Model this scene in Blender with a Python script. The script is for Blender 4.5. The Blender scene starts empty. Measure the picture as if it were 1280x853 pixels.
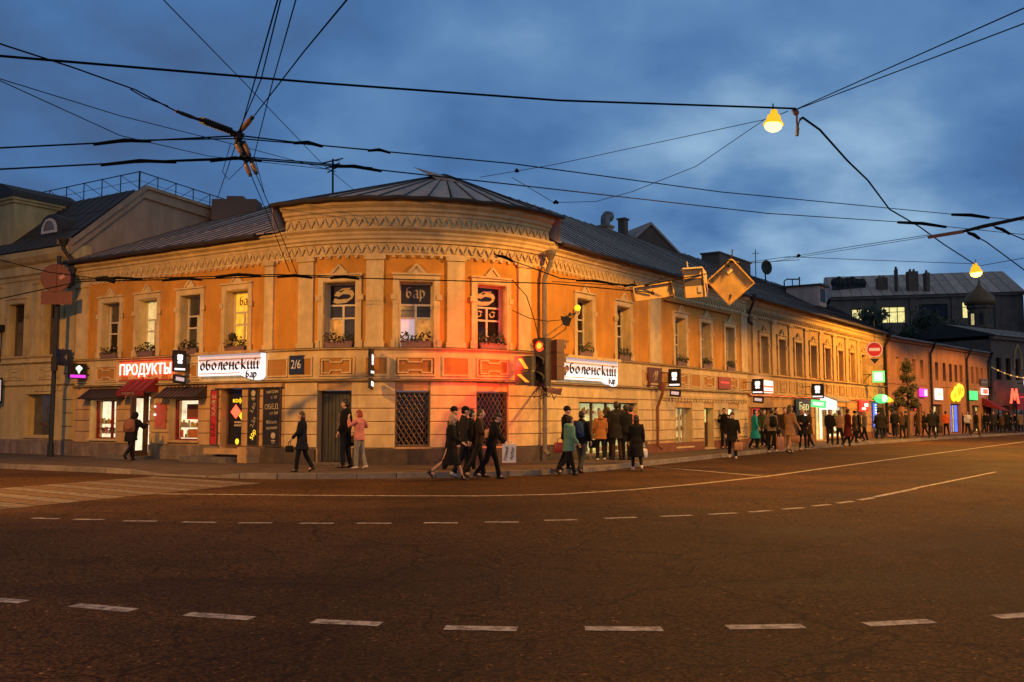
import bpy, bmesh, math, random
from mathutils import Vector, Matrix, noise
random.seed(7)
C = bpy.context.scene.collection
SC = bpy.context.scene
rad = math.radians

# ------------------------------------------------------------------ camera
cam_d = bpy.data.cameras.new('camera'); cam = bpy.data.objects.new('camera', cam_d); C.objects.link(cam)
cam.location = (0, 0, 1.6); cam.rotation_euler = (rad(90 + 4.4553), 0, 0)
cam_d.sensor_width = 36; cam_d.lens = 36 * 1200 / 1280; cam_d.clip_end = 2000; cam_d.clip_start = .1
SC.camera = cam
SC.view_settings.view_transform = 'Standard'; SC.view_settings.look = 'None'
SC.view_settings.exposure = 0; SC.view_settings.gamma = 1
SC.cycles.use_denoising = True
try: SC.cycles.denoiser = 'OPENIMAGEDENOISE'
except Exception: pass
SC.cycles.max_bounces = 5; SC.cycles.diffuse_bounces = 3; SC.cycles.glossy_bounces = 3
SC.cycles.sample_clamp_indirect = 4; SC.cycles.caustics_reflective = False; SC.cycles.caustics_refractive = False

# ------------------------------------------------------------------ world: dusk sky with broken cloud
W = bpy.data.worlds.new('World'); SC.world = W; W.use_nodes = True
nt = W.node_tree; nt.nodes.clear()
def nd(t, **k):
    n = nt.nodes.new(t)
    for a, b in k.items(): setattr(n, a, b)
    return n
def lk(a, b): nt.links.new(a, b)
out = nd('ShaderNodeOutputWorld')
sky = nd('ShaderNodeTexSky', sky_type='NISHITA', sun_disc=False, sun_elevation=rad(12.0), sun_rotation=rad(150))
bgs = nd('ShaderNodeBackground'); bgs.inputs['Strength'].default_value = .05; lk(sky.outputs[0], bgs.inputs[0])
tc = nd('ShaderNodeTexCoord')
sep = nd('ShaderNodeSeparateXYZ'); lk(tc.outputs['Generated'], sep.inputs[0])
add = nd('ShaderNodeMath', operation='MAXIMUM'); lk(sep.outputs[2], add.inputs[0]); add.inputs[1].default_value = 0
ad2 = nd('ShaderNodeMath', operation='ADD'); lk(add.outputs[0], ad2.inputs[0]); ad2.inputs[1].default_value = .34
dx = nd('ShaderNodeMath', operation='DIVIDE'); lk(sep.outputs[0], dx.inputs[0]); lk(ad2.outputs[0], dx.inputs[1])
dy = nd('ShaderNodeMath', operation='DIVIDE'); lk(sep.outputs[1], dy.inputs[0]); lk(ad2.outputs[0], dy.inputs[1])
cmb = nd('ShaderNodeCombineXYZ'); lk(dx.outputs[0], cmb.inputs[0]); lk(dy.outputs[0], cmb.inputs[1])
n1 = nd('ShaderNodeTexNoise'); n1.inputs['Scale'].default_value = 1.15; n1.inputs['Detail'].default_value = 7; n1.inputs['Roughness'].default_value = .5; n1.inputs['Distortion'].default_value = .3
lk(cmb.outputs[0], n1.inputs['Vector'])
n2 = nd('ShaderNodeTexNoise'); n2.inputs['Scale'].default_value = 3.6; n2.inputs['Detail'].default_value = 5; n2.inputs['Roughness'].default_value = .5
lk(cmb.outputs[0], n2.inputs['Vector'])
mx = nd('ShaderNodeMix', data_type='FLOAT'); mx.inputs['Factor'].default_value = .42
lk(n1.outputs['Fac'], mx.inputs['A']); lk(n2.outputs['Fac'], mx.inputs['B'])
cr = nd('ShaderNodeValToRGB')
e = cr.color_ramp.elements
e[0].position = .35; e[0].color = (.062, .13, .29, 1)
e[1].position = .64; e[1].color = (.32, .52, .75, 1)
m1 = cr.color_ramp.elements.new(.43); m1.color = (.075, .19, .43, 1)
m2 = cr.color_ramp.elements.new(.51); m2.color = (.13, .275, .53, 1)
ex = nd('ShaderNodeMath', operation='MULTIPLY_ADD'); lk(sep.outputs[0], ex.inputs[0]); ex.inputs[1].default_value = .10
nm = nd('ShaderNodeMath', operation='MULTIPLY_ADD'); lk(mx.outputs['Result'], nm.inputs[0]); nm.inputs[1].default_value = .8; nm.inputs[2].default_value = .06; lk(nm.outputs[0], ex.inputs[2])   # a little brighter to the east
vd = nd('ShaderNodeVectorMath', operation='DOT_PRODUCT'); lk(tc.outputs['Generated'], vd.inputs[0]); vd.inputs[1].default_value = (.276, .937, .214)
vr = nd('ShaderNodeMapRange', interpolation_type='SMOOTHSTEP'); lk(vd.outputs['Value'], vr.inputs['Value']); vr.inputs['From Min'].default_value = .982; vr.inputs['From Max'].default_value = 1.0; vr.inputs['To Max'].default_value = .24
vn = nd('ShaderNodeMath', operation='MULTIPLY'); lk(vr.outputs[0], vn.inputs[0]); lk(n2.outputs['Fac'], vn.inputs[1])
va = nd('ShaderNodeMath', operation='ADD'); lk(ex.outputs[0], va.inputs[0]); lk(vn.outputs[0], va.inputs[1])   # pale gap in the cloud low in the east
lk(va.outputs[0], cr.inputs[0])
zm = nd('ShaderNodeMapRange'); lk(add.outputs[0], zm.inputs['Value']); zm.inputs['From Min'].default_value = .42; zm.inputs['From Max'].default_value = .8; zm.inputs['To Min'].default_value = 0; zm.inputs['To Max'].default_value = 1
zc = nd('ShaderNodeMix', data_type='RGBA'); lk(zm.outputs[0], zc.inputs['Factor']); lk(cr.outputs[0], zc.inputs['A']); zc.inputs['B'].default_value = (.13, .135, .145, 1)   # the dusk cloud greys and darkens overhead
bgc = nd('ShaderNodeBackground'); bgc.inputs['Strength'].default_value = .92; lk(zc.outputs['Result'], bgc.inputs[0])
mxs = nd('ShaderNodeMixShader'); mxs.inputs[0].default_value = .95
lk(bgs.outputs[0], mxs.inputs[1]); lk(bgc.outputs[0], mxs.inputs[2]); lk(mxs.outputs[0], out.inputs[0])

# last trace of daylight, from the same side as the sky's sun
sd = bpy.data.lights.new('sun', 'SUN'); sd.energy = .12; sd.angle = rad(50); sd.color = (1, .86, .74)
so = bpy.data.objects.new('sun', sd); C.objects.link(so); so.rotation_euler = (rad(78), 0, rad(30))

# ------------------------------------------------------------------ materials
MATS = {}
def mat(name, col, rough=.8, var=.15, scale=3.0, bump=.0, bscale=40., metal=0., emit=None, estr=0., spec=.5, rnd=0., stain=0.):
    if name in MATS: return MATS[name]
    m = bpy.data.materials.new(name); m.use_nodes = True; t = m.node_tree; b = t.nodes['Principled BSDF']
    b.inputs['Roughness'].default_value = rough; b.inputs['Metallic'].default_value = metal
    b.inputs['Specular IOR Level'].default_value = spec
    tcn = t.nodes.new('ShaderNodeTexCoord'); crd = tcn.outputs['Object']
    nz = t.nodes.new('ShaderNodeTexNoise'); nz.inputs['Scale'].default_value = scale; nz.inputs['Detail'].default_value = 6; nz.inputs['Roughness'].default_value = .6
    t.links.new(crd, nz.inputs['Vector'])
    mr = t.nodes.new('ShaderNodeMapRange'); mr.inputs['From Min'].default_value = .3; mr.inputs['From Max'].default_value = .7
    mr.inputs['To Min'].default_value = 1 - var; mr.inputs['To Max'].default_value = 1 + var; t.links.new(nz.outputs['Fac'], mr.inputs['Value'])
    fac = mr.outputs[0]
    if rnd:
        oi = t.nodes.new('ShaderNodeObjectInfo'); r2 = t.nodes.new('ShaderNodeMapRange')
        r2.inputs['To Min'].default_value = 1 - rnd; r2.inputs['To Max'].default_value = 1 + rnd; t.links.new(oi.outputs['Random'], r2.inputs['Value'])
        mm = t.nodes.new('ShaderNodeMath'); mm.operation = 'MULTIPLY'; t.links.new(fac, mm.inputs[0]); t.links.new(r2.outputs[0], mm.inputs[1]); fac = mm.outputs[0]
    if stain:
        mp = t.nodes.new('ShaderNodeMapping'); mp.inputs['Scale'].default_value = (1.3, 1.3, .22); t.links.new(crd, mp.inputs[0])
        n3 = t.nodes.new('ShaderNodeTexNoise'); n3.inputs['Scale'].default_value = 1.6; n3.inputs['Detail'].default_value = 8; n3.inputs['Roughness'].default_value = .7; t.links.new(mp.outputs[0], n3.inputs['Vector'])
        r3 = t.nodes.new('ShaderNodeMapRange'); r3.inputs['From Min'].default_value = .42; r3.inputs['From Max'].default_value = .62
        r3.inputs['To Min'].default_value = 1 - stain; r3.inputs['To Max'].default_value = 1; t.links.new(n3.outputs['Fac'], r3.inputs['Value'])
        m3 = t.nodes.new('ShaderNodeMath'); m3.operation = 'MULTIPLY'; t.links.new(fac, m3.inputs[0]); t.links.new(r3.outputs[0], m3.inputs[1]); fac = m3.outputs[0]
    vm = t.nodes.new('ShaderNodeVectorMath'); vm.operation = 'SCALE'; vm.inputs[0].default_value = col[:3]; t.links.new(fac, vm.inputs['Scale'])
    t.links.new(vm.outputs[0], b.inputs['Base Color'])
    if bump:
        nb = t.nodes.new('ShaderNodeTexNoise'); nb.inputs['Scale'].default_value = bscale; nb.inputs['Detail'].default_value = 5; t.links.new(crd, nb.inputs['Vector'])
        bp = t.nodes.new('ShaderNodeBump'); bp.inputs['Strength'].default_value = bump; bp.inputs['Distance'].default_value = .02
        t.links.new(nb.outputs['Fac'], bp.inputs['Height']); t.links.new(bp.outputs[0], b.inputs['Normal'])
    if emit:
        b.inputs['Emission Color'].default_value = (*emit, 1); b.inputs['Emission Strength'].default_value = estr
        if var > .25:   # uneven light: things standing behind the glass
            m5 = t.nodes.new('ShaderNodeMath'); m5.operation = 'MULTIPLY'; m5.inputs[1].default_value = estr; t.links.new(fac, m5.inputs[0]); t.links.new(m5.outputs[0], b.inputs['Emission Strength'])
    MATS[name] = m; return m

def asphalt():
    m = bpy.data.materials.new('asphalt'); m.use_nodes = True; t = m.node_tree; b = t.nodes['Principled BSDF']
    tcn = t.nodes.new('ShaderNodeTexCoord'); crd = tcn.outputs['Object']
    def nz(s, d=6, r=.6, sc=None):
        n = t.nodes.new('ShaderNodeTexNoise'); n.inputs['Scale'].default_value = s; n.inputs['Detail'].default_value = d; n.inputs['Roughness'].default_value = r
        if sc:
            mp = t.nodes.new('ShaderNodeMapping'); mp.inputs['Scale'].default_value = sc; mp.inputs['Rotation'].default_value = (0, 0, rad(20)); t.links.new(crd, mp.inputs[0]); t.links.new(mp.outputs[0], n.inputs['Vector'])
        else: t.links.new(crd, n.inputs['Vector'])
        return n.outputs['Fac']
    def mr(v, a, b2, c, d):
        n = t.nodes.new('ShaderNodeMapRange'); n.inputs['From Min'].default_value = a; n.inputs['From Max'].default_value = b2; n.inputs['To Min'].default_value = c; n.inputs['To Max'].default_value = d
        t.links.new(v, n.inputs['Value']); return n.outputs[0]
    def mul(a, b2):
        n = t.nodes.new('ShaderNodeMath'); n.operation = 'MULTIPLY'; t.links.new(a, n.inputs[0]); t.links.new(b2, n.inputs[1]); return n.outputs[0]
    vs_ = t.nodes.new('ShaderNodeTexVoronoi'); vs_.inputs['Scale'].default_value = 46; t.links.new(crd, vs_.inputs['Vector'])
    sx_ = t.nodes.new('ShaderNodeSeparateColor'); t.links.new(vs_.outputs['Color'], sx_.inputs[0]); stone = sx_.outputs[0]; glint = sx_.outputs[1]
    wet = nz(.28, 4, .5, (.7, 1.5, 1)); grain = nz(42, 3, .75); big = nz(.5, 5, .6); speck = nz(75, 2, .6)
    wetm = mr(wet, .5, .6, 0, 1)
    f = mul(mul(mr(big, .3, .7, .8, 1.2), mr(grain, .34, .66, .3, 1.7)), mul(mul(mr(wetm, 0, 1, 1.05, .68), mr(stone, 0, 1, .3, 1.75)), mr(glint, .988, .992, 1, 3.2)))  # rare bright cells are glints painted into the base colour
    def crack(sc, w, msk):
        wv = t.nodes.new('ShaderNodeTexNoise'); wv.inputs['Scale'].default_value = sc * 3; wv.inputs['Detail'].default_value = 4; t.links.new(crd, wv.inputs['Vector'])
        ad = t.nodes.new('ShaderNodeVectorMath'); ad.operation = 'MULTIPLY_ADD'; t.links.new(wv.outputs['Color'], ad.inputs[0]); ad.inputs[1].default_value = (.9 / sc * .3,) * 3; t.links.new(crd, ad.inputs[2])
        vo = t.nodes.new('ShaderNodeTexVoronoi'); vo.feature = 'DISTANCE_TO_EDGE'; vo.inputs['Scale'].default_value = sc; t.links.new(ad.outputs[0], vo.inputs['Vector'])
        k = mr(vo.outputs['Distance'], 0, w, 0, 1); mk = mr(nz(msk, 3, .5), .48, .56, 0, 1)
        n = t.nodes.new('ShaderNodeMath'); n.operation = 'MAXIMUM'; t.links.new(k, n.inputs[0]); t.links.new(mk, n.inputs[1]); return mr(n.outputs[0], 0, 1, .35, 1)
    patch = nz(.11, 2, .4, (1, .35, 1))
    f = mul(mul(f, mul(crack(.38, .012, .23), crack(1.1, .02, .31))), mr(patch, .5, .515, .86, 1.1))
    vm = t.nodes.new('ShaderNodeVectorMath'); vm.operation = 'SCALE'; vm.inputs[0].default_value = (.068, .034, .012); t.links.new(f, vm.inputs['Scale'])
    t.links.new(vm.outputs[0], b.inputs['Base Color'])
    t.links.new(mul(mr(wetm, 0, 1, .84, .76), mr(grain, .3, .7, .85, 1.15)), b.inputs['Roughness'])
    bp = t.nodes.new('ShaderNodeBump'); bp.inputs['Strength'].default_value = .8; bp.inputs['Distance'].default_value = .014
    t.links.new(grain, bp.inputs['Height']); t.links.new(bp.outputs[0], b.inputs['Normal'])
    b.inputs['Specular IOR Level'].default_value = .1
    return m

CREAM = mat('cream_plaster', (.72, .54, .26), .85, .16, 2.2, .3, 30, stain=.2)
OCHRE = mat('ochre_plaster', (.64, .29, .035), .85, .14, 1.5, .25, 30, stain=.16)
OCHRED = mat('ochre_panel_paint', (.48, .22, .045), .85, .12, 2, .2, 30, stain=.15)
PINKC = mat('peach_plaster', (.62, .39, .17), .85, .16, 2.0, .3, 30, stain=.24)
PALE = mat('pale_yellow_plaster', (.60, .45, .19), .85, .12, 2.0, .25, 30, stain=.25)
GABLE = mat('grey_beige_plaster', (.40, .28, .18), .9, .12, 1.5, .2, 20, stain=.2)
PLINTH = mat('dark_plinth_stone', (.10, .075, .055), .8, .3, 3, .4, 25, stain=.3)
PLINTHL = mat('brown_plinth_stone', (.27, .20, .14), .85, .3, 3, .4, 25, stain=.4)
BROWNP = mat('red_brown_paint', (.20, .07, .035), .8, .15, 3)
TERRA = mat('terracotta_plaster', (.50, .22, .09), .88, .15, 1.5, .2, 20, stain=.25)
TAN = mat('tan_plaster', (.50, .30, .11), .88, .15, 1.5, .2, 20, stain=.25)
TANC = mat('tan_trim', (.52, .35, .15), .88, .12, 2, .2, 20, stain=.2)
DARKB = mat('dark_brown_facade', (.16, .105, .07), .9, .2, 1, .2, 10)
ROOF = mat('grey_roof_metal', (.56, .43, .34), .65, .18, 1.4, .12, 8, metal=.0, rnd=.16, stain=.25)
ROOFD = mat('dark_roof_metal', (.05, .038, .028), .6, .2, 1.4, .1, 8, metal=.2, rnd=.12)
IRON = mat('dark_iron', (.02, .02, .02), .55, .2, 5, metal=.3)
BLACKR = mat('black_rubber', (.008, .008, .008), 1., .2, 5, spec=.05)
SIGNBACK = mat('sodium_tinted_sign_back', (.46, .30, .11), .55, .14, 4, stain=.2)  # yellow tint stands in for sodium light on bare zinc
LITO = mat('dim_orange_window', (.3, .15, .04), .3, .5, 6, emit=(1, .38, .06), estr=.35)
STEEL = mat('zinc_sheet', (.42, .38, .30), .55, .12, 4, metal=.3, stain=.15)
PIPE = mat('grey_pipe_metal', (.20, .18, .15), .5, .15, 4, metal=.5)
WOODF = mat('white_window_paint', (.62, .56, .45), .5, .1, 6)
BROWNF = mat('brown_window_paint', (.12, .07, .04), .5, .15, 6)
GLASSD = mat('dark_window_glass', (.018, .013, .010), .08, .4, 2, spec=.3)
GLASSB = mat('dim_window_glass', (.03, .025, .02), .08, .4, 2, emit=(.9, .45, .16), estr=.03)
LITW = mat('lit_curtain_window', (.5, .45, .3), .3, .3, 6, emit=(1, .76, .30), estr=.5)
LITY = mat('lit_yellow_window', (.5, .4, .1), .3, .35, 5, emit=(1, .45, .03), estr=.8)
LITG = mat('lit_shop_window', (.6, .6, .5), .3, .45, 2.2, emit=(1, .85, .55), estr=1.1)
LITGR = mat('greenish_shop_light', (.5, .5, .3), .3, .4, 3, emit=(.85, .8, .28), estr=.55)
LITOFF = mat('lit_office_window', (.6, .6, .4), .3, .3, 3, emit=(1, .86, .30), estr=.9)
SIGNW = mat('white_light_box', (.8, .8, .8), .4, .05, 4, emit=(.98, .94, 1), estr=.92)
SIGNV = mat('dim_white_panel', (.75, .7, .75), .4, .08, 4, emit=(.8, .72, .86), estr=.35)
SIGNP = mat('magenta_light', (.6, .1, .6), .4, .05, 4, emit=(.85, .05, .9), estr=.9)
SIGNR = mat('red_neon', (.7, .05, .03), .4, .05, 4, emit=(1, .07, .03), estr=3.2)
SIGNRW = mat('white_neon_core', (.8, .7, .7), .4, .05, 4, emit=(1, .82, .78), estr=1.6)
SIGNRD = mat('red_sign_glow', (.6, .04, .03), .4, .1, 4, emit=(1, .05, .03), estr=.55)
SIGNG = mat('green_light', (.1, .6, .2), .4, .05, 4, emit=(.08, .85, .25), estr=1.0)
SIGNGW = mat('pale_green_light', (.6, .8, .6), .4, .05, 4, emit=(.6, 1, .7), estr=1.2)
SIGNY = mat('yellow_light', (.8, .6, .05), .4, .15, 6, emit=(1, .66, .02), estr=1.2)
SIGNO = mat('orange_light', (.8, .4, .05), .4, .15, 6, emit=(1, .4, .05), estr=1.2)
SIGNB = mat('blue_light', (.1, .2, .8), .4, .35, 3, emit=(.07, .16, 1), estr=.9)
INK = mat('black_letter_film', (.015, .013, .012), .5, .1, 5)
WHITEP = mat('white_paint', (.75, .74, .70), .5, .06, 5)
CHALK = mat('chalk', (.55, .45, .28), .9, .3, 30)
BOARD = mat('chalkboard', (.02, .018, .015), .6, .3, 4)
REDP = mat('red_paint', (.55, .035, .03), .5, .12, 5)
REDF = mat('red_awning_fabric', (.20, .012, .012), .8, .12, 5)
REDS = mat('faded_red_sign_paint', (.17, .045, .03), .6, .12, 4, stain=.15)
BLUEP = mat('dark_blue_enamel', (.02, .03, .07), .35, .1, 5)
DOORD = mat('dark_green_door_paint', (.055, .055, .045), .6, .2, 3, stain=.3)
STEPM = mat('step_concrete', (.14, .12, .10), .9, .3, 6, .5, 30)
PAVE = mat('pavement_asphalt', (.085, .058, .038), .75, .35, 1.2, .45, 45)
KERB = mat('granite_kerb', (.21, .18, .15), .8, .25, 5, .4, 40, rnd=.2)
def paint(name, col):
    m = mat(name, col, .75, .3, 6, .4, 40, stain=.2); t = m.node_tree; b = t.nodes['Principled BSDF']; src = b.inputs['Base Color'].links[0].from_socket
    tc_ = t.nodes.new('ShaderNodeTexCoord'); n = t.nodes.new('ShaderNodeTexNoise'); n.inputs['Scale'].default_value = 9; n.inputs['Detail'].default_value = 8; n.inputs['Roughness'].default_value = .75; t.links.new(tc_.outputs['Object'], n.inputs['Vector'])
    r = t.nodes.new('ShaderNodeMapRange'); r.inputs['From Min'].default_value = .46; r.inputs['From Max'].default_value = .6; r.inputs['To Max'].default_value = .85; t.links.new(n.outputs['Fac'], r.inputs['Value'])
    x = t.nodes.new('ShaderNodeMix'); x.data_type = 'RGBA'; t.links.new(r.outputs[0], x.inputs['Factor']); t.links.new(src, x.inputs['A']); x.inputs['B'].default_value = (.05, .032, .02, 1); t.links.new(x.outputs['Result'], b.inputs['Base Color']); return m
LINEW = paint('white_road_paint', (.56, .48, .40))
CROSSW = paint('worn_white_crossing_paint', (.22, .18, .14))
LINEY = paint('yellow_road_paint', (.17, .10, .035))
SEAM_SHADE = mat('painted_seam_shade', (.035, .03, .028), .7, .2, 3)  # shade of the folded seams, put into the rib colour
CLEARG = bpy.data.materials.new('shop_glass'); CLEARG.use_nodes = True
_t = CLEARG.node_tree; _t.nodes.remove(_t.nodes['Principled BSDF']); _tr = _t.nodes.new('ShaderNodeBsdfTransparent'); _gl = _t.nodes.new('ShaderNodeBsdfGlossy'); _gl.inputs['Roughness'].default_value = .02; _mx = _t.nodes.new('ShaderNodeMixShader')
_mx.inputs[0].default_value = .05; _t.links.new(_tr.outputs[0], _mx.inputs[1]); _t.links.new(_gl.outputs[0], _mx.inputs[2]); _t.links.new(_mx.outputs[0], _t.nodes['Material Output'].inputs[0])
ASPH = asphalt()
PORC = mat('orange_insulator', (.30, .14, .05), .4, .15, 10)
LAMPH = mat('lamp_housing', (.5, .35, .1), .5, .1, 5, emit=(1, .45, .0), estr=1.2)
LAMPG = mat('sodium_lamp_glass', (.9, .7, .3), .4, .02, 5, emit=(1, .66, .10), estr=7)
SIGLIT = mat('lit_red_lens', (.9, .2, .05), .3, .02, 5, emit=(1, .04, .01), estr=1.7)
SIGCORE = mat('lit_lens_core', (.9, .4, .05), .3, .02, 5, emit=(1, .42, .03), estr=1.5)
SIGARR = mat('lit_amber_bar', (.9, .4, .05), .3, .02, 5, emit=(1, .27, .015), estr=1.35)
LENSD = mat('dark_lens', (.03, .03, .03), .2, .1, 5)
HOUSE = mat('signal_housing', (.05, .04, .03), .5, .15, 5)
HOUSEB = mat('brown_signal_housing', (.17, .10, .06), .6, .15, 5)
LEAF = mat('dark_leaf', (.045, .05, .02), .7, .4, 9, rnd=.2)
LEAFT = mat('dark_tree_leaf', (.035, .04, .018), .75, .4, 2)
BARK = mat('bark', (.06, .045, .03), .9, .3, 6)
BOXW = mat('flower_box_paint', (.22, .13, .12), .7, .15, 6)
SKIN = mat('skin', (.56, .34, .24), .55, .08, 12)
EYE = mat('eye_dark', (.03, .025, .02), .2, .05, 5)
LIP = mat('lip', (.40, .15, .12), .5, .05, 5)
GOLD = mat('dull_gold_dome', (.22, .12, .05), .6, .25, 3, metal=.2)

# ------------------------------------------------------------------ object helpers
def link(o): C.objects.link(o); return o
def tag(o, label=None, cat=None, group=None, kind=None):
    if label: o['label'] = label
    if cat: o['category'] = cat
    if group: o['group'] = group
    if kind: o['kind'] = kind
    return o
def thing(name, label, cat, loc=(0, 0, 0), rz=0, group=None):
    o = bpy.data.objects.new(name, None); link(o); o.location = loc; o.rotation_euler = (0, 0, rz); o.empty_display_size = .2
    return tag(o, label, cat, group)
def attach(o, parent, world=True):
    if parent is not None:
        o.parent = parent
        if world and parent.type == 'EMPTY':
            o.matrix_parent_inverse = (Matrix.Translation(parent.location) @ Matrix.Rotation(parent.rotation_euler[2], 4, 'Z')).inverted()
    return o
def newobj(name, mesh, parent=None, world=True, m=None):
    o = bpy.data.objects.new(name, mesh); link(o)
    if m is not None and not mesh.materials: mesh.materials.append(m)
    return attach(o, parent, world)

class MB:
    """collects shapes for one mesh"""
    def __init__(s): s.v = []; s.f = []; s.smooth = False
    def add(s, vs, fs):
        n = len(s.v); s.v += [tuple(v) for v in vs]; s.f += [tuple(i + n for i in f) for f in fs]; return s
    def hexa(s, p):  # 8 points: bottom ring 0-3, top ring 4-7
        return s.add(p, [(3, 2, 1, 0), (4, 5, 6, 7), (0, 1, 5, 4), (1, 2, 6, 5), (2, 3, 7, 6), (3, 0, 4, 7)])
    def box(s, x0, x1, y0, y1, z0, z1, M=None):
        p = [(x0, y0, z0), (x1, y0, z0), (x1, y1, z0), (x0, y1, z0), (x0, y0, z1), (x1, y0, z1), (x1, y1, z1), (x0, y1, z1)]
        if M is not None: p = [M @ Vector(q) for q in p]
        return s.hexa(p)
    def poly(s, pts, z0, z1, M=None):  # extruded polygon in local xy
        n = len(pts); a = [Vector((x, y, z0)) for x, y in pts]; b = [Vector((x, y, z1)) for x, y in pts]; p = a + b
        if M is not None: p = [M @ q for q in p]
        return s.add(p, [tuple(reversed(range(n))), tuple(range(n, 2 * n))] + [(i, (i + 1) % n, n + (i + 1) % n, n + i) for i in range(n)])
    def tube(s, pts, r, n=8, cap=True, M=None):  # r: number, list, or list of (rx, ry)
        pts = [Vector(p) for p in pts]; k = len(pts)
        rr = r if isinstance(r, (list, tuple)) else [r] * k
        rings = []; up = None
        for i, p in enumerate(pts):
            t = (pts[min(i + 1, k - 1)] - pts[max(i - 1, 0)])
            t = t.normalized() if t.length > 1e-9 else Vector((0, 0, 1))
            if up is None:
                up = Vector((1, 0, 0)) if abs(t.x) < .8 else Vector((0, 1, 0))
            x = (up - t * up.dot(t)).normalized(); y = t.cross(x); up = x
            a, b = rr[i] if isinstance(rr[i], (list, tuple)) else (rr[i], rr[i])
            rings.append([p + x * (a * math.cos(2 * math.pi * j / n)) + y * (b * math.sin(2 * math.pi * j / n)) for j in range(n)])
        vs = [q for g in rings for q in g]
        if M is not None: vs = [M @ q for q in vs]
        fs = [(i * n + j, i * n + (j + 1) % n, (i + 1) * n + (j + 1) % n, (i + 1) * n + j) for i in range(k - 1) for j in range(n)]
        if cap: fs += [tuple(reversed(range(n))), tuple(range((k - 1) * n, k * n))]
        return s.add(vs, fs)
    def ball(s, c, r, n=10, m=7, M=None):
        rx, ry, rz = r if isinstance(r, (list, tuple)) else (r, r, r); vs = []; fs = []
        for i in range(m + 1):
            a = math.pi * i / m
            for j in range(n):
                b = 2 * math.pi * j / n
                vs.append(Vector((c[0] + rx * math.sin(a) * math.cos(b), c[1] + ry * math.sin(a) * math.sin(b), c[2] + rz * math.cos(a))))
        if M is not None: vs = [M @ q for q in vs]
        for i in range(m):
            for j in range(n): fs.append((i * n + j, (i + 1) * n + j, (i + 1) * n + (j + 1) % n, i * n + (j + 1) % n))
        return s.add(vs, fs)
    def lathe(s, prof, n=12, M=None):  # prof [(r, z)]
        vs = [Vector((r * math.cos(2 * math.pi * j / n), r * math.sin(2 * math.pi * j / n), z)) for r, z in prof for j in range(n)]
        if M is not None: vs = [M @ q for q in vs]
        k = len(prof)
        fs = [(i * n + j, i * n + (j + 1) % n, (i + 1) * n + (j + 1) % n, (i + 1) * n + j) for i in range(k - 1) for j in range(n)]
        fs += [tuple(reversed(range(n))), tuple(range((k - 1) * n, k * n))]
        return s.add(vs, fs)
    def nib(s, pts, w=.16, ang=40, z=0., h=.01, M=None):  # broad-pen stroke
        n = Vector((math.cos(rad(ang)) * w / 2, math.sin(rad(ang)) * w / 2))
        for a, b in zip(pts[:-1], pts[1:]):
            a = Vector(a); b = Vector(b)
            if abs((b - a).normalized().cross(n.normalized())) < .05:
                q = n.orthogonal().normalized() * w * .08
                c = [a - n - q, b + n - q, b + n + q, a - n + q] if (b - a).dot(n) > 0 else [b - n - q, a + n - q, a + n + q, b - n + q]
            else: c = [a - n, a + n, b + n, b - n]
            cx = [(p.x, p.y) for p in c]
            ar = sum(cx[i][0] * cx[(i + 1) % 4][1] - cx[(i + 1) % 4][0] * cx[i][1] for i in range(4))
            if ar < 0: cx.reverse()
            s.poly(cx, z, z + h, M); h += .0004
        return s
    def mesh(s, name):
        me = bpy.data.meshes.new(name); me.from_pydata(s.v, [], s.f)
        if s.smooth: me.polygons.foreach_set('use_smooth', [True] * len(me.polygons))
        me.update(); return me
    def build(s, name, m, parent=None, world=True, kind=None, smooth=False):
        s.smooth = smooth
        o = newobj(name, s.mesh(name), parent, world, m)
        if kind: o['kind'] = kind
        return o
def inst(name, me, M, parent, m=None):
    o = newobj(name, me, parent, True, m); o.matrix_basis = M; return o

_txt = {}
def text_mesh(body, size=1., ext=.01, align='CENTER'):
    key = (body, size, ext, align)
    if key in _txt: return _txt[key]
    cu = bpy.data.curves.new('t', 'FONT'); cu.body = body; cu.size = size; cu.extrude = ext; cu.align_x = align; cu.align_y = 'CENTER'; cu.resolution_u = 3
    o = bpy.data.objects.new('t', cu); link(o)
    dg = bpy.context.evaluated_depsgraph_get(); me = bpy.data.meshes.new_from_object(o.evaluated_get(dg))
    bpy.data.objects.remove(o); me.materials.clear(); _txt[key] = me; return me
def lettering(body, size, M, m, parent, name='lettering', fit=None, ext=.008):
    me = text_mesh(body, size, ext)
    if fit:
        xs = [v.co.x for v in me.vertices]; ys = [v.co.y for v in me.vertices]
        sx = fit[0] / (max(xs) - min(xs)); sy = fit[1] / (max(ys) - min(ys)); me = me.copy(); me.transform(Matrix.Diagonal((sx, sy, 1, 1)))
    else: me = me.copy()
    me.transform(M); o = newobj(name, me, parent, True, m); return o

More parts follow.
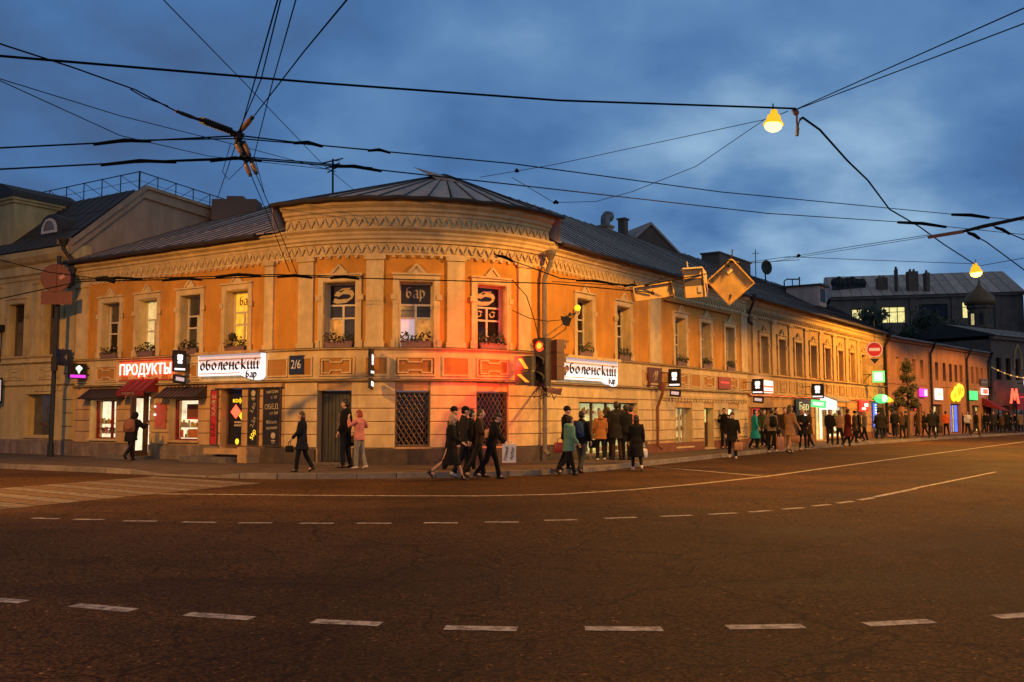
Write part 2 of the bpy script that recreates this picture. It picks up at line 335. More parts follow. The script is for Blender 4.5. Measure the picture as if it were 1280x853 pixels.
# ------------------------------------------------------------------ facade paths (plan curves the buildings follow)
UP = Vector((0, 0, 1))
class Path:
    """left street front - quarter-round corner - right street front; s runs left to right, d outward"""
    def __init__(s, A, dl, L1, R, turn):
        s.A = Vector(A); s.dl = Vector(dl).normalized(); s.L1 = L1; s.R = R; s.turn = turn; s.ARC = R * turn
        s.nl = Vector((s.dl.y, -s.dl.x)); s.cen = s.A + s.dl * L1 - s.nl * R; s.a0 = math.atan2(s.nl.y, s.nl.x)
        a = s.a0 + turn; s.nr = Vector((math.cos(a), math.sin(a))); s.dr = Vector((-s.nr.y, s.nr.x))
    def n(s, u):
        if u <= s.L1: return s.nl
        if u >= s.L1 + s.ARC: return s.nr
        a = s.a0 + (u - s.L1) / s.R; return Vector((math.cos(a), math.sin(a)))
    def p(s, u, d=0., z=0.):
        if u <= s.L1: q = s.A + s.dl * u + s.nl * d
        else:
            n = s.n(u); q = s.cen + n * (s.R + d)
            if u > s.L1 + s.ARC: q = q + s.dr * (u - s.L1 - s.ARC)
        return Vector((q.x, q.y, z))
    def M(s, u, d, z):  # x along the wall, y up, z out of the wall
        n = s.n(u); n3 = Vector((n.x, n.y, 0)); t = Vector((-n.y, n.x, 0)); q = s.p(u, d, z)
        return Matrix(((t.x, UP.x, n3.x, q.x), (t.y, UP.y, n3.y, q.y), (t.z, UP.z, n3.z, q.z), (0, 0, 0, 1)))
    def Mblade(s, u, d, z, sgn=1):  # face looking along the wall
        n = s.n(u); t = Vector((-n.y, n.x, 0)) * sgn; x = UP.cross(t); q = s.p(u, d, z)
        return Matrix(((x.x, UP.x, t.x, q.x), (x.y, UP.y, t.y, q.y), (x.z, UP.z, t.z, q.z), (0, 0, 0, 1)))
    def cuts(s, u0, u1, step=.31):
        r = [u0]
        a, b = max(u0, s.L1), min(u1, s.L1 + s.ARC)
        if a < b:
            k = max(1, int(math.ceil((b - a) / step)))
            for i in range(k + 1):
                v = a + (b - a) * i / k
                if v > r[-1] + 1e-6: r.append(v)
        if u1 > r[-1] + 1e-6: r.append(u1)
        return r
    def box(s, mb, u0, u1, d0, d1, z0, z1):
        return s.sweep(mb, u0, u1, [(d0, z0), (d1, z0), (d1, z1), (d0, z1)])
    def sweep(s, mb, u0, u1, prof):
        c = s.cuts(u0, u1); k = len(prof); vs = [s.p(u, d, z) for u in c for d, z in prof]
        fs = [(i * k + j, (i + 1) * k + j, (i + 1) * k + (j + 1) % k, i * k + (j + 1) % k) for i in range(len(c) - 1) for j in range(k)]
        fs += [tuple(range(k)), tuple(reversed(range((len(c) - 1) * k, len(c) * k)))]
        mb.add(vs, fs); return mb
    def wall(s, mb, u0, u1, z0, z1, d0, d1, op):
        ed = sorted({u0, u1} | {min(max(x, u0), u1) for o in op for x in o[:2] if o[3] > z0 and o[2] < z1})
        for a, b in zip(ed[:-1], ed[1:]):
            if b - a < 1e-4: continue
            m = (a + b) / 2; z = z0
            for o in sorted([o for o in op if o[0] < m < o[1]], key=lambda o: o[2]):
                if o[2] > z + 1e-4: s.box(mb, a, b, d0, d1, z, min(o[2], z1))
                z = max(z, o[3])
            if z < z1 - 1e-4: s.box(mb, a, b, d0, d1, z, z1)
        return mb
PM = Path((-16.3096, 35.9455), (.8449, -.5349), 10.9024, 6.06527, 1.52436)
PT = Path(tuple(PM.p(64.05).xy), (Vector((42.7, 86.4)) - PM.p(64.05).xy), 60, 6, .01)

# ------------------------------------------------------------------ ground
def sheet(name, pts, z, m, kind='structure', thick=None):
    mb = MB()
    if thick: mb.poly(pts, z - thick, z)
    else: mb.add([(x, y, z) for x, y in pts], [tuple(range(len(pts)))])
    return mb.build(name, m, None, kind=kind)
mb = MB(); N = 24
mb.add([(-420 + 840 * i / N, -200 + 840 * j / N, 0) for j in range(N + 1) for i in range(N + 1)],
       [(j * (N + 1) + i, j * (N + 1) + i + 1, (j + 1) * (N + 1) + i + 1, (j + 1) * (N + 1) + i) for j in range(N) for i in range(N)])
road = mb.build('road', ASPH, kind='structure')
KL = [(-40, 43.5), (-15.6, 29.5), (-12.8, 28.0), (-10.5, 26.7), (-9.2, 25.9), (-7.9, 25.15), (-6.8, 24.75), (-5.6, 24.6), (-4.2, 24.7), (-2.5, 24.9), (-.8, 25.35), (.7, 26.2), (2.2, 27.7),
      (3.7, 30.1), (5.4, 32.9), (7.2, 35.8), (11.1, 42.2), (17, 50.4), (23.3, 58.4), (28.9, 65.3), (44.7, 84.1), (62, 104)]
def resample(pl, step):
    r = [Vector(pl[0])]; acc = 0
    for a, b in zip(pl[:-1], pl[1:]):
        a = Vector(a); b = Vector(b); L = (b - a).length; d = step - acc
        while d <= L: r.append(a + (b - a) * d / L); d += step
        acc = L - (d - step)
    return r
back = [PM.p(u, -.2).xy for u in (-22, -6, 0, 5, 10.9, 12.4, 14, 15.5, 17, 18.5, 20.15, 30, 40, 52, 64)] + [PT.p(u, -.2).xy for u in (10, 24.5)] + [Vector((60, 112))]
inner = [Vector(p) for p in KL]
mb = MB(); K2 = resample(KL, 1.0)
def off(pl, d):
    r = []
    for i, p in enumerate(pl):
        t = (pl[min(i + 1, len(pl) - 1)] - pl[max(0, i - 1)]).normalized(); r.append(p + Vector((-t.y, t.x)) * d)
    return r
K3 = off(K2, .9); KE = off(K2, .07)
pts = K3 + list(reversed(back))
pave = sheet('pavement', [(p.x, p.y) for p in pts], .128, PAVE)
def lowf(x): return max(0, min(1, (x + 10.6) / .7, (-6.9 - x) / .7))
def kerb_h(x): return .143 - .1 * lowf(x)
vs = [(p.x, p.y, .128) for p in K3] + [(p.x, p.y, kerb_h(q.x) - .012) for p, q in zip(KE, K2)]; nk = len(K2)
mb.add(vs, [(i, nk + i, nk + i + 1, i + 1) for i in range(nk - 1)]); mb.build('pavement_edge', PAVE, pave)
kb = MB()
for i, (a, b) in enumerate(zip(K2[:-1], K2[1:])):
    t = (b - a).normalized(); n = Vector((t.y, -t.x)); g = t * .006
    ha, hb_ = kerb_h(a.x), kerb_h(b.x)          # the kerb drops at the crossing
    j = random.uniform(-.006, .006)
    a2, b2 = a + g, b - g; q = [a2 + n * .09, b2 + n * .09, b2 - n * .09, a2 - n * .09]
    m1 = MB(); m1.hexa([(p.x, p.y, -.05) for p in q] + [(p.x, p.y, h + j) for p, h in zip(q, (ha, hb_, hb_, ha))]); m1.build('kerb_stone', KERB, pave)
# painted lines: each stripe lies 4 mm above the asphalt
def stripe(name, pts, w, label, group, m=LINEW, z=.004):
    L = []; R = []
    P = [Vector(p[:2]) for p in pts]
    for i, p in enumerate(P):
        t = (P[min(i + 1, len(P) - 1)] - P[max(0, i - 1)]).normalized(); n = Vector((-t.y, t.x)); L.append(p + n * w / 2); R.append(p - n * w / 2)
    q = L + R[::-1]; k = len(L)
    mb = MB(); mb.add([(p.x, p.y, z) for p in q], [(i, i + 1, 2 * k - 2 - i, 2 * k - 1 - i) for i in range(k - 1)])
    o = mb.build(name, m, None, kind='structure'); o.pass_index = 0
    for poly in o.data.polygons:
        if poly.normal.z < 0: poly.flip()
    return o
near = [(-5.10,8.87,0.00), (-4.70,8.63,0.00), (-4.52,8.52,0), (-4.2,8.42,0), (-3.71,8.28,0), (-3.12,8.05,0), (-2.63,7.91,0), (-2.06,7.74,0), (-1.55,7.64,0), (-1.01,7.53,0), (-.51,7.41,0), (.04,7.36,0), (.55,7.38,0), (1.13,7.36,0), (1.63,7.42,0), (2.22,7.46,0), (2.72,7.52,0), (3.28,7.64,0), (3.85,7.79,0), (4.4,7.95,0)]
for i in range(0, len(near) - 1, 2): stripe('lane_dash', near[i:i + 2], .15, '', '')
far = [(-7.52,15.22), (-7.05,15.10), (-6.79,15.04), (-6.30,14.98), (-5.92,14.81), (-5.40,14.76), (-4.97,14.65), (-4.45,14.59), (-4.10,14.54), (-3.59,14.54), (-3.17,14.49), (-2.66,14.49), (-2.31,14.49), (-1.80,14.49), (-1.32,14.54), (-0.81,14.54), (-0.41,14.65), (0.10,14.65), (0.50,14.87), (1.00,14.98), (1.45,15.16), (1.96,15.33), (2.37,15.46), (2.90,15.64), (3.21,15.77), (3.71,16.02), (3.96,16.16), (4.39,16.43), (4.64,16.63), (5.07,16.92), (5.33,17.22), (5.74,17.53), (5.97,17.77), (6.39,18.18), (6.60,18.43), (7.08,18.97), (7.18,19.16), (8.91,21.35)]
for i in range(0, len(far) - 1, 2): stripe('lane_dash', far[i:i + 2], .13, '', '')
stripe('lane_line', [(-7.24, 19.9), (-5.5, 19.7), (-3.87, 19.52), (-2.2, 19.4), (-.64, 19.38), (.98, 19.8), (2.62, 21.0), (4.29, 22.7), (6.67, 25.5), (9.6, 29.6), (12.95, 34.2), (20, 43.8), (32.1, 60.2), (50, 84)], .14, '', '')
stripe('lane_line', [(4.46, 30.31), (6.71, 25.5)], .12, '', '', z=.008)
stripe('lane_line', [(8.9, 21.4), (13.8, 27.6)], .1, '', '', z=.004)
# zebra crossing, white and yellow bars laid side by side
Q = Vector((-5.95, 22.97)); uu = Vector((-.80, .59)).normalized(); ww = Vector((-.40, -.916)).normalized()
for i in range(15):
    a = Q + ww * (i * .52); q = [a, a + uu * 4.35, a + uu * 4.35 + ww * .475, a + ww * .475]
    mb = MB(); mb.add([(p.x, p.y, .006) for p in q], [(0, 1, 2, 3)]); o = mb.build('crossing_bar', LINEY if i % 2 else CROSSW, None, kind='structure')
    for poly in o.data.polygons:
        if poly.normal.z < 0: poly.flip()
# yellow tactile plates beside the dropped kerb
tp = sheet('tactile_paving', [(-8.0, 26.6), (-6.9, 26.25), (-6.75, 26.65), (-7.85, 27.05)], .134, LINEY)
for k in range(8):
    mb = MB(); a = Vector((-7.93, 26.65)) + Vector((.14, -.042)) * k
    mb.hexa([(a.x + dx_, a.y + dy_, z) for z in (.13, .142) for dx_, dy_ in ((0, 0), (.06, -.02), (.2, .33), (.14, .36))]); mb.build('tactile_rib', LINEY, tp)

# ------------------------------------------------------------------ corner building
def chev_mesh(w, h, t=.045, dep=.05):
    mb = MB()
    for sx in (-1, 1):
        p0 = Vector((sx * w / 2, 0)); p1 = Vector((0, h)); n = (p1 - p0).normalized().orthogonal() * t / 2
        mb.poly([tuple(q) for q in ((p0 - n, p0 + n, p1 + n, p1 - n) if (p0 + n - p0 + n).cross(p1 - p0) > 0 else (p0 + n, p0 - n, p1 - n, p1 + n))], 0, dep + (.004 if sx > 0 else 0))
    return mb.mesh('chevron')
CHEV = chev_mesh(.27, .25); CHEV.materials.append(CREAM)
CHEVU = chev_mesh(.30, .27); CHEVU.materials.append(CREAM)
CHEVT = chev_mesh(.27, .22); CHEVT.materials.append(TANC)

def window(P, root, u, z0, z1, w, mats, fm=WOODF, wall_d=0., surround=CREAM, depth=.34, split=True, ped=True, hood=.0, hs=1.):
    """a window in an opening centred on u: frame with panes, and its moulded surround"""
    a, b = u - w / 2, u + w / 2; D = wall_d
    if surround is not None:
        mb = MB(); s_ = .19 * hs
        P.box(mb, a - s_, a - .012, D, D + .06, z0, z1 + s_); P.box(mb, b + .012, b + s_, D, D + .06, z0, z1 + s_); P.box(mb, a - .012, b + .012, D, D + .058, z1 + .012, z1 + s_)
        P.box(mb, a - s_ - .05, a - s_ * .55, D + .06, D + .085, z0, z0 + .25); P.box(mb, b + s_ * .55, b + s_ + .05, D + .06, D + .085, z0, z0 + .25)
        P.box(mb, a - s_ - .06, a - s_ * .5, D + .06, D + .095, z0 + (z1 - z0) * .72, z0 + (z1 - z0) * .8); P.box(mb, b + s_ * .5, b + s_ + .06, D + .06, D + .095, z0 + (z1 - z0) * .72, z0 + (z1 - z0) * .8)
        P.box(mb, a - s_ - .03, b + s_ + .03, D, D + .11, z1 + s_, z1 + s_ + .055)
        if ped:
            M = P.M(u, D + .0, z1 + s_ + .055); mb.poly([(-.27, 0), (.27, 0), (0, .27)], .003, .06, M)
            for sx in (-1, 1): mb.poly([(sx * .29, .02), (sx * .2, 0), (0, .22), (0, .31)] if sx < 0 else [(.2, 0), (.29, .02), (0, .31), (0, .22)], .06, .10 + (.003 if sx > 0 else 0), M)
        # reveal lining
        P.box(mb, a - .012, a + .012, D - depth, D + .03, z0, z1 + .0); P.box(mb, b - .012, b + .012, D - depth, D + .03, z0, z1 + .0); P.box(mb, a + .012, b - .012, D - depth, D + .03, z1 - .012, z1 + .012)
        mb.build('window_surround', surround, root)
    M = P.M(u, D - depth, 0); W_ = w / 2 - .012; H0, H1 = z0 + .02, z1 - .014
    fr = MB(); t = .055; ht = H1 - H0
    r1, r2 = H0 + ht * .46, H0 + ht * .66      # rails
    for x0, x1 in ((-W_, -W_ + t), (W_ - t, W_)): fr.box(x0, x1, H0, H1, -.06, .03, M)
    rails = (H0, H1 - t, r1 - t / 2, r2 - t / 2) if split else (H0, H1 - t)
    for zz in rails: fr.box(-W_ + t, W_ - t, zz, zz + t, -.06, .028, M)
    if split:
        fr.box(-t * .6, t * .6, H0 + t, r1 - t / 2, -.06, .034, M); fr.box(-t * .6, t * .6, r1 + t / 2, r2 - t / 2, -.06, .034, M)
    f = fr.build('window', fm, root)
    if split: cells = [(-W_ + t, W_ - t, r2 + t / 2, H1 - t), (-W_ + t, -t * .6, r1 + t / 2, r2 - t / 2), (t * .6, W_ - t, r1 + t / 2, r2 - t / 2), (-W_ + t, -t * .6, H0 + t, r1 - t / 2), (t * .6, W_ - t, H0 + t, r1 - t / 2)]
    else: cells = [(-W_ + t, W_ - t, H0 + t, H1 - t)]
    for i, (x0, x1, y0, y1) in enumerate(cells):
        p = MB(); p.box(x0, x1, y0, y1, -.045, -.02, M); p.build('pane', mats[i % len(mats)], f)
    return f, M, cells

def pilaster(P, root, u0, u1, z0, z1, m=CREAM, d=.0, t=.075):
    mb = MB(); P.box(mb, u0, u1, d, d + t, z0, z1); P.box(mb, u0 - .05, u1 + .05, d, d + t + .05, z1 - .14, z1 - .001); P.box(mb, u0 - .04, u1 + .04, d, d + t + .03, z0, z0 + .16)
    return mb.build('pilaster', m, root)

def panel(P, root, u0, u1, z0, z1, D, fancy, mi=OCHRED, mo=CREAM):
    mb = MB(); P.box(mb, u0, u1, D, D + .022, z0, z1); o = mb.build('band_panel', mi, root)
    mb = MB(); t = .05
    P.box(mb, u0 - t, u1 + t, D, D + .045, z0 - t, z0); P.box(mb, u0 - t, u1 + t, D, D + .045, z1, z1 + t); P.box(mb, u0 - t, u0, D, D + .044, z0, z1); P.box(mb, u1, u1 + t, D, D + .044, z0, z1)
    if fancy:
        M = P.M((u0 + u1) / 2, D + .022, (z0 + z1) / 2); a, b = (u1 - u0) / 2 - .07, (z1 - z0) / 2 - .05; c, e = a * .45, b * .38
        ring = [(-a, -b), (-c, -b), (-c + .04, -b + e), (c - .04, -b + e), (c, -b), (a, -b), (a, b), (c, b), (c - .04, b - e), (-c + .04, b - e), (-c, b), (-a, b)]
        k = len(ring)
        for i in range(k):
            p, q = Vector(ring[i]), Vector(ring[(i + 1) % k]); d_ = (q - p).normalized(); n_ = Vector((-d_.y, d_.x)) * .022; p = p - d_ * .02; q = q + d_ * .02
            mb.poly([tuple(p - n_), tuple(q - n_), tuple(q + n_), tuple(p + n_)], 0, .028 + .0007 * i, M)
    mb.build('moulding', mo, o)

def courses(P, root, u0, u1, zs, op, m, d0=-.02, d1=.03, name='stone_course'):
    for z0, z1 in zip(zs[:-1], zs[1:]):
        ed = sorted({u0, u1} | {min(max(x, u0), u1) for o in op for x in o[:2] if o[3] > z0 + .05 and o[2] < z1 - .05}); st = None
        for a, b in zip(ed[:-1], ed[1:]):
            mid = (a + b) / 2; solid = not any(o[0] < mid < o[1] and o[3] > z0 + .05 and o[2] < z1 - .05 for o in op)
            if solid and b - a > .06:
                mb = MB(); n = 1
                P.sweep(mb, a + .004, b - .004, [(d0, z0 + .012), (d1 - .012, z0 + .012), (d1, z0 + .026), (d1, z1 - .026), (d1 - .012, z1 - .012), (d0, z1 - .012)]); mb.build(name, m, root)

CB = thing('corner_building', 'two storey ochre and cream corner house with rounded front under a grey metal roof', 'building', tuple(PM.p(15.5, 0, 0)))
UL = [1.98, 4.07, 6.34, 8.64]; UB = [12.86, 15.25, 17.71]; UR = [22.65, 25.52, 30.52, 33.15, 35.87]
WW = 1.05; Z0, Z1 = 3.66, 5.72
op = [(u - WW / 2, u + WW / 2, Z0, Z1) for u in UL + UB + UR]
S0, S1, SE = 10.9024, 20.1481, 37.95
mb = MB(); PM.wall(mb, -.02, SE, 3.64, 7.3, -.5, 0, op); mb.build('upper_wall', OCHRE, CB)
litmap = {0: [GLASSB, GLASSD], 1: [LITW, LITW, GLASSB, LITW, GLASSB], 2: [GLASSB, GLASSD, LITW, GLASSB, LITW], 3: [LITY], 4: [GLASSD, GLASSB, GLASSB, LITO, GLASSB], 5: [INK, GLASSB, GLASSD, SIGNV, LITO], 6: [GLASSD]}
UW = UL + UB + UR; WINS = []
for i, u in enumerate(UW):
    WINS.append(window(PM, CB, u, Z0, Z1, WW, litmap.get(i, [GLASSD, GLASSB, GLASSD]), wall_d=0.0))
for a, b in ((-.02, .62), (9.95, 10.35)): pilaster(PM, CB, a, b, 3.69, 6.52)
for a, b in ((11.42, 11.98), (13.72, 14.25), (16.2, 16.75), (18.72, 19.28)): pilaster(PM, CB, a, b, 3.69, 6.52)
for a, b in ((27.62, 28.62), (37.2, 37.94)): pilaster(PM, CB, a, b, 3.69, 6.52)

# ground floor: openings, stone courses, plinth
gop = [(.95, 2.5, .74, 2.2), (3.45, 4.35, .2, 2.42), (5.4, 6.9, .74, 2.2), (7.99, 8.98, .55, 2.5),
       (12.16, 13.3, .2, 2.37), (14.63, 15.7, .66, 2.36), (17.17, 18.34, .66, 2.36),
       (22.2, 26.6, .16, 2.12), (29.95, 31.6, .3, 1.98), (32.8, 33.85, .16, 1.98), (35.5, 36.8, .5, 1.98)]
mb = MB(); PM.wall(mb, -.02, SE, .1, 3.64, -.5, -.02, gop); mb.build('ground_wall', PINKC, CB)
ZC = [.62, 1.02, 1.42, 1.82, 2.22, 2.64]
courses(PM, CB, 0.02, S0, ZC, gop, PINKC); courses(PM, CB, S0, SE - .02, ZC, gop, CREAM)
plop = [(a, b, 0, .64) for a, b, c, d in gop if c < .3]
for a, b, d, h, m in ((0, 3.4, .09, .62, PLINTHL), (4.4, 7.9, .09, .62, PLINTHL), (9.1, 9.4, .09, .62, PLINTHL), (9.4, 12.1, .08, .6, PLINTH), (13.36, 22.15, .08, .6, PLINTH), (26.65, 27.3, .08, .6, PLINTH), (27.3, 32.75, .07, .5, BROWNP), (33.9, SE, .07, .5, BROWNP)):
    mb = MB(); PM.box(mb, a, b, -.1, d, 0, h); mb.build('plinth', m, CB)
# band between the storeys
mb = MB(); PM.box(mb, 0, SE, -.02, .05, 2.70, 3.6); mb.build('band', CREAM, CB)
for zz, nm, d in ((3.60, 'upper_ledge', .16), (2.64, 'lower_ledge', .17)):
    mb = MB(); PM.sweep(mb, 0, SE, [(-.02, zz), (.06, zz), (d, zz + .035), (d + .01, zz + .065), (-.02, zz + .065)]); mb.build(nm, CREAM, CB)
    mb = MB(); PM.sweep(mb, 0, SE, [(0, zz + .067), (d + .025, zz + .067), (d + .025, zz + .078), (0, zz + .09)]); mb.build('ledge_flashing', ROOFD, CB)
for a, b, f in ((.15, .75, 0), (1.3, 2.5, 1), (2.8, 3.2, 0), (3.5, 4.6, 1), (5.0, 5.4, 0), (5.75, 6.9, 1), (10.2, 11.0, 0), (11.15, 11.95, 0), (12.28, 13.35, 1), (13.75, 14.38, 0), (14.65, 15.8, 1), (16.1, 16.85, 0), (17.2, 18.32, 1), (18.7, 19.3, 0), (19.6, 20.1, 0),
              (27.0, 28.0, 1), (28.35, 29.5, 0), (29.8, 31.1, 1), (31.4, 32.3, 0), (32.6, 33.9, 1), (34.2, 35.0, 0), (35.4, 36.6, 1), (36.9, 37.7, 0)):
    panel(PM, CB, a, b, 2.86, 3.36, .05, f)
# friezes and cornices
fz = MB(); PM.box(fz, 0, SE, -.01, .03, 6.52, 6.90); fz = fz.build('frieze', CREAM, CB)
u = .35
while u < SE - .2: inst('frieze_chevron', CHEV, PM.M(u, .03, 6.60), fz); u += .29
mb = MB(); u = .3
while u < SE - .1:
    PM.box(mb, u, u + .09, .0, .07, 6.44, 6.519); u += .29
mb.build('dentil_row', CREAM, CB, kind='stuff')
def cornice(u0, u1, D, z, m=CREAM, h=1.):
    mb = MB(); PM.sweep(mb, u0, u1, [(-.02, z), (D + .05, z), (D + .06, z + .09), (D + .12, z + .12), (D + .12, z + .2), (D + .24, z + .27), (D + .27, z + .40), (D + .27, z + .44), (-.02, z + .44)]); return mb.build('cornice', m, CB)
cornice(0, S0 + .1, 0, 6.9); cornice(S1 - .05, SE, 0, 6.9)
mb = MB(); PM.sweep(mb, S0 - .05, S1 + .1, [(-.02, 6.9), (.1, 6.9), (.11, 6.98), (.17, 7.02), (.17, 7.1), (.22, 7.16), (.22, 7.22), (.32, 7.3), (.33, 7.36), (-.02, 7.36)]); mb.build('cornice', CREAM, CB)
uf = MB(); PM.box(uf, S0 - .02, S1 + .07, -.4, .10, 7.362, 7.74); uf = uf.build('upper_frieze', CREAM, CB)
u = S0 + .2
while u < S1 - .1: inst('frieze_chevron', CHEVU, PM.M(u, .10, 7.42), uf); u += .315
mb = MB(); PM.sweep(mb, S0 - .04, S1 + .09, [(-.4, 7.742), (.14, 7.742), (.15, 7.83), (.22, 7.87), (.22, 7.96), (.34, 8.05), (.38, 8.2), (-.4, 8.2)]); mb.build('cornice', CREAM, CB)

# roof: standing-seam sheets laid one beside the other
ZR = 10.93
def sheet_mesh(w, run, rise, over=.42, drop=.0):
    """x along eave, y up (rise), z out: from eave (0,0,over) back to ridge"""
    mb = MB(); L = [(0, over), (rise, -run)]
    y0, zz0 = 0, over; y1, zz1 = rise, -run
    e_ = w - .03
    mb.hexa([(0, y0, zz0), (e_, y0, zz0), (e_, y1, zz1), (0, y1, zz1), (0, y0 + .02, zz0), (e_, y0 + .02, zz0), (e_, y1 + .02, zz1), (0, y1 + .02, zz1)])
    mb.hexa([(-.012, y0 + .0, zz0), (.03, y0 + .0, zz0), (.03, y1 + .0, zz1), (-.012, y1 + .0, zz1), (-.012, y0 + .05, zz0), (.022, y0 + .05, zz0), (.022, y1 + .05, zz1), (-.012, y1 + .05, zz1)])
    for fr in (.28, .62):  # cross laps
        yy = y0 + (y1 - y0) * fr; zz = zz0 + (zz1 - zz0) * fr; mb.hexa([(.03, yy + .018, zz + .0), (w - .06, yy + .018, zz), (w - .06, yy + .04, zz - .03), (.03, yy + .04, zz - .03), (.03, yy + .034, zz + .012), (w - .06, yy + .034, zz + .012), (w - .06, yy + .052, zz - .02), (.03, yy + .052, zz - .02)])
    me = mb.mesh('roof_sheet'); me.materials.append(ROOF); me.materials.append(SEAM_SHADE)
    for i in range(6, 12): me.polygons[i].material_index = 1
    return me
ZE = 7.36
RUNL, RUNR = 6.63, 4.81
def roof_run(root_roof, u0, u1, run, zr, ze=ZE, w=.62, P=PM):
    n = max(1, round((u1 - u0) / w)); w = (u1 - u0) / n; me = sheet_mesh(w, run, zr - ze)
    for i in range(n):
        M = P.M(u0 + i * w + 1e-4, 0, ze); M = M @ Matrix.Rotation(random.uniform(-.0025, .0025), 4, 'X'); inst('roof_sheet', me, M, root_roof)
def Pv(P, u, d, z): return P.p(u, d, z)
apex = PM.p(S0, 0, 0); apexL = PM.p(0, -RUNL, ZR); 
AP = Vector((-2.63, 37.02, ZR))
sL = (AP.xy - PM.A).dot(PM.dl); RUNL = -(AP.xy - PM.A).dot(PM.nl)
Cc = PM.p(S1 + 1e-6); sR = S1 + (AP.xy - Cc.xy).dot(PM.dr); RUNR = -(AP.xy - Cc.xy).dot(PM.nr)
rb = MB()   # roof substrate: back slopes and ridge cap, closes the volume
RF = MB(); g = []
ridgeL = [PM.p(-.6, -RUNL, ZR - .03), PM.p(S0, -RUNL, ZR - .03)]
def rp(u, run): n = PM.n(u); return PM.p(u, -run, ZR - .03)
apx = AP - Vector((0, 0, .03))
RF.add([PM.p(-.6, -RUNL, ZR - .03), PM.p(S0, -RUNL, ZR - .03), PM.p(S0, -2 * RUNL, 7.4), PM.p(-.6, -2 * RUNL, 7.4)], [(0, 1, 2, 3)])
RF.add([apx, PM.p(SE, -RUNR, ZR - .03), PM.p(SE, -2 * RUNR, 7.4), PM.p(S1 + .8, -2 * RUNR, 7.4)], [(0, 1, 2, 3)])
RF.add([PM.p(-.6, .3, 7.3), PM.p(S0, .3, 7.25), PM.p(S0, -RUNL, ZR - .15), PM.p(-.6, -RUNL, ZR - .1)], [(0, 1, 2, 3)])
RF.add([PM.p(S1, .3, 7.3), PM.p(SE, .3, 7.3), PM.p(SE, -RUNR, ZR - .1), PM.p(sR, -RUNR, ZR - .1)], [(0, 1, 2, 3)])
roof = RF.build('roof', ROOFD, CB)
roof_run(roof, -.55, S0, RUNL, ZR); roof_run(roof, sR, SE, RUNR, ZR)
mb = MB(); q0, q1 = PM.p(S1 + .05, .42, ZE), PM.p(sR, .42, ZE); hh = Vector((0, 0, .02)); mb.add([q0, q1, AP, q0 + hh, q1 + hh, AP + hh], [(0, 2, 1), (3, 4, 5), (0, 1, 4, 3), (1, 2, 5, 4), (2, 0, 3, 5)]); mb.build('roof_sheet', ROOF, roof)
# fan of tapering sheets over the rounded corner
NF = 14; ZF = 8.22
eav = [PM.p(S0 - .25 + (S1 - S0 + .5) * i / NF, .50, ZF) for i in range(NF + 1)]
for i in range(NF):
    mb = MB(); a, b = eav[i], eav[i + 1]; b = b + (a - b).normalized() * .05; h = Vector((0, 0, .02)); c = AP + Vector((0, 0, .08)); ca = c + (a - c) * .015; cb2 = c + (b - c) * .015
    mb.hexa([a, b, cb2, ca, a + h, b + h, cb2 + h, ca + h])
    t = (b - a).normalized() * .03; h2 = Vector((0, 0, .06)); mb.hexa([a + h, a + t + h, ca + t * .4 + h, ca + h, a + h2, a + t * .8 + h2, ca + t * .3 + h2, ca + h2]); o = mb.build('roof_sheet', ROOF, roof); o.data.materials.append(SEAM_SHADE)
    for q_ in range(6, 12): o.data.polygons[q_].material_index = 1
for e0, u, run, base in ((eav[0], S0 - .25, RUNL, PM.p(S0 - .25, .42, ZE)), (eav[-1], S1 + .25, RUNR, PM.p(S1 + .25, .42, ZE))):
    mb = MB(); top = AP + Vector((0, 0, .06)); n = (e0 - base); sd_ = -1 if e0 is eav[0] else 1
    inn = PM.p(u, -RUNL if sd_ < 0 else -RUNR, ZR)
    mb.add([base, e0, top, inn + Vector((0, 0, .0))], [(0, 1, 2, 3)]); q = PM.p(u + .03 * sd_, .1, 6.95); q2 = PM.p(u + .03 * sd_, -.35, 6.95)
    mb.hexa([PM.p(u - .02, -.4, 7.3), PM.p(u + .02, -.4, 7.3), PM.p(u + .02, .40, 7.37), PM.p(u - .02, .40, 7.37), PM.p(u - .02, -.4, 8.2), PM.p(u + .02, -.4, 8.2), PM.p(u + .02, .48, 8.2), PM.p(u - .02, .48, 8.2)])
    mb.build('roof_cheek', ROOF, roof)
mb = MB(); mb.tube([PM.p(u, .47, 7.33 + .01 * math.sin(u * 2.3)) for u in [x * .8 - .5 for x in range(14)]], .075, 8); mb.build('gutter', ROOFD, CB)
mb = MB(); mb.tube([PM.p(S1 + .35 + x * .8, .47, 7.33 + .012 * math.sin(x * 1.7)) for x in range(22)], .075, 8); mb.build('gutter', ROOFD, CB)
mb = MB(); mb.tube([PM.p(S0 - .3 + (S1 - S0 + .6) * i / 24, .52 + .02 * math.sin(i * 1.9), ZF - .02 + .02 * math.sin(i * 2.7)) for i in range(25)], .07, 8); mb.build('gutter', ROOFD, CB)
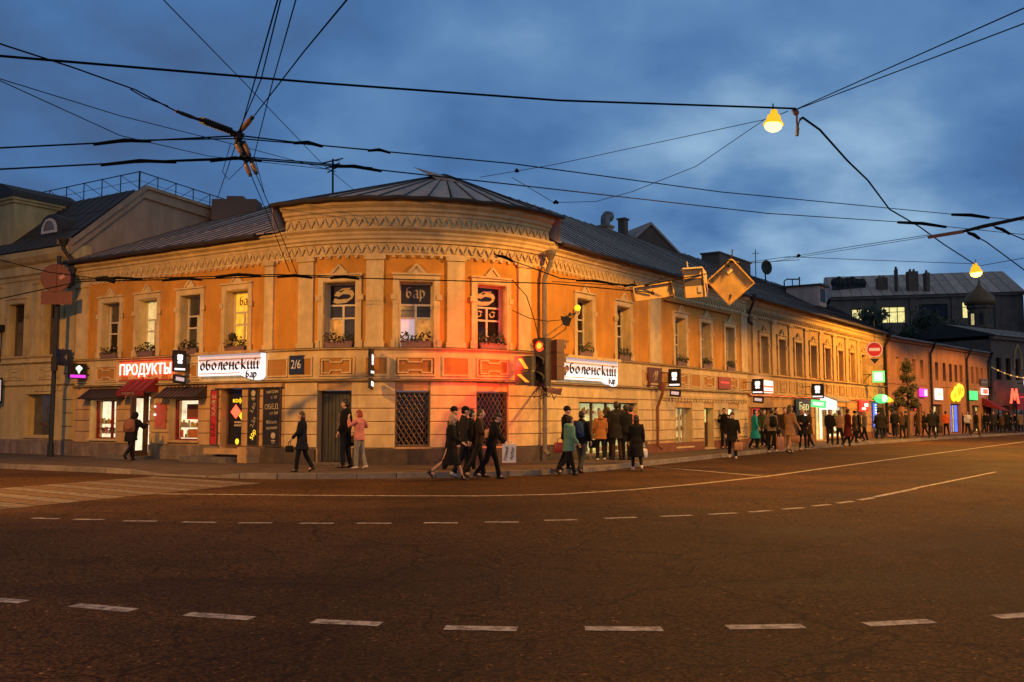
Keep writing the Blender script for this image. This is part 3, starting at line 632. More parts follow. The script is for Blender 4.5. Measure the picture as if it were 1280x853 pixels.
# rain pipes
def rain_pipe(P, root, u, z0, z1, d=.2, r=.065, m=PIPE, off=.42, turn=0.):
    mb = MB(); mb.lathe([(r * 1.1, 0), (r * 2.3, .22), (r * 2.5, .3), (r * 2.4, .32)], 10, Matrix.Translation(P.p(u, off, z1 - .05)))
    mb.tube([P.p(u, off, z1), P.p(u, off, z1 - .12), P.p(u + turn, d, z1 - .65), P.p(u + turn, d, z1 - .95), P.p(u + turn, d, z0 + .15), P.p(u + turn, d + .18, z0)], r, 10)
    z = z0 + .8
    while z < z1 - 1.1: mb.tube([P.p(u + turn, d, z), P.p(u + turn, d, z + .05)], r * 1.25, 10); z += 1.15
    return mb.build('rain_pipe', m, root)
rain_pipe(PM, CB, 19.85, .35, 6.75, .24, .075, turn=-.1)
rain_pipe(PM, CB, 27.95, .3, 2.6, .2, .06, BROWNP)

# grilled basement-style windows on the curve
def grille(u0, u1, z0, z1):
    M = PM.M((u0 + u1) / 2, -.1, 0); w = (u1 - u0) / 2 - .01
    fr = MB()
    for x0, x1, y0, y1 in ((-w, -w + .06, z0, z1), (w - .06, w, z0, z1), (-w + .06, w - .06, z0, z0 + .06), (-w + .06, w - .06, z1 - .06, z1)): fr.box(x0, x1, y0, y1, -.18, -.08, M)
    f = fr.build('grilled_window', BROWNF, CB); p = MB(); p.box(-w + .06, w - .06, z0 + .06, z1 - .06, -.17, -.14, M); p.build('pane', GLASSD, f)
    gm = MB(); k = 0
    def clip(p, d):
        t0, t1 = 0., 9.
        for ax, lo, hi in ((0, -w + .03, w - .03), (1, z0 + .03, z1 - .03)):
            a, b = (lo - p[ax]) / d[ax], (hi - p[ax]) / d[ax]
            if a > b: a, b = b, a
            t0, t1 = max(t0, a), min(t1, b)
        return (t0, t1) if t1 - t0 > .03 else None
    x = -w - 2.
    for sg in (1, -1):
        st = -w - (z1 - z0) * .62 if sg > 0 else -w
        en = w if sg > 0 else w + (z1 - z0) * .62
        x = st
        while x < en:
            d = Vector((sg * .53, .85)); c = clip((x, z0), d)
            if c:
                a = Vector((x, z0)) + d * c[0]; b = Vector((x, z0)) + d * c[1]
                gm.tube([M @ Vector((a.x, a.y, .02 * sg * .5)), M @ Vector((b.x, b.y, .02 * sg * .5))], .011, 4)
            x += .155
    for x0, x1, y0, y1 in ((-w, -w + .03, z0, z1), (w - .03, w, z0, z1), (-w + .03, w - .03, z0, z0 + .03), (-w + .03, w - .03, z1 - .03, z1)): gm.box(x0, x1, y0, y1, -.02, .03, M)
    gm.build('lattice_grille', mat('grille_iron', (.17, .14, .10), .5, .15, 6, metal=.4), f)
grille(14.63, 15.7, .68, 2.34); grille(17.17, 18.34, .68, 2.34)
# street door on the curve
M = PM.M(12.73, -.28, 0); d = MB(); d.box(-.55, .55, .2, 2.36, -.05, .0, M)
dr_ = d.build('door', DOORD, CB); mb = MB()
for k in range(9): mb = MB(); mb.box(-.53 + k * .118, -.53 + k * .118 + .1, .22, 2.34, 0, .02 + .004 * (k % 2), M); mb.build('door_board', DOORD, dr_)
mb = MB(); mb.tube([M @ Vector((.42, 1.1, .02)), M @ Vector((.42, 1.1, .07)), M @ Vector((.42, 1.28, .07)), M @ Vector((.42, 1.28, .02))], .014, 6); mb.build('handle', PIPE, dr_)
mb = MB(); PM.box(mb, 12.1, 13.36, -.4, .25, .1, .2); mb.build('door_step', STEPM, CB)

# food shop: lit windows, awnings, open door
def shop_window(u0, u1, z0, z1, glass, fm, D=-.28, mull=(), tr=None, root=CB, P=PM, lining=None):
    M = P.M((u0 + u1) / 2, D, 0); w = (u1 - u0) / 2 - .012; t = .06; fr = MB()
    for x0, x1, y0, y1 in [(-w, -w + t, z0, z1), (w - t, w, z0, z1), (-w + t, w - t, z0 + .012, z0 + t), (-w + t, w - t, z1 - t, z1 - .012)] + [(m_ - .025, m_ + .025, z0 + t, z1 - t) for m_ in mull]: fr.box(x0, x1, y0, y1, -.06, .04, M)
    xs = [-w + t] + [v for m_ in mull for v in (m_ - .025, m_ + .025)] + [w - t]
    f = fr.build('shop_window', fm, root)
    for k in range(len(xs) // 2):
        ys = [(z0 + t, z1 - t)] if tr is None else [(z0 + t, tr - .02), (tr + .02, z1 - t)]
        for q, (y0, y1) in enumerate(ys):
            p = MB(); p.box(xs[2 * k], xs[2 * k + 1], y0, y1, -.03, -.01, M); g_ = glass[(k * len(ys) + q) % len(glass)]; p.build('pane', g_, f)
        if tr is not None: b = MB(); b.box(xs[2 * k], xs[2 * k + 1], tr - .02, tr + .02, -.05, .035, M); b.build('transom', fm, f)
    if lining:
        mb = MB(); P.box(mb, u0 - .01, u0 + .014, D, .035, z0, z1); P.box(mb, u1 - .014, u1 + .01, D, .035, z0, z1); P.box(mb, u0 + .014, u1 - .014, D, .035, z1 - .014, z1 + .012); P.box(mb, u0 - .06, u1 + .06, D, .08, z0 - .06, z0 + .012); mb.build('window_reveal', lining, root)
    return f, M
def interior(u0, u1, z0, z1, D, wall, shelves, seed, root=None, P=PM, depth=.17, cols=None):
    rn = random.Random(seed); M = P.M((u0 + u1) / 2, D, 0); w = (u1 - u0) / 2 - .02; root = root or CB
    b = MB(); b.box(-w, w, z0 + .02, z1 - .02, -depth - .02, -depth, M); iw = b.build('lit_interior', wall, root)
    gm = [mat('goods_' + n, c, .6, .3, 9) for n, c in (('red', (.45, .05, .03)), ('brown', (.2, .1, .05)), ('white', (.6, .55, .45)), ('green', (.1, .2, .06)), ('yellow', (.55, .35, .05)))]
    for z in shelves:
        b = MB(); b.box(-w, w, z, z + .025, -depth, -.05, M); b.build('shelf', WOODF, iw); x = -w + .04
        while x < w - .1:
            bw = rn.uniform(.05, .13); hh = rn.uniform(.1, .26)
            if rn.random() < .8: b = MB(); b.tube([M @ Vector((x + bw / 2, z + .026, -.11)), M @ Vector((x + bw / 2, z + .026 + hh * .8, -.11)), M @ Vector((x + bw / 2, z + .026 + hh, -.11))], [bw * .5, bw * .5, bw * .3], 6); b.build('goods', rn.choice(gm), iw)
            x += bw + rn.uniform(.01, .06)
    return iw
f1, M1 = shop_window(.95, 2.5, .76, 2.18, [CLEARG], REDF, mull=(.12,), tr=1.15, lining=CREAM)
interior(.95, 2.5, .76, 2.18, -.31, LITG, (.95, 1.3), 1)
f2, M2 = shop_window(5.4, 6.9, .76, 2.18, [CLEARG], REDF, mull=(), tr=None, lining=PINKC)
interior(5.4, 6.9, .76, 2.18, -.31, LITG, (.85, 1.2), 2)
mb = MB(); mb.box(-.2, .6, 1.55, 2.0, .0, .012, M2); mb.build('window_poster', BROWNP, f2)
mb = MB(); mb.box(-.2, .6, 1.48, 1.55, .0, .013, M2); mb.build('window_poster', REDP, f2)
mb = MB(); mb.box(-.1, .62, .86, 1.15, .0, .012, M2); mb.build('window_poster', mat('food_photo_print', (.5, .16, .03), .5, .6, 14), f2)
mb = MB(); mb.box(-.52, -.2, 1.2, 1.38, .0, .012, M2); mb.build('window_poster', STEEL, f2)
def awning(u0, u1, z0, z1, out, name, m, ribs):
    mb = MB(); hw = (u1 - u0) / 2; M = PM.M((u0 + u1) / 2, .03, 0)
    prof = [(0, z1), (out, z0)]
    n = ribs * 2
    for i in range(n):
        x0 = -hw + 2 * hw * i / n; x1 = -hw + 2 * hw * (i + 1) / n; k = .03 if i % 2 else 0
        mb.hexa([M @ Vector(p) for p in ((x0, z1 + k, .0), (x1, z1 + k, .0), (x1, z0 + k, out), (x0, z0 + k, out), (x0, z1 + k + .015, 0), (x1, z1 + k + .015, 0), (x1, z0 + k + .015, out), (x0, z0 + k + .015, out))])
    for sx in (-hw, hw - .02): mb.poly([(0, z0), (0, z1), (out, z0)], 0, .02, M @ Matrix(((0, 0, 1, sx), (0, 1, 0, 0), (1, 0, 0, 0), (0, 0, 0, 1))))
    o = mb.build(name, m, CB); return o, M
awning(.85, 2.95, 2.2, 2.56, .5, 'awning', mat('dark_corrugated_sheet', (.07, .05, .045), .5, .2, 5, metal=.3), 11)
awning(5.15, 7.3, 2.2, 2.56, .5, 'awning', MATS['dark_corrugated_sheet'], 11)
ra, MA = awning(3.3, 4.8, 2.42, 2.9, .6, 'door_awning', REDF, 4)
mb = MB(); mb.box(-.75, .75, 2.29, 2.44, .59, .605, MA); v = mb.build('valance', REDF, ra)
lettering('ПРОДУКТЫ', .12, MA @ Matrix.Translation((-.1, 2.365, .608)), STEEL, v)
# doorway with an open glazed leaf
M = PM.M(3.9, -.3, 0); mb = MB(); mb.box(-.44, .44, .22, 2.4, -.04, .0, M); dwy = mb.build('doorway', GLASSD, CB)
for y0, y1 in ((.3, 1.28), (1.44, 2.28)): mb = MB(); mb.box(-.06, .2, y0, y1, .0, .02, M); mb.build('lit_pane', LITG, dwy)
mb = MB()
for x0, x1, y0, y1 in ((-.45, -.38, .22, 2.41), (.38, .45, .22, 2.41), (-.38, .38, 2.3, 2.41), (-.38, .38, 1.30, 1.42)): mb.box(x0, x1, y0, y1, 0, .06, M)
mb.box(-.38, -.1, .25, 2.3, .0, .05, M); mb.build('door_frame', BROWNF, CB)
q = PM.M(4.3, .04, 0) @ Matrix.Rotation(rad(-78), 4, 'Y'); dd = MB()
for x0, x1, y0, y1 in ((0, .07, .22, 2.3), (.78, .85, .22, 2.3), (.07, .78, .22, .42), (.07, .78, 1.2, 1.32), (.07, .78, 2.2, 2.3)): dd.box(x0, x1, y0, y1, -.02, .03, q)
dl_ = dd.build('door', BROWNF, CB)
for y0, y1 in ((.42, 1.2), (1.32, 2.2)):
    p = MB(); p.box(.07, .26, y0, y1, -.01, .02, q); p.build('door_stile', BROWNF, dl_); p = MB(); p.box(.6, .78, y0, y1, -.01, .021, q); p.build('door_stile', BROWNF, dl_); p = MB(); p.box(.26, .6, y0, y1, 0, .01, q); p.build('pane', LITG, dl_)
mb = MB(); mb.tube([q @ Vector((.74, 1.0, .03)), q @ Vector((.74, 1.0, .09)), q @ Vector((.74, 1.35, .09)), q @ Vector((.74, 1.35, .03))], .014, 6); mb.build('handle', IRON, dl_)
mb = MB(); PM.box(mb, 2.7, 4.7, .08, .95, .1, .22); mb.build('door_step', STEPM, CB)

# bar porch: door, posts, step
M = PM.M(8.48, -.25, 0); mb = MB(); mb.box(-.48, .48, .56, 2.48, -.05, 0, M); bd = mb.build('door', mat('near_black_door', (.02, .017, .015), .3, .2, 5), CB)
mb = MB()
for x0, x1, y0, y1 in ((-.48, -.41, .56, 2.48), (.41, .48, .56, 2.48), (-.41, .41, 2.4, 2.48), (-.41, .41, .56, .66)): mb.box(x0, x1, y0, y1, 0, .04, M)
mb.build('door_frame', BROWNF, bd)
lettering('кофе', .2, M @ Matrix.Translation((.05, 2.1, .005)), SIGNY, bd, fit=(.55, .2))
mb = MB(); mb.poly([(0, -.22), (.24, .0), (0, .24), (-.24, 0)], 0, .01, M @ Matrix.Translation((-.08, 1.73, .003))); mb.build('red_sticker', SIGNR, bd)
mb = MB(); mb.poly([(0, -.13), (.13, .0), (0, .13), (-.13, 0)], 0, .012, M @ Matrix.Translation((.2, 1.6, .002))); mb.build('yellow_sticker', SIGNY, bd)
mb = MB(); mb.box(-.14, .18, 1.36, 1.42, 0, .01, M); mb.box(-.14, .18, 1.26, 1.32, 0, .01, M); mb.build('price_sticker', CHALK, bd)
mb = MB(); mb.ball((0, .76, 0), (.09, .1, .02), 10, 6, M); mb.build('yellow_sticker', SIGNY, bd)
mb = MB(); mb.tube([M @ Vector((-.36, 1.0, .02)), M @ Vector((-.36, 1.0, .08)), M @ Vector((-.36, 1.4, .08)), M @ Vector((-.36, 1.4, .02))], .014, 6); mb.build('handle', PIPE, bd)
mb = MB(); PM.box(mb, 7.9, 9.92, .085, .62, .38, .56); PM.box(mb, 9.5, 9.9, .086, .64, .1, .62); mb.build('porch_ledge', PINKC, CB)
mb = MB(); PM.box(mb, 7.25, 9.45, .09, 1.05, .1, .3); mb.build('door_step', STEPM, CB)
mb = MB(); PM.box(mb, 7.7, 10.9, .0, .16, 2.5, 2.62); mb.build('porch_lintel', PINKC, CB)

# glazed shop entrance on the right street, and the small openings after it
fe, ME = shop_window(22.2, 26.6, .2, 2.1, [CLEARG], BROWNF, D=-.2, mull=(-.95, .1, 1.2), tr=.72, lining=CREAM)
interior(22.2, 26.6, .2, 2.1, -.24, LITGR, (.3, .75, 1.2, 1.65), 3, depth=.22)
mb = MB(); PM.box(mb, 22.1, 26.7, .02, .5, .1, .22); mb.build('door_step', STEPM, CB)
shop_window(29.95, 31.6, .32, 1.96, [CLEARG], WOODF, D=-.3, mull=(.2,), lining=CREAM)
interior(29.95, 31.6, .32, 1.96, -.32, LITW, (.5, .95, 1.4), 4, depth=.14)
shop_window(32.8, 33.85, .2, 1.96, [GLASSB, LITGR], BROWNF, D=-.3, tr=1.3, lining=CREAM)
shop_window(35.5, 36.8, .52, 1.96, [LITG, LITG], WOODF, D=-.3, mull=(.0,), lining=CREAM)
mb = MB(); PM.sweep(mb, 28.7, SE, [(0, 2.3), (.09, 2.32), (.11, 2.42), (0, 2.46)]); mb.build('string_course', CREAM, CB)
mb = MB(); u = 29.0
while u < SE - .1: PM.box(mb, u, u + .12, .03, .085, 2.2, 2.29); u += .3
mb.build('dentil_row', CREAM, CB, kind='stuff')
mb = MB(); PM.box(mb, 28.9, 36.0, -.02, .16, 6.30, 6.40); mb.build('eave_wire_box', OCHRED, CB)

# bar letters in the windows
f, M, cells = WINS[5]; x0, x1, y0, y1 = cells[0]
GL = {'о': [[(.25, .0), (.07, .22), (.07, .5), (.25, .72), (.43, .5), (.43, .22), (.25, 0)]],
      'б': [[(.42, .98), (.1, .9), (.07, .5), (.07, .22), (.25, 0), (.43, .22), (.43, .42), (.25, .6), (.08, .46)]],
      'л': [[(.0, .02), (.12, .06), (.2, .4), (.22, .7), (.44, .7), (.44, .1), (.52, .0)]],
      'е': [[(.08, .36), (.42, .42), (.4, .62), (.25, .72), (.07, .52), (.07, .2), (.25, .0), (.44, .14)]],
      'н': [[(.08, .74), (.08, .0)], [(.08, .38), (.42, .38)], [(.42, .74), (.42, .06), (.5, 0)]],
      'с': [[(.42, .58), (.25, .72), (.07, .5), (.07, .2), (.25, .0), (.44, .14)]],
      'к': [[(.1, 1.02), (.08, .0)], [(.42, .72), (.12, .38), (.3, .2), (.46, .0)]],
      'и': [[(.08, .74), (.08, .12), (.18, .0), (.42, .2)], [(.42, .74), (.42, .08), (.52, 0)]],
      'й': [[(.08, .74), (.08, .12), (.18, .0), (.42, .2)], [(.42, .74), (.42, .08), (.52, 0)], [(.1, 1.02), (.24, .9), (.4, 1.02)]],
      'а': [[(.08, .6), (.25, .72), (.42, .6), (.42, .06), (.52, 0)], [(.42, .38), (.1, .3), (.07, .12), (.22, 0), (.42, .14)]],
      'р': [[(.08, .78), (.08, -.3)], [(.08, .5), (.25, .72), (.43, .5), (.43, .2), (.25, .0), (.08, .12)]]}
def pen_text(word, M, w, h, m, parent, name='lettering', weight=.17):
    mb = MB(); n = len(word); adv = .6; k = Matrix.Diagonal((w / (n * adv), h, 1, 1)); tot = n * adv
    for i, ch in enumerate(word):
        for st in GL[ch]: mb.nib([((x + i * adv + .03), y) for x, y in st], weight, 38, 0, .008, M @ k @ Matrix.Translation((-tot / 2, -.4, 0)))
    return mb.build(name, m, parent)
pen_text('бар', M @ Matrix.Translation(((x0 + x1) / 2, (y0 + y1) / 2 + .03, -.018)), .62, .34, CHALK, f)
f, M, cells = WINS[3]; x0, x1, y0, y1 = cells[0]
pen_text('бар', M @ Matrix.Translation(((x0 + x1) / 2, (y0 + y1) / 2 + .03, -.018)), .6, .3, mat('brown_film', (.25, .12, .02), .6, .1, 5), f)
for wi in (4, 6, 7, 8, 9, 10):   # curling white brush ornament on the top light
    f, M, cells = WINS[wi]; x0, x1, y0, y1 = cells[0]; cx, cy = (x0 + x1) / 2, (y0 + y1) / 2
    mb = MB(); mb.nib([(-.36, -.16), (-.2, -.2), (.1, -.18), (.3, -.05), (.22, .08), (0, .1), (-.15, .02), (-.3, .05)], .15, 60, 0, .006, M @ Matrix.Translation((cx, cy, -.018)))
    mb.nib([(-.3, .05), (-.1, .18), (.2, .2)], .06, 60, 0, .006, M @ Matrix.Translation((cx, cy, -.018))); mb.build('window_ornament', CHALK, f)
    if wi == 6:
        for c in cells[1:3]:
            mb = MB(); q = M @ Matrix.Translation(((c[0] + c[1]) / 2, (c[2] + c[3]) / 2, -.018)); mb.nib([(.1, .06), (-.02, .1), (-.12, .02), (-.06, -.08), (.06, -.06), (.04, .02)], .05, 50, 0, .006, q); mb.build('window_ornament', CHALK, f)

# flower boxes standing on the sills
def flower_box(u, i, P=PM, w=.92, label=None):
    b = thing('flower_box', label, 'flower box', tuple(P.p(u, -.05, Z0)), group=None)
    mb = MB(); M = P.M(u, -.05, 0); hw = w / 2
    mb.hexa([M @ Vector(p) for p in ((-hw + .04, Z0 + .01, -.13), (hw - .04, Z0 + .01, -.13), (hw - .04, Z0 + .01, .14), (-hw + .04, Z0 + .01, .14), (-hw, Z0 + .2, -.15), (hw, Z0 + .2, -.15), (hw, Z0 + .2, .17), (-hw, Z0 + .2, .17))]); 
    mb.box(-hw - .01, hw + .01, Z0 + .19, Z0 + .215, -.155, .18, M); mb.build('box', BOXW, b)
    rnd = random.Random(i); mb = MB()
    for k in range(170):
        x = rnd.uniform(-hw, hw); hgt = rnd.random() ** 1.4 * (.26 + .08 * math.sin(x * 9 + i)); c = Vector((x, Z0 + .19 + hgt, rnd.uniform(-.12, .24))); a = Vector((rnd.gauss(0, 1), rnd.gauss(0, 1), rnd.gauss(0, 1))).normalized() * .05; bb = a.orthogonal().normalized() * .03
        mb.add([M @ (c - a), M @ (c + bb), M @ (c + a), M @ (c - bb)], [(0, 1, 2, 3)])
    mb.build('foliage', LEAF, b)
    mb = MB()
    for k in range(9):
        c = (rnd.uniform(-hw, hw), Z0 + .25 + rnd.uniform(0, .17), rnd.uniform(0, .24)); mb.ball(c, .025, 5, 4, M)
    mb.build('blossoms', mat('pale_blossom', (.5, .35, .25), .8, .2, 9), b)
FL = ['flower box on the sill of the leftmost upper window, above the ice cream sign', 'flower box under the pale lit window above the red neon shop sign', 'flower box in the window left of the bright yellow one', 'flower box with a round shrub in the bright yellow window',
      'flower box in the left window of the rounded corner', 'flower box under the black letters in the middle corner window', 'flower box in the right window of the rounded corner, above the red-lit panel',
      'flower box in the first upper window right of the grey rain pipe', 'flower box in the second upper window right of the grey rain pipe', 'flower box in the third upper window of the right street front', 'flower box in the fourth upper window of the right street front', 'flower box in the last upper window before the shuttered house']
for i, u in enumerate(UW): flower_box(u, i, label=FL[i])
mb = MB()
r_ = random.Random(3); M = PM.M(8.45, .0, Z0 + .52)
for k in range(220):
    d = Vector((r_.gauss(0, 1), r_.gauss(0, 1), r_.gauss(0, 1))).normalized() * r_.uniform(.1, .17); a = d.orthogonal().normalized() * .035; b2 = d.cross(a).normalized() * .025
    mb.add([M @ (d - a), M @ (d + b2), M @ (d + a), M @ (d - b2)], [(0, 1, 2, 3)])
mb.build('shrub_ball', LEAF, bpy.data.objects['flower_box.003'])

# ------------------------------------------------------------------ shuttered tan house next door
H2 = thing('row_house', 'long tan two storey house with narrow shuttered windows right of the ochre corner house', 'building', tuple(PM.p(50, 0, 0)))
A2, B2 = 37.97, 64.03
U2 = [40.5 + 2.62 * k for k in range(9)]
op2 = [(u - .52, u + .52, 3.75, 5.62) for u in U2]
mb = MB(); PM.wall(mb, A2, B2, 3.64, 7.3, -.5, -.06, op2); mb.build('upper_wall', TAN, H2)
for i, u in enumerate(U2):
    if i < 4: window(PM, H2, u, 3.75, 5.62, 1.04, [GLASSD], wall_d=-.06, surround=TANC, depth=.3)
    else:
        window(PM, H2, u, 3.75, 5.62, 1.04, [GLASSD], wall_d=-.06, surround=TANC, depth=.34)
        M = PM.M(u, -.3, 0)
        for sx in (-1, 1):
            mb = MB(); x0, x1 = (-.50, -.01) if sx < 0 else (.01, .50)
            mb.box(x0, x1, 3.77, 5.6, .0, .03, M)
            for k in range(9): mb.hexa([M @ Vector(p) for p in ((x0 + .05, 3.85 + k * .19, .03), (x1 - .05, 3.85 + k * .19, .03), (x1 - .05, 3.85 + k * .19, .06), (x0 + .05, 3.85 + k * .19, .06), (x0 + .05, 4.0 + k * .19, .03), (x1 - .05, 4.0 + k * .19, .03), (x1 - .05, 3.99 + k * .19, .035), (x0 + .05, 3.99 + k * .19, .035))])
            mb.build('shutter', TANC, H2)
for u in [39.1] + [u + 1.31 for u in U2]: pilaster(PM, H2, u - .26, u + .26, 3.69, 6.5, TANC, -.06, .07)
g2 = [(38.3, 41.5, .2, 2.05), (44.3, 46.8, .4, 2.2), (48.3, 50.0, .16, 2.3), (50.2, 54.6, .3, 2.2), (61.6, 63.5, .16, 2.2)]
mb = MB(); PM.wall(mb, A2, B2, .1, 3.64, -.5, -.07, g2); mb.build('ground_wall', TAN, H2)
courses(PM, H2, A2 + .05, B2 - .05, [.52, 1.02, 1.52, 2.02, 2.6], g2, TAN, -.07, -.02)
for a, b in ((A2, 38.3), (41.5, 48.3), (50.0, 50.2), (54.6, 61.6), (63.5, B2)):
    mb = MB(); PM.box(mb, a, b, -.1, .04, 0, .5); mb.build('plinth', BROWNP, H2)
mb = MB(); PM.box(mb, A2, B2, -.07, .0, 2.7, 3.6); mb.build('band', TANC, H2)
for zz, nm, d in ((3.60, 'upper_ledge', .12), (2.62, 'lower_ledge', .14)):
    mb = MB(); PM.sweep(mb, A2, B2, [(-.07, zz), (.0, zz), (d, zz + .04), (d, zz + .075), (-.07, zz + .085)]); mb.build(nm, TANC, H2)
for k, u in enumerate(U2): panel(PM, H2, u - .5, u + .5, 2.88, 3.4, .0, True, TAN, TANC)
for k, u in enumerate(U2[:-1]): panel(PM, H2, u + .95, u + 1.65, 2.88, 3.4, .0, False, TAN, TANC)
fz = MB(); PM.box(fz, A2, B2, -.08, .0, 6.5, 6.9); fz = fz.build('frieze', TANC, H2)
u = A2 + .2
while u < B2 - .2: inst('frieze_chevron', CHEVT, PM.M(u, .0, 6.6), fz); u += .34
mb = MB(); u = A2 + .2
while u < B2 - .1: PM.box(mb, u, u + .1, -.06, .04, 6.42, 6.499); u += .34
mb.build('dentil_row', TANC, H2, kind='stuff')
mb = MB(); PM.sweep(mb, A2, B2, [(-.1, 6.9), (.0, 6.9), (.02, 7.0), (.1, 7.06), (.1, 7.14), (.2, 7.2), (.22, 7.34), (-.1, 7.34)]); mb.build('cornice', TANC, H2)
RF = MB(); RF.add([PM.p(A2, .3, 7.3), PM.p(B2, .3, 7.3), PM.p(B2, -RUNR, ZR - .1), PM.p(A2, -RUNR, ZR - .1), PM.p(A2, -2 * RUNR, 7.4), PM.p(B2, -2 * RUNR, 7.4)], [(0, 1, 2, 3), (3, 2, 5, 4)])
RF.add([PM.p(B2 - .05, .0, 7.2), PM.p(B2 - .05, -2 * RUNR, 7.2), PM.p(B2 - .05, -RUNR, ZR - .1), PM.p(B2 - .05, -2 * RUNR, 0), PM.p(B2 - .05, 0, 0)], [(0, 1, 2), (0, 4, 3, 1)])
roof2 = RF.build('roof', ROOFD, H2); roof_run(roof2, A2 + .03, B2, RUNR, ZR)
mb = MB(); mb.tube([PM.p(A2 + .05 + x * .9, .47, 7.33 + .012 * math.sin(x * 1.7)) for x in range(29)], .075, 8); mb.build('gutter', ROOFD, H2)
rain_pipe(PM, H2, 37.99, 6.0, 7.2, .12, .07, ROOFD, .4, .1); rain_pipe(PM, H2, 63.95, .3, 7.2, .14, .08, IRON, .45)
f, M = shop_window(38.3, 41.5, .22, 2.03, [GLASSB, GLASSB, GLASSB], BROWNF, D=-.35, mull=(-.6, .7), tr=1.5, root=H2, lining=TAN)
mb = MB(); mb.box(-.5, .62, 1.56, 1.97, .0, .02, M); mb.build('red_fascia', SIGNRD, f)
mb = MB(); mb.box(.0, .65, .6, 1.44, .0, .02, M); mb.build('green_poster', mat('green_glow_poster', (.1, .25, .08), .5, .3, 5, emit=(.12, .35, .1), estr=.25), f)
f, M = shop_window(50.2, 54.6, .32, 2.18, [CLEARG], WOODF, D=-.3, mull=(-1.1, 0, 1.1), tr=1.3, root=H2, lining=TAN)
interior(50.2, 54.6, .32, 2.18, -.32, LITG, (.5, 1.0, 1.5), 5, root=H2, depth=.14)
f, M = shop_window(48.3, 50.0, .2, 2.28, [LITGR, LITG], WOODF, D=-.12, mull=(.15,), root=H2, lining=TAN)
f, M = shop_window(44.3, 46.8, .42, 2.18, [GLASSB, GLASSB], BROWNF, D=-.3, mull=(.1,), root=H2, lining=TAN)
f, M = shop_window(61.6, 63.5, .2, 2.18, [LITW, GLASSB], WOODF, D=-.3, mull=(.1,), root=H2, lining=TAN)
aw = MB(); M = PM.M(50.6, .02, 0)   # bright little canopy over the shop door
aw.poly([(0, 0), (1.0, -.35), (1.0, -.42), (0, -.42)], -1.3, 1.3, PM.M(50.6, .0, 2.85) @ Matrix(((0, 0, 1, 0), (0, 1, 0, 0), (1, 0, 0, 0), (0, 0, 0, 1)))); c_ = aw.build('door_canopy', STEEL, H2)
mb = MB(); mb.poly([(0, 0), (.95, -.36), (.95, -.85), (0, -.85)], -1.36, -1.31, PM.M(50.6, .0, 2.8) @ Matrix(((0, 0, 1, 0), (0, 1, 0, 0), (1, 0, 0, 0), (0, 0, 0, 1)))); mb.build('canopy_side_panel', SIGNW, c_)
lt = MB(); lt.tube([PM.p(u, .14 + .01 * math.sin(u * 9), 2.61 + .02 * math.sin(u * 5)) for u in [38 + .45 * k for k in range(58)]], .018, 5); lt.build('ledge_light_tube', mat('red_orange_led', (.8, .2, .05), .4, .4, 2, emit=(1, .2, .05), estr=.9), H2)

# ------------------------------------------------------------------ terracotta house
H3 = thing('terracotta_house', 'terracotta two storey house with lit shop signs at the far end of the row', 'building', tuple(PT.p(12, 0, 0)))
B3 = 25.6
U3 = [.55, 2.67, 4.5, 6.06, 7.8, 11.24, 13.1, 14.7, 16.1, 17.5, 20.6, 22.1, 23.5]
op3 = [(u - .36, u + .36, 4.4, 5.85) for u in U3]
mb = MB(); PT.wall(mb, .1, B3, .1, 7.0, -.5, 0, op3 + [(1.0, 3.2, .2, 2.4), (5.8, 7.6, .2, 2.5), (9.6, 12.3, .2, 2.5), (14.4, 17.0, .2, 2.6), (20.2, 22.6, .2, 2.5)]); mb.build('wall', TERRA, H3)
for i, u in enumerate(U3): window(PT, H3, u, 4.4, 5.85, .72, [LITW, GLASSB, LITW] if i in (0, 1) else [GLASSD], surround=None, depth=.25)
for a, b, g_ in ((1.0, 3.2, [GLASSB]), (5.8, 7.6, [GLASSB, SIGNRD, GLASSB]), (9.6, 12.3, [GLASSB, LITW]), (20.2, 22.6, [LITW, GLASSB, LITGR])):
    shop_window(a, b, .22, 2.4, g_, BROWNF, D=-.25, mull=((b - a) * -.12, (b - a) * .2), root=H3, P=PT)
f, M = shop_window(14.4, 17.0, .22, 2.55, [SIGNB, LITGR, SIGNB], BROWNF, D=-.25, mull=(-.22, .22), root=H3, P=PT)
mb = MB(); PT.box(mb, 0.1, B3, -.4, .22, 7.001, 7.18); PT.box(mb, .1, B3, -.01, .06, 3.9, 4.0); mb.build('cornice', TERRA, H3)
RF = MB(); RF.add([PT.p(0, .3, 7.2), PT.p(B3 + .2, .3, 7.2), PT.p(B3 + .2, -6, 8.6), PT.p(0, -6, 8.6), PT.p(0, -12, 7.2), PT.p(B3 + .2, -12, 7.2)], [(0, 1, 2, 3), (3, 2, 5, 4)])
RF.add([PT.p(B3, 0, 0), PT.p(B3, 0, 7.2), PT.p(B3, -6, 8.6), PT.p(B3, -12, 7.2), PT.p(B3, -12, 0)], [(0, 1, 2, 3, 4)])
r3 = RF.build('roof', ROOFD, H3)
n3 = 40; me3 = sheet_mesh(B3 / n3, 6.0, 1.4, .35)
for k in range(n3): inst('roof_sheet', me3, PT.M(k * B3 / n3 + .001, 0, 7.25), r3)
mb = MB(); mb.tube([PT.p(x * 1.3, .4, 7.22 + .015 * math.sin(x * 2.1)) for x in range(20)], .08, 8); mb.build('gutter', PIPE, H3)
for u in (9.6, 18.9, 25.3): rain_pipe(PT, H3, u, .3, 7.1, .14, .09, IRON, .38, -.15)
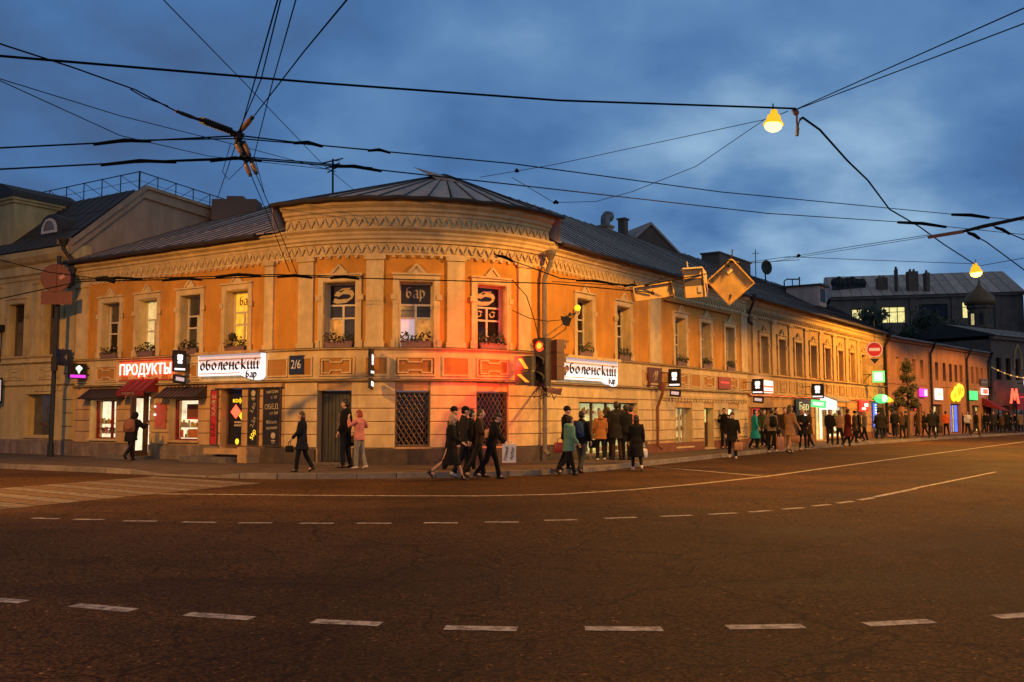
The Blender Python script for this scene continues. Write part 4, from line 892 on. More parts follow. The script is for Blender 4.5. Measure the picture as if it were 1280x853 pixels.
mb = MB(); M = PT.M(24.0, .05, 0); mb.hexa([M @ Vector(p) for p in ((-.8, 2.5, 0), (2.2, 2.3, 0), (2.2, 1.9, 1.5), (-.8, 2.1, 1.5), (-.8, 3.2, 0), (2.2, 3.0, 0), (2.2, 1.95, 1.55), (-.8, 2.15, 1.55))]); mb.build('red_awning', REDF, H3)

# ------------------------------------------------------------------ pale yellow house on the left, with its tall dark roof
HL = thing('pale_house', 'pale yellow house with dark attic roof and grey gable at the left end', 'building', tuple(PM.p(-6, 0, 0)))
AL, BL = -16., -.04
UL2 = [-1.65, -4.05, -6.45, -8.9, -11.4]
opl = [(u - .55, u + .55, 3.95, 6.05) for u in UL2]; opg = [(-3.2, -1.35, .8, 2.45), (-8.5, -6.5, .8, 2.45)]
mb = MB(); PM.wall(mb, AL, BL, .1, 8.05, -.5, 0, opl + opg); mb.build('wall', PALE, HL)
for u in UL2: window(PM, HL, u, 3.95, 6.05, 1.1, [GLASSD, GLASSB], fm=BROWNF, surround=PALE, depth=.28, ped=False)
for a, b, c, d in opg:
    f, M = shop_window(a, b, c, d, [GLASSB], PALE, D=-.3, root=HL, lining=PALE)
    lettering('ЛОМБАРД', .2, M @ Matrix.Translation((.1, 1.25, 0)), BROWNF, f, fit=(1.1, .22))
    mb = MB(); mb.tube([M @ Vector((.1 + .12 * math.cos(t_), 1.75 + .2 * math.sin(t_), .005)) for t_ in [k * .52 for k in range(13)]], .014, 4); mb.build('window_emblem', BROWNF, f)
for a, b in ((-.75, -.1),): courses(PM, HL, a, b, [.7, 1.2, 1.7, 2.2, 2.7], [], PALE, -.02, .08)
pilaster(PM, HL, -.72, -.12, 3.2, 7.0, PALE); pilaster(PM, HL, -2.9, -2.6, 3.9, 6.9, PALE, 0, .05); pilaster(PM, HL, -5.4, -5.1, 3.9, 6.9, PALE, 0, .05)
for zz, d in ((2.75, .1), (3.62, .12), (3.85, .08)):
    mb = MB(); PM.sweep(mb, AL, BL, [(-.02, zz), (.03, zz), (d, zz + .05), (d, zz + .09), (-.02, zz + .1)]); mb.build('string_course', PALE, HL)
for a, b in ((-2.4, -1.2), (-4.7, -3.4), (-7, -5.8)): panel(PM, HL, a, b, 3.05, 3.45, .0, True, PALE, PALE)
for k in range(6):
    mb = MB(); M = PM.M(-2.6 + k * .3, .0, 2.55); mb.hexa([M @ Vector(p) for p in ((0, 0, 0), (.22, 0, 0), (.22, 0, .05), (0, 0, .05), (-.05 + .03 * k, .19, 0), (.2 + .03 * k, .19, 0), (.2 + .03 * k, .19, .05), (-.05 + .03 * k, .19, .05))]); mb.build('voussoir', PALE, HL)
mb = MB(); PM.box(mb, AL, BL, -.1, .1, 0, .68); mb.build('plinth', PLINTHL, HL)
mb = MB(); PM.sweep(mb, AL, BL, [(-.02, 6.95), (.05, 6.95), (.07, 7.1), (.16, 7.16), (.16, 7.5), (.3, 7.6), (.42, 7.78), (.44, 8.0), (-.02, 8.05)]); mb.build('cornice', PALE, HL)
# attic roof: steep front slope, shallow top
ZT, WT = 10.75, 2.7
prof = [(.45, 8.02), (-WT, ZT), (-7.0, 10.45), (-12, 8.0)]
RF = MB()
RF.add([PM.p(AL, d, z) for d, z in prof] + [PM.p(BL - .5, d, z) for d, z in prof], [(0, 4, 5, 1), (1, 5, 6, 2), (2, 6, 7, 3)])
rl = RF.build('roof', ROOFD, HL)
nL = 25; wL = (BL - .5 - AL) / nL; mel = sheet_mesh(wL, WT, ZT - 8.02, .45); mel2 = mel.copy(); mel2.materials.clear(); mel2.materials.append(ROOFD)
for k in range(nL): inst('roof_sheet', mel2, PM.M(AL + k * wL + .001, 0, 8.05), rl)
gm = MB()   # the gable end, facing right
gp = [PM.p(-.1, d, z) for d, z in ((.0, 6.9), (.42, 8.0), (-WT, ZT + .0), (-7.0, 10.42), (-7.2, 6.9))]
gq = [p - PM.dl.to_3d() * .45 for p in gp]
gm.add(gp + gq, [(0, 1, 2, 3, 4), (9, 8, 7, 6, 5)] + [(i, 5 + i, 5 + (i + 1) % 5, (i + 1) % 5) for i in range(5)]); gm.build('gable_wall', GABLE, HL)
gm = MB()
def rake(p, q, w_, o0, o1):
    a = PM.p(-.1, *p); b = PM.p(-.1, *q); dn = Vector((0, 0, -w_)); t0 = PM.dl.to_3d() * o0; t1 = PM.dl.to_3d() * o1
    gm.hexa([a + dn + t0, b + dn + t0, b + t0, a + t0, a + dn + t1, b + dn + t1, b + t1, a + t1])
rake((.45, 8.06), (-WT, ZT + .06), .42, .002, .14); rake((-WT, ZT + .06), (-7.0, 10.48), .42, .003, .138); rake((.46, 8.12), (-WT - .05, ZT + .14), .14, .0, .26); rake((-WT, ZT + .13), (-7.1, 10.56), .13, .001, .258)
gm.build('gable_moulding', GABLE, HL)
# dormer with a rounded top and half-round window
def attic_pt(u, d): return 8.02 + (ZT - 8.02) * (.45 - d) / (WT + .45)
M = PM.M(-2.55, -.55, 8.0); dm = MB()
arch = [(-.75, .3)] + [(-.75 * math.cos(t_), .95 + .62 * math.sin(t_)) for t_ in [k * math.pi / 10 for k in range(11)]] + [(.75, .3)]
dm.poly(arch, -2.2, .25, M); dmo = dm.build('dormer', ROOFD, HL)
fr = MB(); n_ = 11
for k in range(n_ - 1):
    t0, t1 = math.pi * k / (n_ - 1), math.pi * (k + 1) / (n_ - 1)
    fr.poly([(-.5 * math.cos(t0), .9 + .5 * math.sin(t0)), (-.5 * math.cos(t1), .9 + .5 * math.sin(t1)), (-.39 * math.cos(t1), .9 + .39 * math.sin(t1)), (-.39 * math.cos(t0), .9 + .39 * math.sin(t0))][::-1], .25, .31, M)
fr.box(-.5, .5, .8, .9, .25, .31, M); fw = fr.build('half_round_window', WOODF, dmo)
p = MB(); p.poly([(-.39 * math.cos(math.pi * k / 10), .9 + .39 * math.sin(math.pi * k / 10)) for k in range(11)][::-1], .251, .27, M); p.build('pane', GLASSB, fw)
# pale attic block at the picture's left edge
M = PM.M(-5.2, -.35, 8.0); tb = MB(); tb.box(-1.6, .35, -.2, 2.3, -2.4, .2, M); tb.box(-1.7, .43, 2.3, 2.42, -2.5, .28, M); tb.box(-1.8, .5, 2.42, 2.52, -2.6, .36, M); att = tb.build('attic_block', PALE, HL)
tb = MB(); tb.poly([(-1.85, 2.525), (.55, 2.525), (.4, 2.8), (-.2, 3.1), (-.65, 3.2), (-1.1, 3.1), (-1.7, 2.8)], -2.6, .4, M); tb.build('attic_roof', ROOFD, att)
# railing along the ridge
rl_ = MB(); prev = None
pts_ = [PM.p(-.3 - k * 1.25, -WT, ZT) for k in range(12)]
pts2 = [PM.p(-.35, -WT - .9 * k, ZT - .06 * k) for k in range(6)]
for seq in (pts_, pts2):
    for i, p in enumerate(seq): rl_.tube([p, p + Vector((0, 0, .78))], .022, 5)
    for a, b in zip(seq[:-1], seq[1:]):
        up = Vector((0, 0, .76)); rl_.tube([a + up, b + up], .022, 5); rl_.tube([a + Vector((0, 0, .05)), b + up], .014, 4); rl_.tube([a + Vector((0, 0, .4)), b + Vector((0, 0, .4))], .01, 4)
rl_.build('roof_railing', IRON, HL)
rain_pipe(PM, HL, -.35, 6.4, 8.0, .22, .08, ROOFD, .5, .25)
mb = MB(); M = PM.M(-5.1, .02, 0); mb.box(-.25, .25, 5.0, 5.25, .02, .5, M); mb.tube([M @ Vector((0, 5.1, 0)), M @ Vector((.2, 4.4, .12)), M @ Vector((.05, 3.7, .05))], .02, 5); mb.build('wall_camera', IRON, HL)
mb = MB(); PM.box(mb, -.9, -.3, .05, .42, 7.95, 8.3); mb.build('eave_corner_block', GABLE, HL)

# ------------------------------------------------------------------ things on the roofs
def rchim(u, run, w, d, h, label, name='chimney', cowl=False, m=GABLE, parent=None):
    z = ZR - (1 - run / RUNR) * (ZR - ZE) if run < RUNR else ZR; M = PM.M(u, -run, z)
    t = thing(name, label, 'chimney', tuple(M.to_translation()))
    mb = MB(); mb.box(-w / 2, w / 2, -1.2, h, -d / 2, d / 2, M); mb.box(-w / 2 - .06, w / 2 + .06, h, h + .1, -d / 2 - .06, d / 2 + .06, M); mb.build('stack', m, t)
    if cowl:
        mb = MB(); mb.tube([M @ Vector(p) for p in ((0, h + .1, 0), (0, h + .35, 0), (.05, h + .52, 0), (.18, h + .62, 0), (.42, h + .63, 0))], [.24, .24, .25, .26, .28], 12); mb.build('cowl', PIPE, t)
    return t
rchim(35.04, RUNR, .55, .6, .05, 'plaster chimney with a bent metal cowl on the grey roof', cowl=True)
rchim(40.6, RUNR + 2, .42, .42, 1.6, 'small square chimney behind the dark roof gable', m=DARKB)
g = thing('roof_gable', 'dark triangular roof gable rising behind the grey ridge, beside a small chimney', 'dormer', tuple(PM.p(40, -RUNR, ZR)))
M = PM.M(40.6, -RUNR - .8, ZR); mb = MB(); mb.poly([(-1.6, -.6), (2.6, -.6), (.5, 1.25)], -2.5, 0, M @ Matrix.Rotation(rad(-35), 4, 'Y')); mb.build('gable_wall', mat('brown_plaster', (.14, .09, .06), .9, .2, 2), g)
mb = MB(); q = M @ Matrix.Rotation(rad(-35), 4, 'Y'); mb.poly([(-1.75, -.6), (-1.6, -.6), (.5, 1.25), (2.6, -.6), (2.75, -.6), (.5, 1.4)], -2.6, .12, q); mb.build('gable_roof', ROOF, g)
v_ = thing('roof_vent_block', 'long low dark brick block on the ridge of the tan house', 'chimney', tuple(PM.p(51.8, -RUNR, ZR)))
M = PM.M(51.8, -RUNR - .5, ZR); mb = MB(); mb.box(-2.6, 2.6, -.4, .75, -.6, .6, M); mb.box(-2.7, 2.7, .75, .85, -.66, .66, M); mb.build('stack', DARKB, v_)
hd = thing('roof_hatch', 'small dark dormer hatch low on the tan house roof', 'dormer', tuple(PM.p(55.0, -2.0, 8.8)))
M = PM.M(54.2, -1.7, 8.6); mb = MB(); mb.box(-.7, .7, -.1, 1.15, -1.6, .5, M); mb.build('cheeks', ROOF, hd); mb = MB(); mb.box(-.85, .85, 1.15, 1.27, -1.9, .7, M); mb.build('hatch_roof', ROOFD, hd); mb = MB(); mb.box(-.5, .5, .15, 1.0, .5, .52, M); mb.build('hatch_door', IRON, hd)
ds = thing('satellite_dish', 'dark round satellite dish on the ridge of the tan house', 'satellite dish', tuple(PM.p(57.5, -RUNR, ZR)))
M = PM.M(57.5, -RUNR, ZR + .9) @ Matrix.Rotation(rad(-25), 4, 'Y'); mb = MB(); mb.lathe([(.02, -.07), (.2, -.05), (.36, .0), (.5, .08), (.51, .1), (.35, .02), (.02, -.04)], 20, M); mb.build('dish', IRON, ds)
mb = MB(); mb.tube([PM.p(57.5, -RUNR, ZR - .2), PM.p(57.5, -RUNR - .06, ZR + .85)], .05, 6); mb.tube([M @ Vector((0, -.4, .05)), M @ Vector((0, 0, .45))], .02, 5); mb.build('mast', IRON, ds)
an = thing('roof_antenna', 'thin television antenna with crossbars on the roof left of the dome', 'antenna', (-7.58,40.00,10.94))
mb = MB(); b_ = Vector((-7.58,40.00,10.70)); t_ = Vector((-7.60,40.00,12.46)); mb.tube([b_, t_], .045, 5); mb.build('mast', IRON, an)
mb = MB()
for k, (h, l) in enumerate(((-.1, .45), (-.3, .32), (-.45, .25))): mb.tube([t_ + Vector((-l, .1 * k, h - .08)), t_ + Vector((l, -.1, h + .1))], .03, 4)
mb.tube([t_ + Vector((.0, -.3, -.15)), t_ + Vector((.25, .3, .0))], .015, 4); mb.build('crossbars', IRON, an)
an2 = thing('roof_antenna', 'short thin antenna rod next to the satellite dish', 'antenna', tuple(PM.p(55.6, -RUNR, ZR)))
mb = MB(); b_ = PM.p(55.6, -RUNR, ZR - .1); mb.tube([b_, b_ + Vector((0, 0, 2.0))], .03, 5); mb.build('mast', IRON, an2); mb = MB(); mb.tube([b_ + Vector((-.25, 0, 1.7)), b_ + Vector((.25, 0, 1.75))], .02, 4); mb.build('crossbars', IRON, an2)
c2 = thing('chimney', 'dark wide ruined chimney on the left wing roof below the railing', 'chimney', (-11.37,39.00,10.08))
mb = MB(); c = Vector((-11.85,41.00,10.51)); mb.box(-1.0, .9, -.5, .5, -1.5, .35, Matrix.Translation(c)); mb.box(-.4, .3, -.4, .4, .35, .5, Matrix.Translation(c)); mb.build('stack', DARKB, c2)

# ------------------------------------------------------------------ far buildings
def far_block(name, label, X0, Y0, X1, Y1, z1, m, depth=16, z0=0, roof_h=2.5, roof_m=ROOFD, wins=(), wl=None, cor=True, kinds=None, back=None):
    P = Path((X0, Y0), (X1 - X0, Y1 - Y0), 400, 5, .01); L = math.hypot(X1 - X0, Y1 - Y0)
    t = thing(name, label, 'building', (X0, Y0, 0))
    opn = [(a, b, c, d) for a, b, c, d, k in wins]
    mb = MB(); P.wall(mb, 0, L, z0, z1, -.6, 0, opn); mb.box(0, L, z0, z1, -depth, -.6, P.M(0, 0, 0)); mb.build('wall', m, t)
    for a, b, c, d, k in wins:
        M = P.M((a + b) / 2, -.3, 0); w = (b - a) / 2; fr = MB(); q = .09
        for x0, x1, y0, y1 in [(-w, -w + q, c, d), (w - q, w, c, d), (-w + q, w - q, c, c + q), (-w + q, w - q, d - q, d)] + [(-w + 2 * w * j / k[1] - .05, -w + 2 * w * j / k[1] + .05, c + q, d - q) for j in range(1, k[1])]: fr.box(x0, x1, y0, y1, -.05, .06, M)
        if k[2]: fr.box(-w + q, w - q, c + (d - c) * .66, c + (d - c) * .66 + .08, -.05, .065, M)
        f = fr.build('window', IRON, t); p = MB(); p.box(-w, w, c, d, -.04, 0, M); p.build('pane', k[0], f)
    if cor: mb = MB(); P.box(mb, -.1, L + .1, -.1, .35, z1, z1 + .35); mb.build('cornice', m, t)
    if roof_h:
        mb = MB(); a = z1 + .35; mb.add([P.p(-.2, .5, a), P.p(L + .2, .5, a), P.p(L + .2, -depth / 2, a + roof_h), P.p(-.2, -depth / 2, a + roof_h), P.p(-.2, -depth, a), P.p(L + .2, -depth, a)], [(0, 1, 2, 3), (3, 2, 5, 4), (0, 3, 4), (1, 5, 2)]); r = mb.build('roof', roof_m, t)
        n = max(1, int(L / 1.3)); me = sheet_mesh(L / n, depth / 2, roof_h, .5)
        for k in range(n): inst('roof_sheet', me, P.M(k * L / n, 0, a + .04), r)
    return t, P, L
W1_, W0_ = LITOFF, GLASSD
fb, PF, LF = far_block('office_block', 'big dark block with grey roof and yellow lit windows behind the row', 43.5, 130, 66.5, 124, 17.3, mat('brown_render', (.22, .155, .11), .9, .2, 1, stain=.2), 22, wins=[(2.6, 5.6, 13.9, 16.0, (W1_, 3, 1)), (6.4, 9.4, 14.0, 16.2, (W1_, 3, 1)), (11.1, 14.6, 14.2, 16.4, (W0_, 4, 1)), (16.4, 19.9, 14.4, 16.6, (W1_, 5, 1)), (2.6, 5.6, 9.5, 12, (W0_, 3, 1)), (7.4, 9.9, 9.5, 12, (W0_, 3, 1)), (11.1, 14.6, 9.5, 12, (W0_, 4, 1))], roof_h=4.3, roof_m=ROOF)
for u in (6.0, 10.3, 15.4, 20.6): pilaster(PF, fb, u - .3, u + .3, 8, 17.2, MATS['brown_render'], 0, .25)
def small_chim(p, w, h, label, pots=1):
    t = thing('chimney', label, 'chimney', p); mb = MB(); x, y, z = p; mb.box(x - w / 2, x + w / 2, y - .5, y + .5, z - 2, z + h); mb.build('stack', DARKB, t)
    mb = MB()
    for k in range(pots): mb.tube([(x + (k - (pots - 1) / 2) * .5, y, z + h), (x + (k - (pots - 1) / 2) * .5, y, z + h + .35)], .16, 8)
    mb.build('pots', DARKB, t); return t
small_chim((50.83,131.00,19.92), 1.3, .6, 'small chimney on the grey roof of the far office block, left one', 2); small_chim((54.19,129.00,20.18), 1.3, .9, 'taller chimney with pots on the far office block roof', 2); small_chim((55.71,128.00,20.26), .5, .5, 'thin pipe on the far office block roof')
small_chim((52.03,129.00,20.40), .15, 1.0, 'slim rod standing between the two far chimneys')
# sooty roofline with pipes left of the office block
t = thing('roof_vents', 'row of rounded black vents on the far roof behind the tan house', 'vents', (46.92,133.00,20.31))
for k, (px_, r_) in enumerate(((1046, .7), (1051, .8), (1056, .75), (1062, .85), (1068, .8), (1074, .7), (1080, .75))):
    mb = MB(); c = Vector((46.92,133.00,20.31)); x = 45.1 + 3.77 * (px_ - 1046) / 34; mb.ball((x, 133, c.z - .2 + .15 * math.sin(k * 2)), (.62, .5, r_), 8, 6); mb.box(x - .35, x + .35, 132.7, 133.3, c.z - 2.2, c.z - .2); mb.build('vent', IRON, t)
t = thing('roof_pipe', 'bent black pipe frame standing on the far roof', 'pipe', tuple(PM.p(63.0, -RUNR, ZR)))
mb = MB(); c = PM.p(63.0, -RUNR, ZR + .55); mb.tube([c + Vector(v) for v in ((-.6, 0, -.8), (-.6, 0, .05), (-.4, 0, .18), (.45, 0, .18), (.52, 0, .35), (.52, 0, -.8))], .05, 6); mb.tube([c + Vector(v) for v in ((0, 0, -.8), (0, 0, .18))], .04, 6); mb.build('pipe', IRON, t)
fb2, PF2, LF2 = far_block('tall_block', 'dark tall block with a pointed roof top at the right edge', 66.7, 121, 84, 112, 18.2, mat('grey_brown_render', (.18, .13, .10), .9, .2, 1, stain=.2), 18, wins=[(1.5, 4.3, 13.4, 15.8, (W0_, 4, 1)), (5.5, 8.3, 13.4, 15.8, (W0_, 4, 1)), (1.5, 4.3, 9.6, 12, (W0_, 4, 1)), (5.5, 8.3, 9.6, 12, (W0_, 4, 1)), (9.5, 12.5, 13.4, 15.8, (W0_, 4, 1)), (9.5, 12.5, 9.6, 12, (W0_, 4, 1)), (1.5, 4.3, 5.8, 8, (W0_, 4, 1)), (5.5, 8.3, 5.8, 8, (W0_, 4, 1))], roof_h=1.2)
mb = MB(); M = PF2.M(2.6, -1.0, 18.5); mb.poly([(-2.4, 0), (2.4, 0), (2.4, .7), (0, 2.5), (-2.4, .7)], -2.5, 0, M); mb.build('roof_gable', MATS['grey_brown_render'], fb2)
fb3, PF3, LF3 = far_block('dark_house', 'dark brown house with arched window beyond the terracotta house', 47.5, 95, 68, 110, 9.2, DARKB, 10, wins=[(.9, 1.9, 5.2, 7.4, (W0_, 2, 0)), (2.8, 3.8, 5.2, 7.4, (W0_, 2, 0)), (4.7, 5.7, 5.2, 7.4, (W0_, 2, 0)), (.8, 3.2, .3, 2.6, (GLASSB, 3, 1)), (4.2, 7.2, .3, 2.6, (GLASSB, 3, 1)), (6.8, 7.8, 5.2, 7.4, (W0_, 2, 0))], roof_h=1.5)
mb = MB(); M = PF3.M(5.2, .05, 7.4)
for s_ in (-1, 1): mb.tube([M @ Vector((s_ * .75, -1.0, 0)), M @ Vector((s_ * .75, .1, 0)), M @ Vector((s_ * .45, .9, 0)), M @ Vector((0, 1.5, 0))], .12, 6)
mb.build('arched_moulding', TANC, fb3)
# church tower with onion dome
ch = thing('church_tower', 'small church tower with a dull golden onion dome at the right', 'church tower', (56, 112, 0))
cx, cy = 54.9, 112.0; zb = 1.6 + (520 - 412) / 1200 * 112
T_ = Matrix.Translation((cx, cy, 0)); oct_ = MB(); oct_.lathe([(1.4, 0), (1.4, zb + .0), (1.5, zb + .1), (1.5, zb + .3), (1.3, zb + .35), (1.3, zb + 2.3), (1.5, zb + 2.5), (1.55, zb + 2.75), (1.35, zb + 2.8)], 8, T_); oct_.build('drum', mat('dark_church_plaster', (.16, .10, .06), .85, .2, 2), ch)
for k in range(8):
    a = (k + .5) * math.pi / 4; M = T_ @ Matrix.Rotation(a, 4, 'Z') @ Matrix.Translation((1.2, 0, zb + .5))
    mb = MB(); mb.box(-.06, .012, -.22, .22, 0, 1.3, M); mb.build('drum_window', LITW if k == 4 else GLASSD, ch)
    mb = MB(); mb.tube([M @ Vector((.02, -.3, 0)), M @ Vector((.02, -.3, 1.3)), M @ Vector((.02, 0, 1.65)), M @ Vector((.02, .3, 1.3)), M @ Vector((.02, .3, 0))], .06, 5); mb.build('drum_arch', MATS['dark_church_plaster'], ch)
dome = MB(); dome.lathe([(1.35, zb + 2.75), (1.66, zb + 3.0), (1.72, zb + 3.4), (1.5, zb + 3.9), (1.0, zb + 4.4), (.45, zb + 4.85), (.16, zb + 5.3), (.07, zb + 5.9)], 24, T_); dome.build('onion_dome', GOLD, ch, smooth=True)
mb = MB(); z = zb + 5.8; mb.tube([(cx, cy, z), (cx, cy, z + 1.6)], .05, 5); mb.tube([(cx - .4, cy, z + 1.05), (cx + .4, cy, z + 1.05)], .05, 5); mb.tube([(cx - .22, cy, z + .6), (cx + .22, cy, z + .7)], .04, 5); mb.build('cross', GOLD, ch)
# trees
def tree(name, label, base, h, r, seed, cat='tree', conif=False, n=900, zlow=.3, m=LEAFT, group=None):
    rn = random.Random(seed); t = thing(name, label, cat, base, group=group); mb = MB(); B = Vector(base)
    top = B + Vector((0, 0, h * .9)); mb.tube([B, B + Vector((.05, 0, h * .4)), top], [r * .09, r * .06, r * .015], 8)
    limbs = []
    for k in range(10):
        z = h * rn.uniform(zlow, .8); a = rn.uniform(0, 6.28); L = r * (1 - z / h * .6) * rn.uniform(.6, 1); p0 = B + Vector((0, 0, z)); p1 = p0 + Vector((math.cos(a) * L, math.sin(a) * L, L * (.1 if conif else .5))); limbs.append((p0, p1)); mb.tube([p0, (p0 + p1) / 2 + Vector((0, 0, .08 * L)), p1], [r * .035, r * .022, r * .008], 5)
    mb.build('trunk', BARK, t); cr_ = MB()
    cl = []
    for k in range(26):
        if conif: z = h * (zlow + (1 - zlow) * rn.random()); rr = r * (1 - (z / h - zlow) / (1 - zlow)) * rn.uniform(.4, 1)
        else: z = h * rn.uniform(zlow + .1, .95); rr = r * rn.random() ** .6 * math.sin(math.pi * min(1, max(.12, (z / h - zlow) / (1 - zlow) * .85 + .12)))
        a = rn.uniform(0, 6.28); cl.append((B + Vector((math.cos(a) * rr, math.sin(a) * rr, z)), r * rn.uniform(.16, .34)))
    for k in range(n):
        c, cr0 = rn.choice(cl); d = Vector((rn.gauss(0, 1), rn.gauss(0, 1), rn.gauss(0, .8))).normalized() * cr0 * rn.random() ** .35; p = c + d
        a = Vector((rn.gauss(0, 1), rn.gauss(0, 1), rn.gauss(0, 1))).normalized() * r * rn.uniform(.04, .08); b = a.orthogonal().normalized() * a.length * .6
        cr_.add([p - a, p + b, p + a, p - b], [(0, 1, 2, 3)])
    cr_.build('crown', m, t); return t
tree('broadleaf_tree', 'dark rounded tree directly behind the terracotta roof', (39.5, 104, 0), 13.0, 4.6, 5, n=2600, zlow=.35)
tree('broadleaf_tree', 'dark tree left of the onion dome, below the lit office windows', (47, 108, 0), 13.6, 5.0, 6, n=2600, zlow=.35)
tree('broadleaf_tree', 'dark tree rising between the tan roof and the office block', (43.8, 116, 0), 14.6, 4.6, 9, n=2400, zlow=.35)
tree('street_tree', 'small dark conifer on the pavement between the tan and terracotta houses', (26.12,63.50,0.13), 4.9, 1.15, 8, conif=True, n=4200, zlow=.36)

# ------------------------------------------------------------------ signs on the buildings
def sign(name, label, M, cat='sign', group=None): return thing(name, label, cat, tuple(M.to_translation()), group=group)
# bar light box: white panel with penned letters and a drop at the lower right
def bar_sign(u, z, w, h, label, weight=.2):
    M = PM.M(u, .06, z); t = sign('bar_sign', label, M)
    b = MB(); b.box(-w / 2, w / 2, -h / 2, h / 2, .03, .2, M); b.build('light_box', SIGNW, t)
    b = MB(); b.poly([(w / 2 - .95, -h / 2 - .004), (w / 2 - .75, -h / 2 - .07), (w / 2 - .5, -h / 2 - .14), (w / 2 - .25, -h / 2 - .18), (w / 2 - .08, -h / 2 - .14), (w / 2, -h / 2 - .06), (w / 2, -h / 2 - .004)], .03, .2, M); b.build('light_box_drop', SIGNW, t)
    b = MB(); b.box(-w / 2 + .05, w / 2 - .05, h / 2 - .24, h / 2 - .005, .2, .21, M); b.box(-w / 2 + .08, w / 2 - .05, -.03, h / 2 - .25, .2, .206, M); b.build('upper_panel', SIGNV, t)
    b = MB(); b.box(-w / 2 - .02, w / 2 + .02, h / 2 + .0, h / 2 + .1, 0, .34, M); b.box(-w / 2 + .05, w / 2 - .03, h / 2 - .17, h / 2 - .14, .2, .235, M); b.box(-w / 2 + .05, w / 2 - 1.0, -h / 2 + .06, -h / 2 + .085, .2, .215, M); b.build('canopy_rail', PINKC if u < 15 else CREAM, t)
    pen_text('оболенский', M @ Matrix.Translation((0, -.02, .212)), w * .93, h * .50, INK, t, weight=.19)
    q = M @ Matrix.Translation((w / 2 - .45, -h / 2 - .0, .212)); pen_text('бар', q, .52, .22, INK, t, weight=.24)
    return t
bar_sign(8.6, 3.25, 3.0, .68, 'white lit bar sign with black lettering over the porch, left of the house number')
bar_sign(22.65, 3.2, 3.9, .72, 'white lit bar sign with black lettering beside the traffic light')
# food shop neon
M = PM.M(4.2, .1, 3.2); t = sign('neon_shop_sign', 'red neon food shop letters over the dark red door awning', M)
b = MB(); b.box(-1.55, 1.55, -.36, -.33, -.05, .02, M); b.box(-1.55, 1.55, .33, .36, -.05, .02, M); b.build('rail', REDP, t)
lettering('ПРОДУКТЫ', .6, M @ Matrix.Translation((0, 0, .03)), SIGNR, t, fit=(2.85, .56), ext=.02)
lettering('ПРОДУКТЫ', .6, M @ Matrix.Translation((0, .0, .062)), SIGNRW, t, name='inner_lettering', fit=(2.78, .47), ext=.012)
# blade signs: lit figure on a black box
def blade(u, z, w, h, label, sgn, out=.75, small=None, d=.08, foot=None):
    M = PM.Mblade(u, out, z, sgn); t = sign('blade_sign', label, M)
    b = MB(); b.box(-w / 2, w / 2, -h / 2, h / 2, -d / 2, d / 2, M); b.build('box', INK, t)
    f = MB(); e = d / 2
    k = min(w, h)
    for cx, cy, r in ((-.1, .27, .13), (.1, .27, .13), (-.1, .1, .12), (.1, .1, .12), (0, -.06, .13), (-.1, -.14, .1), (.1, -.14, .1), (0, .15, .13)): f.lathe([(r * k, 0), (r * k, .012 + abs(cx) * .02 + abs(cy) * .004), (r * k * .9, .02)], 12, M @ Matrix.Translation((cx * k, cy * k + .04 * h, e)))
    f.build('emblem', SIGNW, t)
    f = MB(); f.box(-w * .42, w * .42, -h * .42, -h * .33, e, e + .015, M); f.build('lit_bar', SIGNW, t)
    if small:
        Ms = M @ Matrix.Translation((small[3] if len(small) > 3 else .02, -h / 2 - .1 - small[1] / 2, 0)) @ Matrix.Rotation(rad(-6), 4, 'Z'); b = MB(); b.box(-small[0] / 2, small[0] / 2, -small[1] / 2, small[1] / 2, -d / 2, d / 2, Ms); sm = b.build('lower_box', INK if small[2] != SIGNG else SIGNG, t)
        f = MB(); f.box(-small[0] * .36, small[0] * .36, -small[1] * .22, small[1] * .22, e, e + .012, Ms); f.build('lower_lit_strip', SIGNGW if small[2] == SIGNG else small[2], sm)
    n = PM.n(u); b = MB(); a0 = PM.p(u, 0, z + h * .3); b.tube([a0, PM.p(u, out - w / 2 - .03, z + h * .3), PM.p(u, out - w / 2 - .03, z - h * .25), PM.p(u, 0, z - h * .25)], .02, 6); b.build('bracket', IRON, t); return t
blade(6.5, 3.42, .5, .72, 'black blade sign with white lit emblem right of the red neon letters', 1, .55, (.46, .28, SIGNV))
blade(14.0, 3.2, .5, .8, 'narrow black blade sign with white emblem on the rounded corner', 1, .55, (.42, .3, SIGNRW))
blade(28.5, 3.1, .52, .72, 'black blade sign with white emblem, nearest one on the right street front', -1, .7, (.46, .28, SIGNV))
blade(37.3, 2.98, .56, .72, 'black blade sign with white emblem at the joint of ochre and tan houses', -1, .8, (.5, .32, SIGNV))
blade(46.0, 2.95, .66, .8, 'black blade sign with white emblem above a green lit strip', -1, .9, (.8, .4, SIGNG))
# ice cream sign on the left end of the ochre house
M = PM.Mblade(.85, .5, 3.22, 1) @ Matrix.Scale(.76, 4); t = sign('ice_cream_sign', 'black box sign with white ice cream cone over a magenta strip', M)
b = MB(); b.box(-.5, .42, -.36, .38, -.06, .06, M); b.build('box', INK, t)
b = MB(); b.poly([(-.0, -.14), (.1, .08), (-.1, .08)], .06, .075, M)
for cx, cy in ((-.08, .14), (.08, .14), (0, .2), (0, .1)): b.lathe([(.09, 0), (.09, .014 + abs(cx) * .05 + cy * .01), (.07, .02)], 10, M @ Matrix.Translation((cx, cy, .06)))
b.build('cone_emblem', SIGNGW, t); b = MB(); b.box(-.44, .36, -.31, -.17, .06, .075, M); b.build('magenta_strip', SIGNP, t)
b = MB(); b.tube([PM.p(.85, 0, 3.35), PM.p(.85, .2, 3.35), PM.p(.85, .2, 3.1), PM.p(.85, 0, 3.1)], .025, 6); b.build('bracket', IRON, t)
